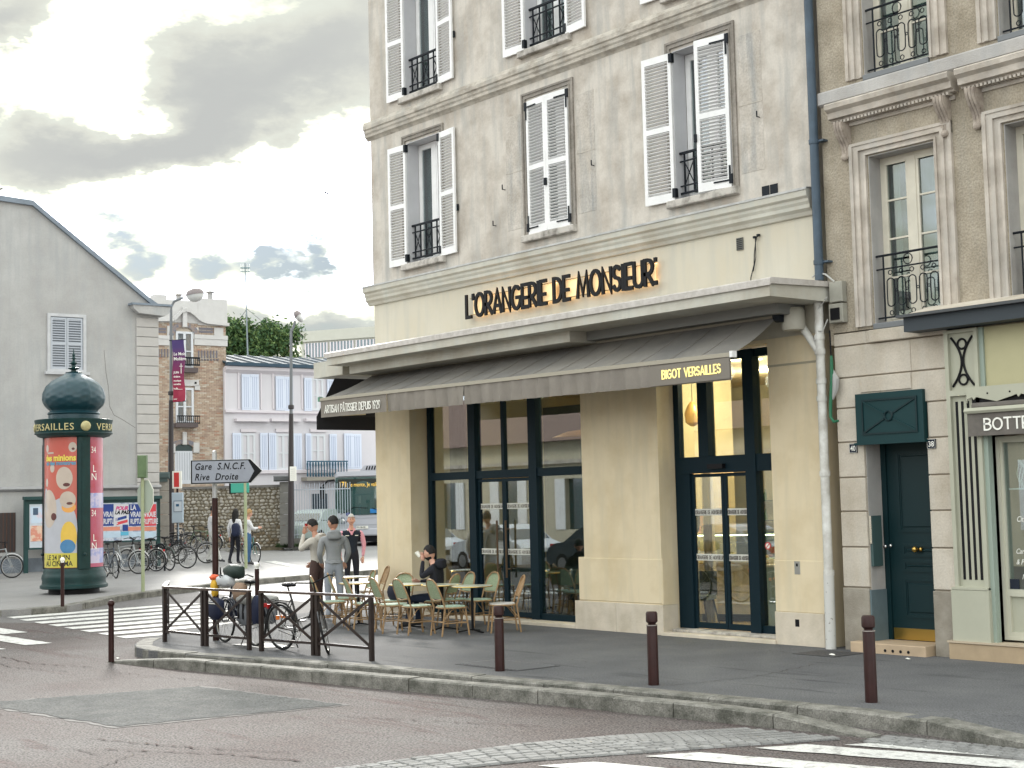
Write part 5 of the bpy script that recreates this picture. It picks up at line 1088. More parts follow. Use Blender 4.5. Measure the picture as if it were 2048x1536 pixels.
blobp(-2, 2.62, 7, .045, PD_, .6955); blobp(-8, 2.17, 6, .035, PD_, .6955); blobp(26, 1.86, 7, .09, PD_, .6955); blobp(-15, 3.48, 3, .03, PD_, .6955)
# a plain stand-in shape in the picture's yellow and blue
blobp(-6, 1.38, 16, .36, pr_('poster_yellow', (.72, .48, .08), var=.1), .6950); blobp(-4, 1.14, 15, .17, pr_('poster_blue', (.07, .22, .42), var=.2), .6960)
cyl('poster_strip', .6965, -22, 64, .64, .985, pr_('strip_yellow', (.55, .48, .08)), seg=20)
def ctext(t, size, ac, z, r_, m_, **k):
    """lettering wrapped round the column, centred on angle ac"""
    fn = lambda v: Vector(((r_+v.z)*math.cos(R(-ac)+v.x/r_), (r_+v.z)*math.sin(R(-ac)+v.x/r_), z+v.y))
    return text(t, size, m_, parent=mo, align='CENTER', fn=fn, **k)
ctext('LE 24 JUIN', .17, 18, .825, .698, mat('print_black', (.02, .02, .02), .5), ext=.001, off=.003, sx=.85); ctext('AU CINÉMA', .17, 18, .68, .698, mat('print_black', (.02, .02, .02), .5), ext=.001, off=.003, sx=.85)
ctext('des minions', .21, 15, 3.20, .6985, mat('print_yellow', (.75, .62, .10), .5), ext=.001, off=.007, sx=.86); ctext('et des monstres', .135, 14, 3.10, .6985, mat('print_blue', (.10, .28, .42), .5), ext=.001, off=.005, sx=.95)
cyl('poster_print', .697, 26, 44, 3.37, 3.41, PW_, seg=6)
for r_, txts in ((.6905, None),):
    cyl('concert_poster', .690, -142, -49, .63, 3.76, pr_('poster_crimson', (.42, .05, .07), col2=(.45, .10, .18), vscale=2), seg=20)
    for z in (2.05, .72): cyl('poster_print', .692, -142, -49, z, z+.36, pr_('poster_lilac', (.30, .33, .62), col2=(.55, .5, .65), vscale=4, thresh=(.45, .55)), seg=18)
for z in (3.38, 1.85): ctext('34', .22, -58, z, .694, M_OFF, ext=.001, sx=.7)
for z in (2.72, 1.05):
    ctext('L', .24, -60, z+.2, .694, M_OFF, ext=.001); ctext('N', .24, -59, z, .694, M_OFF, ext=.001)
gold = mat('gold_lettering', (.50, .44, .22), .4, metal=.3)
for c in (26, -94, -214):
    fn_t = ctext('VERSAILLES', .235, c-.5, 3.93, .902, gold, ext=.006, sx=1.02, space=1.12)

# ------------------------------------------------------------------ chairs and tables on the terrace
def make_chair(seatm, backm):
    """bistro chair, faces +y, origin on the ground under the seat"""
    e = empty('bistro_chair', (0, 0, 0)); hw = .19
    s = MB(); pts = []
    n = 20
    for k in range(n):
        t = 2*PI*k/n; c_, s__ = math.cos(t), math.sin(t); q = 3.2
        r_ = 1/((abs(c_)**q+abs(s__)**q)**(1/q)); pts.append((c_*r_*.215, s__*r_*.205))
    s.add([(x, y, .435) for x, y in pts]+[(x*.98, y*.98, .462) for x, y in pts]+[(0, 0, .455), (0, 0, .435)], [(k, (k+1) % n, n+(k+1) % n, n+k) for k in range(n)]+[(n+k, n+(k+1) % n, 2*n) for k in range(n)]+[((k+1) % n, k, 2*n+1) for k in range(n)])
    mk('seat', s, seatm, e)
    mk('seat_frame', MB().tube([(x*1.02, y*1.02, .435) for x, y in pts], .014, 6, closed=True), M_CANE, e)
    # hooped back: one bent cane from foot to foot
    def bp(u, z): return (u, -.20-.18*max(0, (z-.44))/.44*1.0-(.04 if z < .44 else 0)*(.44-z)/.44*1.6, z)
    hoop = [(-.185, -.27, .0), (-.185, -.21, .44), (-.19, -.26, .60), (-.185, -.31, .72), (-.155, -.345, .82), (-.09, -.365, .875), (0, -.37, .89), (.09, -.365, .875), (.155, -.345, .82), (.185, -.31, .72), (.19, -.26, .60), (.185, -.21, .44), (.185, -.27, 0)]
    mk('back_frame', MB().tube(hoop, .0145, 7), M_CANE, e, smooth=True)
    b = MB(); R_ = []
    prof = [(.58, .178), (.66, .175), (.74, .165), (.80, .15), (.84, .12), (.87, .08)]
    for z, w_ in prof:
        y_ = -.21-(z-.44)*.37; R_.append([(-w_+2*w_*j/6, y_-.020*(1-((j-3)/3)**2), z) for j in range(7)])
    b.v = [p for r_ in R_ for p in r_]; b.f = [(i*7+j, i*7+j+1, i*7+8+j, i*7+7+j) for i in range(5) for j in range(6)]
    mk('backrest', b, backm, e, smooth=True)
    mk('back_rail', MB().tube([(-.185, -.255, .575), (0, -.285, .555), (.185, -.255, .575)], .011, 6), M_CANE, e)
    for sx in (-1, 1): mk('leg', MB().tube([(sx*.165, .165, .43), (sx*.195, .215, 0)], .0145, 7), M_CANE, e)
    st_ = MB().tube([(-.185, -.25, .20), (-.19, .19, .20)], .010, 6).tube([(.185, -.25, .20), (.19, .19, .20)], .010, 6).tube([(-.19, .19, .20), (.19, .19, .20)], .010, 6).tube([(-.185, -.25, .22), (.185, -.25, .22)], .010, 6); mk('stretcher', st_, M_CANE, e)
    ar = MB()
    for sx in (-1, 1): ar.tube([(sx*.19, .20, .22), (sx*.14, .13, .40), (0, .12, .43)], .008, 5); ar.tube([(sx*.185, -.25, .22), (sx*.19, -.1, .40), (sx*.19, 0, .43)], .008, 5)
    mk('brace', ar, M_CANE, e); return e
chairs = [  # x, y, facing (degrees from +x), label
 (-5.85, -1.97, 82, 'green woven bistro chair nearest the camera, its back to the road under the round table'),
 (-6.50, -2.17, 84, 'green woven bistro chair second from the right in the front row, back to the road'),
 (-7.08, -2.22, 76, 'green woven bistro chair directly in front of the seated man'),
 (-7.72, -2.33, 70, 'green woven bistro chair just behind the right end post of the street barrier'),
 (-8.62, -2.42, 66, 'green woven bistro chair at the left end of the front row beside the standing men'),
 (-9.15, -1.75, 62, 'green woven bistro chair right behind the man in the grey hoodie'),
 (-7.20, -.92, 262, 'green woven chair facing the road across the table, left of the right-hand pair'),
 (-6.78, -.72, 266, 'green woven chair facing the road behind the round table, right of the pair'),
 (-9.65, -1.30, 250, 'green woven chair facing the road at the leftmost table'),
 (-7.22, -1.22, 205, 'green woven bistro chair under the man drinking from a cup'),
 (-7.88, -1.62, 300, 'green woven bistro chair holding a black bag beside the seated man')]
base = make_chair(M_CANEG, M_CANEG2)
for i, (x, y, a, lb) in enumerate(chairs):
    c = base if i == 0 else copy_tree(base)
    c.location = (x, y, gz(x, y)); c.rotation_euler = (0, 0, R(a-90)); tag(c, lb, 'chair', 'rattan bistro chairs on the terrace')
wc = make_chair(M_CANEW, M_CANE); wc.location = (-5.62, -1.12, 0); wc.rotation_euler = (0, 0, R(150)); tag(wc, 'rattan chair with white seat standing side-on at the right end of the terrace', 'chair', 'rattan bistro chairs on the terrace')
wc2 = copy_tree(wc); wc2.location = (-10.3, -.55, .03); wc2.rotation_euler = (0, 0, R(250-90)); tag(wc2, 'white seated rattan chair with open looped back by the left corner of the cafe wall', 'chair')
def make_table():
    e = empty('bistro_table', (0, 0, 0)); mk('tabletop', MB().lathe([(.001, .725), (.32, .725), (.33, .735), (.32, .748), (.001, .748)], 32), M_TABLE, e, smooth=True)
    mk('rim', MB().ring((0, 0, .736), .332, .008, 'z', 32, 5), M_BRASS, e)
    mk('pedestal', MB().lathe([(.022, .03), (.022, .70), (.08, .725)], 10), M_BLACK, e, smooth=True)
    for k in range(3): mk('foot', MB().bar((0, 0, .05), (.27*math.cos(2.1*k), .27*math.sin(2.1*k), .012), .035, .02), M_BLACK, e)
    return e
tb = make_table()
for i, (x, y, lb) in enumerate(((-5.95, -1.47, 'round bistro table nearest the white seated chair at the right of the terrace'), (-6.72, -1.50, 'round bistro table second from the right, behind the front chairs'), (-7.38, -1.70, 'round bistro table in front of the man with the cup'), (-10.30, -.95, 'round bistro table furthest left, close to the cafe corner'), (-8.62, -1.90, 'round bistro table just right of the man in the grey hoodie'))):
    t_ = tb if i == 0 else copy_tree(tb); t_.location = (x, y, gz(x, y)); t_.rotation_euler = (0, 0, i*.7); tag(t_, lb, 'table', 'round bistro tables on the terrace')
bag = tag(mk('bag', MB().sphere((0, 0, .14), (.20, .10, .19), 14, 8), mat('bag_black', (.012, .014, .03), .7, bump=.3), None, (-7.86, -1.60, .45), (0, 0, .5), smooth=True), 'black shoulder bag resting on the chair beside the seated man', 'bag')
# inside: dark chairs and tables near the glass
def dark_seat(x, y, a, lb):
    e = empty('cafe_chair', (x, y, .055), R(a), lb, 'chair', 'dark cafe chairs inside'); mk('seat', MB().bev((-.22, -.22, .40), (.22, .22, .47), .03), mat('grey_velvet', (.05, .07, .065), .85), e); mk('backrest', MB().bev((-.23, -.24, .47), (.23, -.19, .84), .02), mat('grey_velvet', (.05, .07, .065), .85), e)
    for a_, b_ in ((-1, -1), (1, -1), (-1, 1), (1, 1)): mk('leg', MB().tube([(a_*.17, b_*.17, .4), (a_*.24, b_*.24, .0)], [.018, .010], 6), M_BLACK, e)
for a in ((-3.45, 1.15, 200, 'dark grey chair seen through the left sliding door'), (-6.1, .95, 20, 'dark chair close behind the right pane of the wide shop front'), (-5.35, 1.35, -30, 'dark chair inside next to the stone pier'), (-7.6, 1.1, 10, 'dark chair inside behind the double doors'), (-8.2, 1.3, -20, 'dark chair inside behind the left column of the shop front'), (-6.9, 1.5, 200, 'dark chair deeper inside behind the double doors')): dark_seat(*a)
for x, y, lb in ((-5.75, 1.25, 'pale topped round table inside next to the stone pier'), (-7.3, 1.35, 'pale topped round table inside behind the double doors')):
    t_ = copy_tree(tb); t_.location = (x, y, .055); tag(t_, lb, 'table', 'round tables inside the cafe')

# ------------------------------------------------------------------ bicycles
WH = {}
def wheel_meshes():
    r_ = .335; ty = MB().ring((0, 0, 0), r_-.015, .018, 'y', 28, 6).mesh('tyre', True); rim = MB().ring((0, 0, 0), r_-.042, .010, 'y', 28, 4).mesh('rim', True); sp = MB()
    for k in range(18):
        t = 2*PI*k/18; s_ = .02*(1 if k % 2 else -1); sp.tube([(.018*math.cos(t+.8), s_, .018*math.sin(t+.8)), ((r_-.045)*math.cos(t), 0, (r_-.045)*math.sin(t))], .0022, 3)
    sp.tube([(0, -.045, 0), (0, .045, 0)], .02, 8); return ty, rim, sp.mesh('spokes')
TY, RIM, SPK = wheel_meshes(); TY.materials.append(M_RUBBER); M_RIM = mat('rim_metal', (.45, .45, .45), .3, metal=.8); RIM.materials.append(M_RIM); SPK.materials.append(M_RIM)
BK = {}
def bike(loc, rz, label, col=(.02, .02, .02), step=False, steer=0.0, lean=0.0, basket=False, rack=True, guard=True, pannier=None, group='parked bicycles'):
    """wheels along x, front at +x"""
    e = empty('bicycle', loc, rz, label, 'bicycle', group); e.rotation_euler = (lean, 0, rz)
    key = ('f', step); pm_ = mat('bike_%d_%d_%d' % tuple(int(c*99) for c in col), col, .3, coat=.4)
    rw, fwp = Vector((-.52, 0, .335)), Vector((.52, 0, .335)); bb = Vector((-.08, 0, .29)); st_ = Vector((-.24, 0, .78)); hdt = Vector((.33, 0, .86)); hdb = Vector((.37, 0, .70))
    if key not in BK:
        m_ = MB(); m_.tube([bb, st_+Vector((-.03, 0, .08))], .016, 7)
        if step: m_.tube([hdb+Vector((0, 0, -.02)), (.20, 0, .42), bb+Vector((.05, 0, .03))], .020, 7); m_.tube([hdt, (.16, 0, .52), (-.13, 0, .45)], .014, 6)
        else: m_.tube([hdb, bb], .019, 7); m_.tube([hdt+Vector((0, 0, -.02)), st_], .016, 7)
        for s_ in (-1, 1): m_.tube([bb+Vector((0, s_*.04, 0)), rw+Vector((0, s_*.055, 0))], .010, 5); m_.tube([st_+Vector((.01, s_*.02, -.04)), rw+Vector((0, s_*.055, 0))], .008, 5)
        m_.tube([hdb, hdt], .022, 8); BK[key] = m_.mesh('frame', True)
    me = BK[key].copy(); put('frame', me, pm_, e)
    def wheel(p, name='wheel', rot=None, par=e):
        w = put(name, TY, None, par, p, rot); put('rim', RIM, None, w); put('spokes', SPK, None, w); return w
    wheel(rw)
    # steering assembly: fork, front wheel, bars share the steering angle
    a = Vector((math.sin(R(20)), 0, -math.cos(R(20)))); 
    Ms = Matrix.Translation(hdb) @ Matrix.Rotation(steer, 4, Vector((-.08, 0, .32)).normalized()) @ Matrix.Translation(-hdb)
    w = wheel(fwp); w.matrix_local = Ms @ Matrix.Translation(fwp)
    fk = MB()
    for s_ in (-1, 1): fk.tube([Ms @ (hdb+Vector((0, s_*.03, -.02))), Ms @ Vector((.44, s_*.05, .52)), Ms @ (fwp+Vector((0, s_*.055, 0)))], .011, 6)
    mk('fork', fk, pm_, e)
    hb = MB(); T = lambda *v: Ms @ Vector(v)
    hb.tube([T(.33, 0, .86), T(.31, 0, 1.0)], .014, 7); hb.tube([T(.16, -.28, 1.02), T(.28, -.24, 1.05), T(.35, -.08, 1.02), T(.33, 0, 1.0), T(.35, .08, 1.02), T(.28, .24, 1.05), T(.16, .28, 1.02)], .011, 6); hbar = mk('handlebar', hb, M_BLACK, e)
    mk('saddle', MB().sphere((0, 0, 0), (.14, .075, .035), 12, 6).sphere((.10, 0, -.005), (.09, .028, .025), 8, 5).tube([(-.02, 0, -.02), (.03, 0, -.16)], .012, 6), M_BLACK, e, (st_.x-.05, 0, .96), smooth=True)
    ck = MB().ring(bb+Vector((0, -.05, 0)), .085, .006, 'y', 18, 4).tube([bb+Vector((0, -.07, 0)), bb+Vector((.10, -.08, -.13))], .010, 5).tube([bb+Vector((0, .07, 0)), bb+Vector((-.10, .08, .13))], .010, 5).box((bb.x+.05, -.17, bb.z-.15), (bb.x+.15, -.08, bb.z-.125)).box((bb.x-.15, .08, bb.z+.12), (bb.x-.05, .17, bb.z+.145)); mk('crank', ck, M_RIM, e)
    mk('chain', MB().tube([bb+Vector((0, -.05, .085)), rw+Vector((0, -.05, .04))], .005, 4).tube([bb+Vector((0, -.05, -.085)), rw+Vector((0, -.05, -.04))], .005, 4), M_BLACK, e)
    if guard:
        for p, a0, a1, mt in ((rw, .2, 3.0, Matrix.Identity(4)), (fwp, .5, 2.6, Ms)):
            g = MB(); pts = [mt @ Vector((p.x+.365*math.cos(t), 0, p.z+.365*math.sin(t))) for t in [a0+(a1-a0)*k/12 for k in range(13)]]; g.tube(pts, .016, 5); mk('mudguard', g, pm_ if step else M_RIM, e)
    if rack: mk('rack', MB().tube([(-.28, -.05, .70), (-.75, -.05, .72), (-.75, .05, .72), (-.28, .05, .70)], .008, 5).tube([(-.70, -.06, .72), (-.54, -.06, .34)], .006, 4).tube([(-.70, .06, .72), (-.54, .06, .34)], .006, 4), M_BLACK, e)
    mk('stand', MB().tube([(-.30, .02, .28), (-.36, .16, .02)], .009, 5), M_BLACK, e)
    mk('rear_light', MB().box((-.80, -.03, .60), (-.77, .03, .66)), mat('reflector_red', (.5, .02, .02), .3), e)
    if basket:
        b = MB(); 
        for z in (.78, .90, 1.0): b.tube([(.42, -.16, z), (.72, -.18, z), (.72, .18, z), (.42, .16, z)], .006, 4, closed=True)
        for k in range(9): yy = -.16+.04*k; b.tube([(.72, yy, .78), (.73, yy, 1.0)], .003, 3); b.tube([(.42, yy, .78), (.41, yy, 1.0)], .003, 3); b.tube([(.42+.037*k, -.17, .78), (.42+.037*k, -.17, 1.0)], .003, 3); b.tube([(.42+.037*k, .17, .78), (.42+.037*k, .17, 1.0)], .003, 3)
        mk('basket', b, M_BLACK, e)
    return e
b1 = bike((-7.30, -4.93, 0), PI-.04, 'bicycle loaded with grey panniers and handlebar bag behind the left barrier', (.02, .025, .04), step=True, lean=.04)
PG, PN = mat('pannier_grey', (.15, .16, .18), .75, bump=.3), mat('pannier_navy', (.012, .018, .05), .7, bump=.3)
def soft(name, c, r_, m_, par, q=3.0, M=None):
    mb = MB().sphere((0, 0, 0), 1.0, 16, 10); mb.v = [tuple(c[i]+r_[i]*math.copysign(abs(v[i])**(2/q), v[i])+.008*math.sin(9*v[(i+1) % 3]*3+i) for i in range(3)) for v in mb.v]; return mk(name, mb, m_, par, smooth=True)
for s_ in (1, -1):
    pn = soft('pannier', (-.55, s_*.19, .53), (.19, .085, .20), PG, b1); soft('pannier_flap', (-.55, s_*.20, .69), (.20, .10, .075), mat('pannier_flap', (.23, .23, .22), .8), pn)
    mk('strap', MB().box((-.50, s_*.28-.006, .42), (-.46, s_*.28+.006, .72)), M_BLACK, pn); mk('strap', MB().box((-.65, s_*.28-.006, .42), (-.61, s_*.28+.006, .72)), M_BLACK, pn)
soft('rear_pannier', (-.80, .14, .56), (.10, .07, .21), PN, b1)
fp = soft('front_pannier', (.50, .17, .52), (.19, .09, .17), PN, b1); mk('reflective_strip', MB().box((.32, .262, .60), (.68, .268, .615)).box((.32, .262, .635), (.68, .268, .645)), M_OFF, fp)
fp = soft('front_pannier', (.50, -.17, .52), (.19, .09, .17), PN, b1)
soft('handlebar_bag', (.22, .02, 1.10), (.22, .13, .11), mat('bag_green', (.015, .03, .025), .6, bump=.4), b1); soft('rag', (.34, .1, .96), (.22, .10, .09), mat('rag_white', (.5, .52, .54), .8), b1); soft('tan_pouch', (-.12, .08, .80), (.15, .09, .14), mat('tan_leather', (.24, .16, .11), .7), b1)
yb = soft('yellow_bag', (.60, .16, .86), (.07, .05, .15), mat('bag_yellow', (.65, .38, .03), .6), b1); soft('orange_top', (.62, .16, 1.0), (.085, .06, .045), mat('bag_orange', (.65, .10, .03), .6), yb)
mk('strap', MB().tube([(.48, .1, 1.0), (.44, .15, 1.16), (.42, .16, 1.05), (.5, .15, .95)], .009, 5), M_BLACK, b1)
b2 = bike((-5.45, -4.90, 0), .12, 'black step-through bicycle leaning behind the right barrier, front wheel turned', (.012, .012, .014), step=True, steer=-.75, lean=.06)
mk('wheel_reflector', MB().box((-.50, -.012, .47), (-.40, .012, .51)).box((-.62, -.012, .44), (-.56, .012, .50)), mat('reflector_orange', (.8, .22, .05), .3), b2)
rb = random.Random(11)
cols = [(.30, .32, .33), (.02, .03, .05), (.03, .05, .04), (.04, .02, .02), (.02, .02, .02), (.10, .16, .08), (.02, .03, .05), (.16, .16, .17), (.02, .02, .02), (.2, .03, .04)]
spots = [  # px, py of a mid-wheel ground point, heading relative to right, label, flags
 (222, 1156, -60, 'dark bicycle partly hidden behind the advertising column, leftmost of the rack', 1, 0), (250, 1148, -28, 'silver-framed bicycle leftmost in front of the poster wall', 0, 0), (283, 1143, 160, 'dark bicycle behind the pale green sign post', 8, 0), (316, 1141, -35, 'black bicycle with mudguards standing right of the pale green post', 2, 1), (347, 1137, -22, 'black step-through bicycle at the near right end of the rack', 4, 1),
 (268, 1132, 150, 'bicycle with front basket in the second row below the posters', 3, 1), (300, 1126, -30, 'green framed bicycle in the second row of the rack', 5, 0), (335, 1122, 155, 'dark bicycle in the second row below the stone gate pillar', 6, 1), (385, 1127, -14, 'bicycle with pale wheel rim standing next to the man in white', 7, 1), (372, 1108, -10, 'dark bicycle in the back row below the information panel', 8, 1), (405, 1104, 165, 'olive bicycle leaning by the rubble wall', 5, 0), (350, 1100, 10, 'dark bicycle furthest back near the street lamp', 6, 1), (455, 1103, -8, 'bicycle with dark wheel standing before the rubble wall beyond the walkers', 8, 0)]
for i, (px, py, a, lb, ci, sp_) in enumerate(spots):
    p = G(px, py); b_ = bike(p, RANG+R(a), lb, cols[ci], step=bool(sp_), steer=rb.uniform(-.3, .3), lean=rb.uniform(-.06, .08), basket=(i in (3, 5)), group='bicycles in the rack on the far pavement')
bike(G(500, 1129), RANG+R(-62), 'green bicycle held by the fair-haired person', (.03, .14, .12), step=False, steer=.2)
bike(G(-12, 1157), RANG+R(0), 'grey bicycle cut by the left edge of the picture', (.25, .27, .28))
for px, py, a, lb in ((590, 1073, 20, 'dark bicycle at the foot of the right street lamp'), (613, 1071, -35, 'bicycle beside the parked car near the iron railings'), (642, 1069, 150, 'bicycle beneath the mirror of the bus')): bike(G(px, py), RANG+R(a), lb, (.03, .03, .035), group='bicycles by the iron railings')
for i, px in enumerate((313, 530, 560)):
    rk = empty('cycle_hoop', G(px, 1142 if i == 0 else 1075), RANG, ('dark cycle hoop between the rack bicycles', 'pale green post with arm right of the walkers', 'pale green post with arm nearest the right street lamp')[i], 'cycle stand')
    mk('tube', MB().tube([(0, 0, -.1), (0, 0, .8), (-.04, 0, .9), (-.20, 0, .98)] if i else [(0, 0, 0), (0, 0, .7), (.05, 0, .8), (.2, 0, .8), (.25, 0, .7), (.25, 0, 0)], .03, 8), gp if i else M_IRON, rk)

# ------------------------------------------------------------------ people
def person(loc, rz, label, J, cols, hair=None, scale=1.0, male=1.0):
    """one skinned body; J overrides joints (metres, facing +y), cols: skin, top, legs, shoes"""
    D_ = dict(pelvis=(0, 0, .95), waist=(0, .0, 1.08), chest=(0, .0, 1.30), neck=(0, -.01, 1.47), throat=(0, .01, 1.535), crown=(0, .03, 1.60),
              lsh=(-.175*male, 0, 1.41), rsh=(.175*male, 0, 1.41), lel=(-.235, -.03, 1.13), rel=(.235, -.03, 1.13), lwr=(-.245, .05, .88), rwr=(.245, .05, .88),
              lhip=(-.09, 0, .92), rhip=(.09, 0, .92), lkn=(-.10, .02, .50), rkn=(.10, .02, .50), lan=(-.10, -.02, .09), ran=(.10, -.02, .09), lto=(-.11, .15, .03), rto=(.11, .15, .03), lhe=(-.10, -.05, .035), rhe=(.10, -.05, .035))
    D_.update(J); rad = dict(pelvis=.145, waist=.128, chest=.150, neck=.075, throat=.055, crown=.05, lsh=.078, rsh=.078, lel=.052, rel=.052, lwr=.032, rwr=.032, lhip=.098, rhip=.098, lkn=.064, rkn=.064, lan=.045, ran=.045, lto=.035, rto=.035, lhe=.038, rhe=.038)
    rad = {k: (v, v*.78) if k in ('pelvis', 'waist', 'chest') else (v, v) for k, v in rad.items()}
    E_ = [('pelvis', 'waist', 1), ('waist', 'chest', 1), ('chest', 'neck', 1), ('neck', 'throat', 0), ('throat', 'crown', 0), ('chest', 'lsh', 1), ('chest', 'rsh', 1), ('lsh', 'lel', 1), ('rsh', 'rel', 1), ('lel', 'lwr', 1), ('rel', 'rwr', 1),
          ('pelvis', 'lhip', 2), ('pelvis', 'rhip', 2), ('lhip', 'lkn', 2), ('rhip', 'rkn', 2), ('lkn', 'lan', 2), ('rkn', 'ran', 2), ('lan', 'lto', 3), ('ran', 'rto', 3), ('lan', 'lhe', 3), ('ran', 'rhe', 3)]
    names = ['pelvis']+[k for k in D_ if k != 'pelvis' and k in rad]; me = bpy.data.meshes.new('body'); me.from_pydata([D_[k] for k in names], [(names.index(a), names.index(b)) for a, b, _ in E_], [])
    ob = bpy.data.objects.new('b', me); COL.objects.link(ob); md = ob.modifiers.new('s', 'SKIN'); md.use_smooth_shade = True
    for i, k in enumerate(names): me.skin_vertices[0].data[i].radius = rad[k]; me.skin_vertices[0].data[i].use_root = (k == 'pelvis')
    ss = ob.modifiers.new('u', 'SUBSURF'); ss.levels = 2; ss.render_levels = 2
    dg = bpy.context.evaluated_depsgraph_get(); dg.update(); nm = bpy.data.meshes.new_from_object(ob.evaluated_get(dg)); bpy.data.objects.remove(ob)
    nm.name = 'body'; nm.materials.clear(); ms = list(cols)
    bm = bmesh.new(); bm.from_mesh(nm); seg = [(Vector(D_[a]), Vector(D_[b]), k) for a, b, k in E_]
    for f in bm.faces:
        c = f.calc_center_median(); best = None
        for a, b, k in seg:
            t = max(0, min(1, (c-a).dot(b-a)/max((b-a).length_squared, 1e-9))); d = (c-a.lerp(b, t)).length
            if best is None or d < best[0]: best = (d, k)
        f.material_index = 4 if (best[1] == 1 and len(cols) > 4 and abs(c.x) > .20) else best[1]; f.smooth = True
    # head: egg with brow, nose, chin, ears; hands: palm and five fingers
    hc = Vector(D_['crown'])+Vector((0, .02, .085)); fdir = Vector(J.get('face', (0, 1, 0))).normalized(); side = Vector((fdir.y, -fdir.x, 0)).normalized(); upd = side.cross(fdir)
    if upd.z < 0: upd = -upd
    HM = Matrix(((side.x, fdir.x, upd.x, hc.x), (side.y, fdir.y, upd.y, hc.y), (side.z, fdir.z, upd.z, hc.z), (0, 0, 0, 1)))
    hb = MB(); hb.sphere((0, 0, 0), 1, 18, 14); hv = []
    for v in hb.v:
        x, y, z = v; k = .078*(1-.30*max(0, -z)**1.5); yy = y*.098; zz = z*.122
        if y > 0: yy = y*.088+.012*max(0, -z)*.6
        if y > .6 and -.3 < z < .25: yy += .010
        if y > .5 and abs(x) < .16 and -.25 < z < .15: yy += .026*(1-abs(x)/.16)*(1-abs(z+.12)/.3 if abs(z+.12) < .3 else 0)
        if y > .5 and .05 < z < .3 and .12 < abs(x) < .5: yy -= .008
        hv.append((x*k, yy, zz))
    hb.v = hv; hb.sphere((.080, 0, -.01), (.012, .022, .032), 8, 6); hb.sphere((-.080, 0, -.01), (.012, .022, .032), 8, 6)
    hb.v = [tuple(HM @ Vector(v)) for v in hb.v]
    for s_ in 'lr':
        wr, elb = Vector(D_[s_+'wr']), Vector(D_[s_+'el']); d = (wr-elb).normalized(); d = Vector(J.get(s_+'hand', d)).normalized(); sx_ = d.orthogonal().normalized(); sy_ = d.cross(sx_)
        hb.sphere((0, 0, 0), 1, 10, 7, Matrix.Translation(wr+d*.045) @ Matrix(((sx_.x, sy_.x, d.x, 0), (sx_.y, sy_.y, d.y, 0), (sx_.z, sy_.z, d.z, 0), (0, 0, 0, 1))) @ Matrix.Diagonal((.016, .040, .055, 1)))
        for k, L_ in enumerate((.068, .078, .074, .058)):
            o = wr+d*.085+sy_*(-.030+.020*k); hb.tube([o-d*.02, o+d*L_*.5+sx_*.006, o+d*L_*.85+sx_*.022], [.009, .0085, .006], 6)
        o = wr+d*.03+sy_*-.034; hb.tube([o, o+d*.03-sy_*.022, o+d*.062-sy_*.026+sx_*.008], [.011, .010, .007], 6)
    vs = [bm.verts.new(v) for v in hb.v]
    for f in hb.f:
        try: q = bm.faces.new([vs[i] for i in f]); q.material_index = 0; q.smooth = True
        except Exception: pass
    bm.to_mesh(nm); bm.free()
    for m_ in ms: nm.materials.append(m_)
    body = put('person', nm, None, None, loc, (0, 0, rz)); body.scale = (scale,)*3; tag(body, label, 'person')
    for s_ in (-1, 1):
        mk('eye', MB().sphere(tuple(HM @ Vector((s_*.030, .086, .022))), .011, 8, 6), mat('eye_dark', (.03, .02, .02), .3), body, smooth=True)
        mk('eyebrow', MB().bar(HM @ Vector((s_*.014, .099, .044)), HM @ Vector((s_*.048, .086, .046)), .008, .008), hair[0] if hair else M_HAIR, body)
    mk('mouth', MB().bar(HM @ Vector((-.022, .0925, -.056)), HM @ Vector((.022, .0925, -.056)), .010, .008), mat('lips', (.25, .08, .07), .5), body)
    if hair:
        hm_, style = hair; h2 = MB().sphere((0, 0, 0), 1, 18, 10, top=0, bot=PI*.62); rnd = random.Random(len(label))
        o2 = []
        for x, y, z in h2.v:
            cut = z < .42 and y > .12
            k = 1.0 if cut else 1.05+.035*math.sin(11*x+7*y)+.03*rnd.random(); zz = z*.122*(1.10 if z > 0 else .8)
            if cut: zz = max(zz, .062); k = 1.03
            o2.append((x*.080*k, y*.100*k-.008, zz+.008))
        h2.v = [tuple(HM @ Vector(v)) for v in o2]
        if style == 'long':
            for k in range(9):
                a = PI+PI*k/8; h2.tube([HM @ Vector((.07*math.cos(a), .08*math.sin(a)-.01, .04)), HM @ Vector((.088*math.cos(a), .09*math.sin(a)-.02, -.10)), HM @ Vector((.08*math.cos(a), .07*math.sin(a)-.06, -.26)), HM @ Vector((.06*math.cos(a), .05*math.sin(a)-.07, -.40))], [.03, .035, .03, .012], 7)
        if style == 'curly':
            for k in range(40):
                a, b_ = rnd.uniform(0, 2*PI), rnd.uniform(0, 1.5); p = Vector((.085*math.sin(b_)*math.cos(a), .10*math.sin(b_)*math.sin(a)-.01, .13*math.cos(b_)))
                if not (p.y > .05 and p.z < .06): h2.sphere(tuple(HM @ p), .026, 7, 5)
        mk('hair', h2, hm_, body, smooth=True)
        if style == 'beard': 
            bd_ = MB().sphere((0, 0, 0), 1, 16, 8, top=PI*.66, bot=PI); bd_.v = [tuple(HM @ Vector((x*.076, y*.094+.012 if y > 0 else y*.06, z*.126-.006))) for x, y, z in bd_.v]; mk('beard', bd_, hm_, body, smooth=True)
    body['HM'] = 0; del body['HM']
    return body, HM
def cl(n, c, **k): return mat(n, c, .9, bump=1.0, bscale=9, **k)
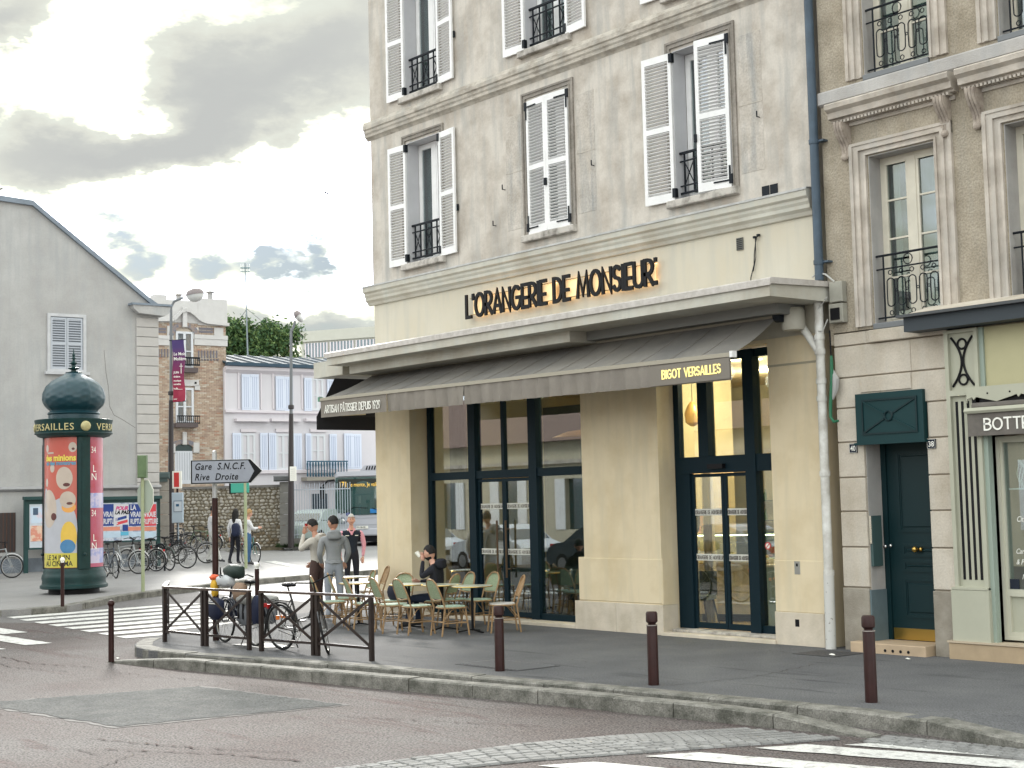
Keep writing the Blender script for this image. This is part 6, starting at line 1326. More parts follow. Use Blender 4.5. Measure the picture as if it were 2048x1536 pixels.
grey, cream, navy, white = cl('grey_sweat', (.27, .28, .29), var=.12, vscale=4), cl('cream_sweat', (.50, .47, .42), var=.1), cl('navy_vest', (.010, .016, .028)), cl('white_cotton', (.60, .60, .62))
jean, brown, black, lgrey, shoe = cl('jeans', (.05, .12, .24)), cl('brown_trousers', (.06, .035, .03)), cl('black_cloth_p', (.012, .013, .02)), cl('pale_trousers', (.28, .30, .34)), mat('shoes', (.05, .05, .055), .6)
MBp, HM = person((-10.15, -1.42, .01), HANG-PI/2+R(14), 'man seen from behind in a grey hooded sweatshirt and pale trousers by the terrace tables',
    dict(face=(-.75, .66, -.12), lel=(-.25, .0, 1.14), rel=(.27, .02, 1.15), lwr=(-.20, .16, .98), rwr=(.22, .17, .98), lkn=(-.11, .02, .5), rkn=(.11, .02, .5)), (M_SKIN, grey, lgrey, shoe), (M_HAIR, 'short'), 1.04, 1.16)
soft('hood', (0, -.115, 1.475), (.125, .075, .085), grey, MBp); soft('waistband', (0, -.0, 1.0), (.165, .125, .045), grey, MBp, 2.2)
MAp, HM = person((-10.58, -1.52, .01), HANG-PI/2+R(62), 'man in a cream hooded sweatshirt holding a hand to his face',
    dict(face=(-.1, .88, -.42), crown=(.0, .06, 1.585), throat=(.0, .03, 1.53), lel=(-.22, .20, 1.24), lwr=(-.04, .25, 1.53), lhand=(.2, -.15, .9), rel=(.24, .05, 1.14), rwr=(.16, .20, 1.0)), (M_SKIN, cream, brown, shoe), (M_HAIR, 'short'), 1.02, 1.05)
soft('hood', (0, -.10, 1.46), (.115, .07, .075), cream, MAp)
pink = cl('pink_shirt', (.62, .30, .36))
MCp, HM = person(Vector((-15.25, 2.27, gz(-15.25, 2.27)-.05)), HANG+PI/2+R(12), 'grey-haired man in a navy body warmer and pink shirt facing the camera behind the terrace',
    dict(lel=(-.28, .0, 1.14), rel=(.28, .0, 1.14)), (M_SKIN2, navy, black, shoe, cl('pink_shirt', (.62, .30, .36))), (mat('grey_hair', (.45, .44, .42), .8, bump=.4), 'short'), 1.02, 1.22)
mk('collar', MB().add([(-.055, .075, 1.52), (0, .118, 1.38), (-.02, .122, 1.38), (-.09, .07, 1.50)], [(0, 1, 2, 3)]).add([(.055, .075, 1.52), (0, .118, 1.38), (.02, .122, 1.38), (.09, .07, 1.50)], [(0, 1, 2, 3)]).tube([(0, .115, 1.44), (0, .126, 1.36)], .022, 6), pink, MCp); mk('badge', MB().box((.06, .125, 1.34), (.14, .130, 1.355)).box((-.14, .125, 1.34), (-.07, .130, 1.355)), M_OFF, MCp)
SD = dict(pelvis=(0, 0, .50), waist=(0, .0, .66), chest=(0, .03, .88), neck=(0, .06, 1.05), throat=(0, .09, 1.10), crown=(0, .12, 1.16), lsh=(-.18, .03, .99), rsh=(.18, .03, .99), lhip=(-.09, .03, .48), rhip=(.09, .03, .48), lkn=(-.12, .45, .50), rkn=(.12, .45, .50), lan=(-.12, .50, .09), ran=(.12, .38, .09), lto=(-.12, .67, .03), rto=(.12, .55, .03), lhe=(-.12, .46, .035), rhe=(.12, .34, .035))
J = dict(SD); J.update(face=(0, .93, -.22), lel=(-.20, .22, .84), lwr=(-.03, .245, 1.12), lhand=(.15, .2, .9), rel=(.26, .12, .76), rwr=(.18, .38, .76), rhand=(0, 1, 0))
MSp, HM = person((-7.22, -1.22, 0), R(215-90), 'seated bearded man in a black hooded jacket drinking from a white cup', J, (M_SKIN2, black, cl('dark_jeans', (.02, .03, .06)), shoe), (M_HAIR, 'beard'), 1.0, 1.1)
soft('hood', (0, -.06, 1.06), (.14, .085, .085), black, MSp)
cpw = Matrix.Translation(MSp.location) @ Matrix.Rotation(R(125), 4, 'Z') @ Vector((-.03, .30, 1.185))
cup = tag(mk('paper_cup', MB().lathe([(.001, 0), (.028, 0), (.04, .10), (.036, .10), (.001, .09)], 14), M_OFF, None, cpw, smooth=True), 'white paper cup held to the mouth of the seated man', 'cup'); cup.rotation_euler = (R(-35), 0, R(125))
p = G(425, 1126); person(p, HANG-PI/2-R(60), 'person in a white T-shirt and pale trousers walking behind the brown sign post', dict(rkn=(.10, .10, .5), ran=(.11, .22, .10), rto=(.11, .38, .04), rhe=(.11, .17, .05), lan=(-.1, -.12, .10), lto=(-.1, .04, .03), lhe=(-.1, -.16, .04)), (M_SKIN, white, cl('pale_cotton', (.55, .55, .52)), shoe), (M_HAIR, 'short'), 1.04)
p = G(471, 1128); g_, HM = person(p, HANG-PI/2-R(20), 'long-haired person in a white top and black trousers carrying a dark bag', dict(lkn=(-.10, -.03, .5), lan=(-.11, -.22, .11), lto=(-.11, -.06, .04), lhe=(-.11, -.27, .05)), (M_SKIN2, white, black, shoe), (M_HAIR, 'long'), .98, .95); soft('backpack', (.12, -.16, 1.12), (.15, .10, .22), PN, g_)
p = G(497, 1130); g_, HM = person(p, HANG-PI/2+R(-70), 'curly fair-haired person in a white shirt and blue jeans looking at a phone', dict(lel=(-.22, .12, 1.18), lwr=(-.10, .32, 1.20), rel=(.22, .12, 1.18), rwr=(.08, .32, 1.20)), (M_SKIN2, white, jean, shoe), (mat('fair_hair', (.42, .26, .12), .8, bump=.5), 'curly'), .97, .95)
person((-4.15, 1.9, .055), R(-60), 'person in a tan dress standing at the counter inside the entrance', {}, (M_SKIN2, cl('tan_dress', (.48, .33, .17)), cl('tan_dress', (.48, .33, .17)), shoe), (M_HAIR, 'long'), .98, .9)
person((-5.6, 1.55, .055), R(120), 'dark figure in a green jacket standing inside near the stone pier', {}, (M_SKIN, cl('dark_green', (.03, .08, .07)), black, shoe), (M_HAIR, 'short'), .98)  # added figure stands in for someone mirrored in the cafe glass

# ------------------------------------------------------------------ far side of the crossing
def fe(fr, label, cat, name, back=0.0, group=None):
    o = fr.o+Vector(fr.n)*back; return empty(name, (o.x, o.y, fr.o.z), fr.a, label, cat, group)
# gable-ended house
F1 = Frame(0, 46.4, 35); g1 = fe(F1, 'pale grey gable-ended house with one shuttered window behind the advertising column', 'building', 'gable_house')
M_GAB = mat('grey_render', (.43, .43, .425), .92, col2=(.34, .335, .33), vscale=.7, streak=.28, fine=.04, fscale=20, bump=.15, bscale=8)
P1 = lambda x, y: F1(x, y)
rx, rz_ = P1(0, 398); ex, ez = P1(300, 606); qx = P1(318, 620)[0]; kx, kz = P1(64, 409)
poly = [(-8.5, -.5), (qx-.02, -.5), (qx-.02, P1(318, 612)[1]), (ex, ez), (kx, kz), (rx, rz_), (-8.5, rz_-.6)]
wx0, wz0 = P1(98, 741); wx1, wz1 = P1(168, 636)
mk('gable_wall', MB().prism(poly, 0, 12), M_GAB, g1)
rp = MB()
pts = [(-8.6, rz_-.55), (rx, rz_+.03), (kx, kz+.05), (ex, ez+.06), (P1(322, 618)[0], P1(322, 618)[1])]
for a, b in zip(pts[:-1], pts[1:]): rp.add([(a[0], -.12, a[1]-.10), (b[0], -.12, b[1]-.10), (b[0], -.12, b[1]+.06), (a[0], -.12, a[1]+.06), (a[0], 12, a[1]-.10), (b[0], 12, b[1]-.10), (b[0], 12, b[1]+.06), (a[0], 12, a[1]+.06)], [(0, 1, 2, 3), (7, 6, 5, 4), (3, 2, 6, 7), (0, 4, 5, 1), (1, 5, 6, 2), (0, 3, 7, 4)])
mk('roof', rp, mat('zinc_roof', (.20, .24, .29), .5, var=.2), g1)
a, b = P1(258, 609), P1(334, 629)
mk('eaves_cornice', MB().prism([(a[0], a[1]), (a[0]+.05, a[1]-.16), (a[0]+.22, a[1]-.30), (b[0]-.2, a[1]-.36), (b[0]-.05, b[1]+.0), (b[0], a[1]-.06)][::-1], -.32, .4), M_GAB, g1); mk('cornice_cap', MB().box((a[0]-.03, -.36, a[1]-.04), (b[0]+.05, .4, a[1]+.03)), mat('zinc_roof', (.20, .24, .29), .5, var=.2), g1)
x0, x1 = P1(272, 700)[0], P1(316, 700)[0]; zt = P1(290, 636)[1]; zb_ = P1(290, 985)[1]; n = 18
for i in range(n): mk('quoin_stone', MB().bev((x0, -.06, zb_+(zt-zb_)*i/n+.012), (x1, .02, zb_+(zt-zb_)*(i+1)/n-.004), .012), mat('quoin_stone', (.46, .445, .43), .9, var=.12, vscale=2), g1)
cr_ = MB(); cpts = [(208, 700), (212, 745), (217, 775), (219, 812), (228, 830), (243, 838), (262, 850), (271, 856)]
for a, b in zip(cpts[:-1], cpts[1:]): A_, B_ = P1(*a), P1(*b); cr_.bar((A_[0], -.002, A_[1]), (B_[0], -.002, B_[1]), .006, .012)
mk('crack', cr_, mat('crack', (.16, .15, .14), .9), g1)
sf = MB(); frame4(sf, wx0-.06, wx1+.06, wz0-.05, wz1+.10, .10, -.05, .02); mk('window_surround', sf, mat('pale_frame', (.52, .53, .55), .7, var=.15), g1); mk('window_sill', MB().box((wx0-.15, -.14, wz0-.12), (wx1+.15, .02, wz0-.03)), mat('pale_frame', (.52, .53, .55), .7), g1); mk('dark_board', MB().box((wx0, -.012, wz0), (wx1, -.006, wz1)), mat('louvre_gap', (.18, .20, .23), .9), g1)
for k in range(2):
    a = wx0+.05+(wx1-wx0-.1)*k/2; b = a+(wx1-wx0-.1)/2-.015; s_ = MB(); frame4(s_, a, b, wz0+.05, wz1-.03, .05, -.045, -.013); s_.box((a+.05, -.045, (wz0+wz1)/2-.03), (b-.05, -.013, (wz0+wz1)/2+.03)); sh = mk('shutter', s_, mat('shutter_grey', (.42, .45, .50), .7), g1)
    for i in range(20): z = wz0+.12+(wz1-wz0-.22)*i/19; mk('louvre_slat', MB().box((a+.05, -.040, z-.018), (b-.05, -.018, z+.012), None), mat('shutter_grey', (.42, .45, .50), .7), sh)
bz = P1(0, 985)[1]; bt = P1(0, 974)[1]
mk('band_course', MB().extr([(0, bt), (-.12, bt-.02), (-.14, bt-.08), (-.06, bt-.14), (0, bt-.16)], -8.5, qx), mat('band_grey', (.34, .34, .35), .8, var=.2), g1)
mk('wall_base', MB().box((-8.5, -.05, -.5), (qx, .0, .43)), mat('base_grey', (.20, .23, .27), .9, var=.35, vscale=2), g1)
a, b = P1(-3, 1105), P1(31, 1025); lwn = mk('window', MB().box((a[0]-1.2, -.02, a[1]), (b[0], .0, b[1])), mat('iron_window', (.06, .05, .05), .7), g1)
for i in range(9): mk('bar', MB().box((b[0]-.07-i*.11, -.05, a[1]), (b[0]-.05-i*.11, -.03, b[1])), mat('rust', (.11, .06, .045), .8), lwn)
mk('window_sill', MB().box((a[0]-1.3, -.12, a[1]-.12), (b[0]+.10, 0, a[1]-.02)), M_GAB, g1)
a = P1(8, 392); ch = mk('chimney', MB().box((a[0]-1.2, 2.0, a[1]-1.6), (a[0]+.35, 2.9, a[1]+.02)), mat('chimney_render', (.22, .27, .30), .8), g1); mk('aerial', MB().tube([(a[0], 2.4, a[1]), (a[0]+.2, 2.4, a[1]+.6)], .02, 5).tube([(a[0]+.3, 2.4, a[1]), (a[0]+.5, 2.4, a[1]+.7)], .02, 5).tube([(a[0]-.6, 2.4, a[1]+.5), (a[0]-.1, 2.4, a[1]+.45), (a[0]+.65, 2.4, a[1]+.75)], .025, 5).box((a[0]-.9, 2.3, a[1]+.3), (a[0]-.2, 2.5, a[1]+.38)), M_IRON, ch)
# poster boards against it
M_BRD = mat('board_green', (.012, .05, .05), .5)
def board(x0p, x1p, top, bot, lb, back=-.6):
    e = fe(F1, lb, 'notice board', 'poster_board'); a, b = F1(x0p, bot, back), F1(x1p, top, F1 and back); z0, z1 = a[1], F1(x0p, top, back)[1]
    mk('panel', MB().box((a[0], back-.03, z0), (b[0], back+.03, z1)), M_BRD, e); mk('hood', MB().box((a[0]-.05, back-.14, z1), (b[0]+.05, back+.05, z1+.10)), M_BRD, e)
    for xx in (a[0]+.04, b[0]-.04): mk('post', MB().box((xx-.06, back-.05, -.2), (xx+.06, back+.05, z1)), M_BRD, e)
    f = MB(); frame4(f, a[0], b[0], z0, z1, .05, back-.05, back-.03); mk('frame', f, M_BRD, e)
    return e, (lambda px, py: F1(px, py, back-.04)), back
e, q, bk_ = board(49, 150, 1000, 1100, 'dark green notice board with small posters left of the advertising column')
pc = lambda n, c, **k: mat(n, c, .6, **k)
def poster(e, q, bk_, x0, x1, y0, y1, m_, lift_=.036, name='poster'):
    a, b = q(x0, y1), q(x1, y0); return mk(name, MB().box((a[0], bk_-lift_-.004, a[1]), (b[0], bk_-lift_, b[1])), m_, e)
poster(e, q, bk_, 59, 92, 1008, 1096, pc('paper_pale', (.55, .60, .66), var=.15, vscale=3)); poster(e, q, bk_, 61, 90, 1013, 1047, pc('paper_sky', (.52, .62, .74), col2=(.65, .55, .62), vscale=3, thresh=(.48, .55)), .042); poster(e, q, bk_, 66, 76, 1016, 1030, pc('print_dark', (.06, .10, .16)), .048); poster(e, q, bk_, 61, 88, 1051, 1083, pc('paper_salmon', (.62, .25, .18), col2=(.68, .50, .38), vscale=5, thresh=(.46, .54)), .042)
e, q, bk_ = board(196, 318, 1000, 1086, 'long dark green notice board of blue, white and red posters above the bicycles')
poster(e, q, bk_, 203, 314, 1004, 1086, pc('paper_mess', (.52, .56, .64), col2=(.25, .30, .42), vscale=6, thresh=(.50, .60)))
BL, RD, WT, OR = pc('poster_navy', (.02, .05, .24), var=.15), pc('poster_redd', (.62, .06, .08), var=.12), pc('paper_white', (.62, .62, .66), var=.1), pc('paper_coral', (.66, .25, .17), var=.15)
for x0, x1, m_ in ((203, 227, BL), (228, 257, WT), (258, 285, BL), (286, 312, RD)): poster(e, q, bk_, x0, x1, 1008, 1052, m_, .042)
for x0, x1 in ((203, 240), (246, 284), (286, 312)): poster(e, q, bk_, x0, x1, 1053, 1062, OR, .042)
for x0, x1 in ((203, 241), (243, 283), (285, 312)): poster(e, q, bk_, x0, x1, 1063, 1076, pc('paper_ice', (.48, .60, .72), var=.15, vscale=5), .042)
for i, (y, s_) in enumerate(((1020, .6), (1026, 0), (1034, 0))): pass
for x0 in (206, 260, 287):
    for t, py, k in (('LA', 1018, 1), ('VRAIE', 1032, 1), ('RUPTURE', 1046, .72)):
        if x0 == 206 and t == 'LA': continue
        a = q(x0+.5, py+2); text(t, .235, WT, parent=e, loc=(a[0], bk_-.050, a[1]), sx=.66*k if t != 'LA' else .7, off=.006, ext=.001)
a = q(231, 1020); text('POUR', .16, pc('print_pink', (.55, .05, .2)), parent=e, loc=(a[0], bk_-.050, a[1]), shear=.3, sx=.95, off=.008, ext=.001); a = q(229, 1028.5); text('LA PAIX', .16, M_BLACK, parent=e, loc=(a[0], bk_-.050, a[1]), shear=.3, sx=.92, off=.008, ext=.001)
for px, py, c in ((233, 1046, RD), (231, 1038, BL)):
    a, b = q(px, py), q(px+22, py-6); mk('print_band', MB().add([(a[0], bk_-.05, a[1]-.07), (b[0], bk_-.05, b[1]-.07), (b[0], bk_-.05, b[1]+.02), (a[0], bk_-.05, a[1]+.02)], [(0, 1, 2, 3)]), c, e)
poster(e, q, bk_, 245, 256, 1049, 1062, BL, .048); poster(e, q, bk_, 241, 257, 1063, 1071, pc('paper_cyan', (.10, .40, .58)), .048)
# gate pillar
F2 = Frame(327, 51.5, 20); gp_ = fe(F2, 'stone gate pillar with dark overhanging cap right of the poster board', 'pillar', 'gate_pillar')
a, b = F2(317, 958), F2(338, 958)
for i in range(7): mk('stone', MB().bev((a[0]+.01*(i % 2), 0, a[1]*i/7-.05*(i == 0)), (b[0], .5, a[1]*(i+1)/7-.012), .012), mat('pillar_stone', (.30, .28, .25), .9, var=.25, vscale=3), gp_)
a, b = F2(306, 958), F2(339, 944); mk('cap', MB().bev((a[0], -.15, a[1]), (b[0], .6, b[1]+.0), .05), mat('cap_dark', (.07, .10, .10), .8), gp_); mk('cap_neck', MB().box((a[0]+.08, -.08, a[1]-.1), (b[0]-.08, .5, a[1])), mat('cap_dark', (.07, .10, .10), .8), gp_)
# info panels
F3 = Frame(356, 55, 0); ip = fe(F3, 'pale blue information panel on a post at the left end of the rubble wall', 'sign', 'information_panel')
def fbox(fr, par, name, x0, x1, y0, y1, m_, back=0.0, th=.05, bev=0):
    a, b = fr(x0, y1, back), fr(x1, y0, back); mb = MB()
    (mb.bev((a[0], back-th, a[1]), (b[0], back, b[1]), bev) if bev else mb.box((a[0], back-th, a[1]), (b[0], back, b[1]))); return mk(name, mb, m_, par)
fbox(F3, ip, 'panel', 345, 367, 985, 1046, mat('panel_blue', (.42, .50, .58), .4), 0, .12, .02); fbox(F3, ip, 'timetable', 347.5, 364.5, 1001, 1024, mat('panel_frame', (.10, .14, .22), .5), -.12, .01); fbox(F3, ip, 'notice', 348.5, 363.5, 1002.5, 1023, mat('notice_pale', (.55, .60, .66), .5), -.13, .008); fbox(F3, ip, 'pictogram', 352, 358, 1008, 1013, mat('pict_blue', (.02, .10, .2), .5), -.138, .005)
fbox(F3, ip, 'post', 354, 358, 1046, 1092, mat('panel_blue', (.42, .50, .58), .4), -.02, .06)
rb_ = fe(F3, 'small red and white box on a post beside the left street lamp', 'sign', 'red_box'); fbox(F3, rb_, 'box', 346, 364, 942, 977, M_OFF, .0, .1); fbox(F3, rb_, 'red_face', 348, 358, 945, 974, mat('box_red', (.55, .04, .04), .5), -.1, .012); fbox(F3, rb_, 'post', 354, 357, 977, 1092, M_BROWN, -.02, .06)
# rubble wall
F4 = Frame(465, 62, 0); rw_ = fe(F4, 'low rubble stone wall with pale irregular stones behind the walkers', 'wall', 'rubble_wall')
a, b = F4(367, 1072), F4(563, 974); zt = b[1]
mk('mortar', MB().box((a[0], .03, -.3), (b[0], .5, zt)), mat('mortar', (.22, .185, .13), .95, var=.4, vscale=6, bump=.6, bscale=10), rw_)
st_ms = [mat('rubble_%d' % i, c, .85, var=.3, vscale=5) for i, c in enumerate(((.40, .37, .31), (.30, .27, .22), (.48, .45, .40), (.22, .17, .11)))]
rnd = random.Random(21); sm = [MB() for _ in st_ms]; y = .0; 
while y < zt-.02:
    rowh = rnd.uniform(.10, .16); x = a[0]-rnd.uniform(0, .15)
    while x < b[0]:
        w_ = rnd.uniform(.10, .26); k = rnd.randrange(4) if y < .8 else rnd.choice((0, 0, 1, 2, 2)); c = (x+w_/2, .03, y+rowh/2+rnd.uniform(-.02, .02)); mb = sm[k]
        Mx = Matrix.Translation(c) @ Matrix.Rotation(rnd.uniform(-.5, .5), 4, 'Y') @ Matrix.Diagonal((w_*.46, rnd.uniform(.03, .07), rowh*.46, 1)); mb.sphere((0, 0, 0), 1, 7, 5, Mx); x += w_
    y += rowh
for i, mb in enumerate(sm): tag(mk('stones', mb, st_ms[i], rw_), kind='stuff')
mk('coping', MB().box((a[0]-.05, -.06, zt), (b[0]+.02, .55, zt+.10)), mat('coping', (.22, .21, .20), .9, var=.3), rw_)
F5 = Frame(571, 61.5, 0); pl_ = fe(F5, 'grey stone gate post with moulded cap left of the iron railings', 'pillar', 'gate_pillar'); a, b = F5(561, 1075), F5(580, 963)
for i in range(6): mk('stone', MB().bev((a[0], -.1, b[1]*i/6-.05*(i == 0)), (b[0], .3, b[1]*(i+1)/6-.012), .01), mat('pillar_grey', (.24, .235, .22), .9, var=.3, vscale=3), pl_)
a, b = F5(549, 963), F5(585, 951); mk('cap', MB().bev((a[0], -.3, a[1]), (b[0], .5, b[1]), .05), mat('cap_grey', (.12, .125, .13), .9), pl_)
# iron railings and low base
F6 = Frame(640, 62, 0); rl_ = fe(F6, 'row of thin pale iron railings between the stone post and the bus', 'fence', 'railings'); a, b = F6(584, 1050), F6(700, 966)
for i in range(24): x = a[0]+(b[0]-a[0])*i/23; mk('railing_bar', MB().box((x-.012, -.012, .3), (x+.012, .012, b[1]+.05*(i % 2))), mat('rail_pale', (.42, .46, .52), .5), rl_)
for z in (.45, b[1]-.25): mk('rail', MB().box((a[0], -.02, z), (b[0], .02, z+.04)), mat('rail_pale', (.42, .46, .52), .5), rl_)
mk('base', MB().box((a[0], -.1, -.2), (b[0], .2, .32)), mat('pillar_grey', (.24, .235, .22), .9), rl_)
rnd = random.Random(3); gm = MB()
for i in range(500): px = rnd.uniform(555, 640); p = F6(px, 1060)[0]; h_ = rnd.uniform(.05, .18); gm.add([(p, rnd.uniform(-.9, -.2), 0), (p+.03, rnd.uniform(-.9, -.2), 0), (p+rnd.uniform(-.08, .08), rnd.uniform(-.9, -.2), h_)], [(0, 1, 2)])
tag(mk('weeds', gm, mat('weed_green', (.05, .09, .03), .9), None, F6.o, (0, 0, F6.a)), 'weeds growing at the foot of the wall', kind='stuff')

# brick house
F7 = Frame(384, 67, 36); bh = fe(F7, 'tall narrow buff brick house with white stone bands behind the left street lamp', 'building', 'brick_house')
q = lambda x, y: F7(x, y)
bx0, bx1 = q(310, 800)[0], q(453, 800)[0]; M_ST = mat('white_stone', (.55, .54, .53), .85, var=.08); M_MORT = mat('brick_mortar', (.50, .43, .36), .95)
zt = q(384, 644)[1]
mk('wall', MB().box((bx0, .03, -.3), (bx1, 9, zt)), M_MORT, bh)
bm_ = [mat('brick_%d' % i, c, .85, var=.15) for i, c in enumerate(((.45, .34, .26), (.50, .40, .31), (.38, .28, .22), (.42, .25, .18), (.54, .47, .39)))]
bmb = [MB() for _ in bm_]; rnd = random.Random(5)
z = .8; r_i = 0
wins = [(346, 387, 655, 737), (346, 388, 770, 850), (347, 389, 885, 965)]
wrec = [(q(x0, (y0+y1)/2)[0], q(x1, (y0+y1)/2)[0], q((x0+x1)/2, y1)[1], q((x0+x1)/2, y0)[1]) for x0, x1, y0, y1 in wins]
while z < zt-.08:
    x = bx0-(.12 if r_i % 2 else 0)
    while x < bx1:
        w_ = .235
        if not any(a-.0 < x+w_/2 < b and c < z < d for a, b, c, d in wrec):
            xa, xb = max(x+.006, bx0), min(x+w_-.006, bx1); k = rnd.choice((0, 0, 0, 1, 1, 2, 3 if rnd.random() < .35 else 0, 4))
            if xb > xa: dy = rnd.uniform(0, .01); bmb[k].add([(xa, dy, z), (xb, dy, z), (xb, dy, z+.063), (xa, dy, z+.063), (xa, .035, z), (xb, .035, z), (xb, .035, z+.063), (xa, .035, z+.063)], [(0, 1, 2, 3), (0, 4, 5, 1), (2, 6, 7, 3), (0, 3, 7, 4), (1, 5, 6, 2)])
        x += w_
    z += .075; r_i += 1
for i, mb in enumerate(bmb): tag(mk('bricks', mb, bm_[i], bh), kind='stuff')
def fb(name, x0, x1, y0, y1, m_, y_=-.04, bev=0, par=None, fr=F7, root=bh, th=None):
    a, b = fr(x0, y1), fr(x1, y0); mb = MB(); y2 = (y_+.06 if th is None else y_+th)
    (mb.bev((a[0], y_, a[1]), (b[0], y2, b[1]), bev) if bev else mb.box((a[0], y_, a[1]), (b[0], y2, b[1]))); return mk(name, mb, m_, par or root)
fb('parapet', 309, 333, 590, 644, M_ST, -.02, th=.5); fb('parapet', 333, 398, 603, 644, M_ST, -.01, th=.5); fb('parapet', 396, 454, 600, 650, M_ST, -.02, th=.5)
# moulded cornice with an arched centre
pts = [(308, 640), (345, 640), (352, 632), (360, 624), (368, 621), (378, 623), (388, 630), (398, 640), (410, 645), (455, 650)]; cm = MB()
for a, b in zip(pts[:-1], pts[1:]): A_, B_ = q(*a), q(*b); cm.bar((A_[0], -.06, A_[1]), (B_[0], -.06, B_[1]), .30, .14)
mk('cornice', cm, M_ST, bh)
for x0, x1 in ((310, 345), (388, 454)): fb('stone_band', x0, x1, 676, 690, M_ST, -.06); fb('stone_band', x0, x1, 672, 677, M_ST, -.09)
GB = mat('grey_brick', (.17, .16, .18), .8)
for x0, x1 in ((312, 332), (398, 426)):
    for y in (656, 662): fb('grey_brick_course', x0, x1, y, y+3.4, GB, -.01)
fb('stone_block', 428, 446, 656, 672, M_ST, -.04); fb('stone_block', 334, 345, 652, 676, M_ST, -.04); fb('stone_block', 386, 396, 655, 678, M_ST, -.04)
for i in range(4): fb('grey_brick_rib', 316+i*6, 318.4+i*6, 698, 714, GB, -.03)
for i in range(7): fb('grey_brick_rib', 396+i*6, 398.4+i*6, 701, 716, GB, -.03); fb('corbel', 396+i*6.2, 399+i*6.2, 718, 721, GB, -.05)
def fwin(fr, root, x0, x1, y0, y1, arch=False, rail=True, dark=None):
    a, b = fr(x0, y1), fr(x1, y0); cx = (a[0]+b[0])/2; f = MB(); z0, z1 = a[1], b[1]
    frame4(f, a[0], b[0], z0, z1, .10, -.02, .06); f.box((cx-.06, -.02, z0+.1), (cx+.06, .05, z1-.1)); f.box((a[0]+.1, -.01, z0+(z1-z0)*.45), (b[0]-.1, .03, z0+(z1-z0)*.45+.05)); w = mk('window', f, mat('far_frame', (.60, .62, .65), .6), root)
    mk('pane', MB().box((a[0]+.05, .03, z0+.05), (b[0]-.05, .05, z1-.05)), dark or mat('far_pane', (.22, .30, .38), .15, spec=.8), w)
    return a, b
fwin(F7, bh, 352, 386, 664, 736); fwin(F7, bh, 352, 387, 776, 846)
ar = MB(); c0 = q(368, 672)
for k in range(9):
    t0, t1 = PI*k/9, PI*(k+1)/9; ar.add([(c0[0]+R1*math.cos(t), -.05, c0[1]+R1*math.sin(t)*.85) for R1, t in ((.48, t0), (.74, t0), (.74, t1), (.48, t1))]+[(c0[0]+R1*math.cos(t), .05, c0[1]+R1*math.sin(t)*.85) for R1, t in ((.48, t0), (.74, t0), (.74, t1), (.48, t1))], [(3, 2, 1, 0), (4, 5, 6, 7), (0, 1, 5, 4), (2, 3, 7, 6)])
mk('window_arch', ar, mat('arch_brick', (.33, .24, .18), .85, col2=(.16, .17, .21), vscale=8), bh); fb('keystone', 363, 372, 615, 655, M_ST, -.16, .02)
fb('lintel', 346, 397, 760, 771, M_ST, -.06); fb('lintel_ear', 345, 352, 771, 780, M_ST, -.06); fb('lintel_ear', 389, 399, 771, 780, M_ST, -.06); fb('plate', 388, 392, 764, 768, M_BLACK, -.07)
for y0 in (737, 847): fb('balcony_slab', 346, 390, y0, y0+8, mat('slab_dark', (.10, .08, .08), .8), -.35, th=.4)
for y0 in (716, 832):
    for yy in (y0, y0+14): fb('balcony_rail', 348, 394, yy, yy+1.6, M_IRON, -.34, th=.03)
    for i in range(12): fb('baluster', 349+i*4, 350+i*4, y0, y0+15, M_IRON, -.33, th=.02)
fb('door', 350, 385, 902, 968, mat('white_door', (.56, .58, .62), .6), -.0); fb('fanlight', 351, 384, 889, 902, mat('door_dark', (.02, .04, .04), .3), -.0)
for i in range(6): fb('door_groove', 354+i*5, 354.7+i*5, 905, 960, mat('groove_grey', (.36, .38, .42), .7), -.006, th=.01)
ar = MB(); c0 = q(367, 903)
for k in range(9):
    t0, t1 = PI*k/9, PI*(k+1)/9; ar.add([(c0[0]+R1*math.cos(t), -.05, c0[1]+R1*math.sin(t)*.7) for R1, t in ((.50, t0), (.78, t0), (.78, t1), (.50, t1))]+[(c0[0]+R1*math.cos(t), .05, c0[1]+R1*math.sin(t)*.7) for R1, t in ((.50, t0), (.78, t0), (.78, t1), (.50, t1))], [(3, 2, 1, 0), (4, 5, 6, 7), (0, 1, 5, 4), (2, 3, 7, 6)])
mk('door_arch', ar, mat('arch_brick', (.33, .24, .18), .85), bh); fb('keystone', 364, 372, 864, 890, M_ST, -.12, .02); fb('springer', 343, 350, 888, 906, M_ST, -.07, .02); fb('springer', 386, 398, 885, 906, M_ST, -.07, .02)
for px, py in ((357, 590), (420, 585)):
    p = F7(px, 603, 3); p2 = F7(px, py, 3); vt = mk('roof_vent', MB().lathe([(.12, 0), (.12, p2[1]-p[1])], 10, (p[0], 3, p[1])), mat('vent_zinc', (.35, .35, .35), .5), bh); mk('vent_cap', MB().lathe([(.001, .12), (.26, 0), (.2, -.02)], 10, (p[0], 3, p2[1])), mat('vent_zinc', (.35, .35, .35), .5), vt)
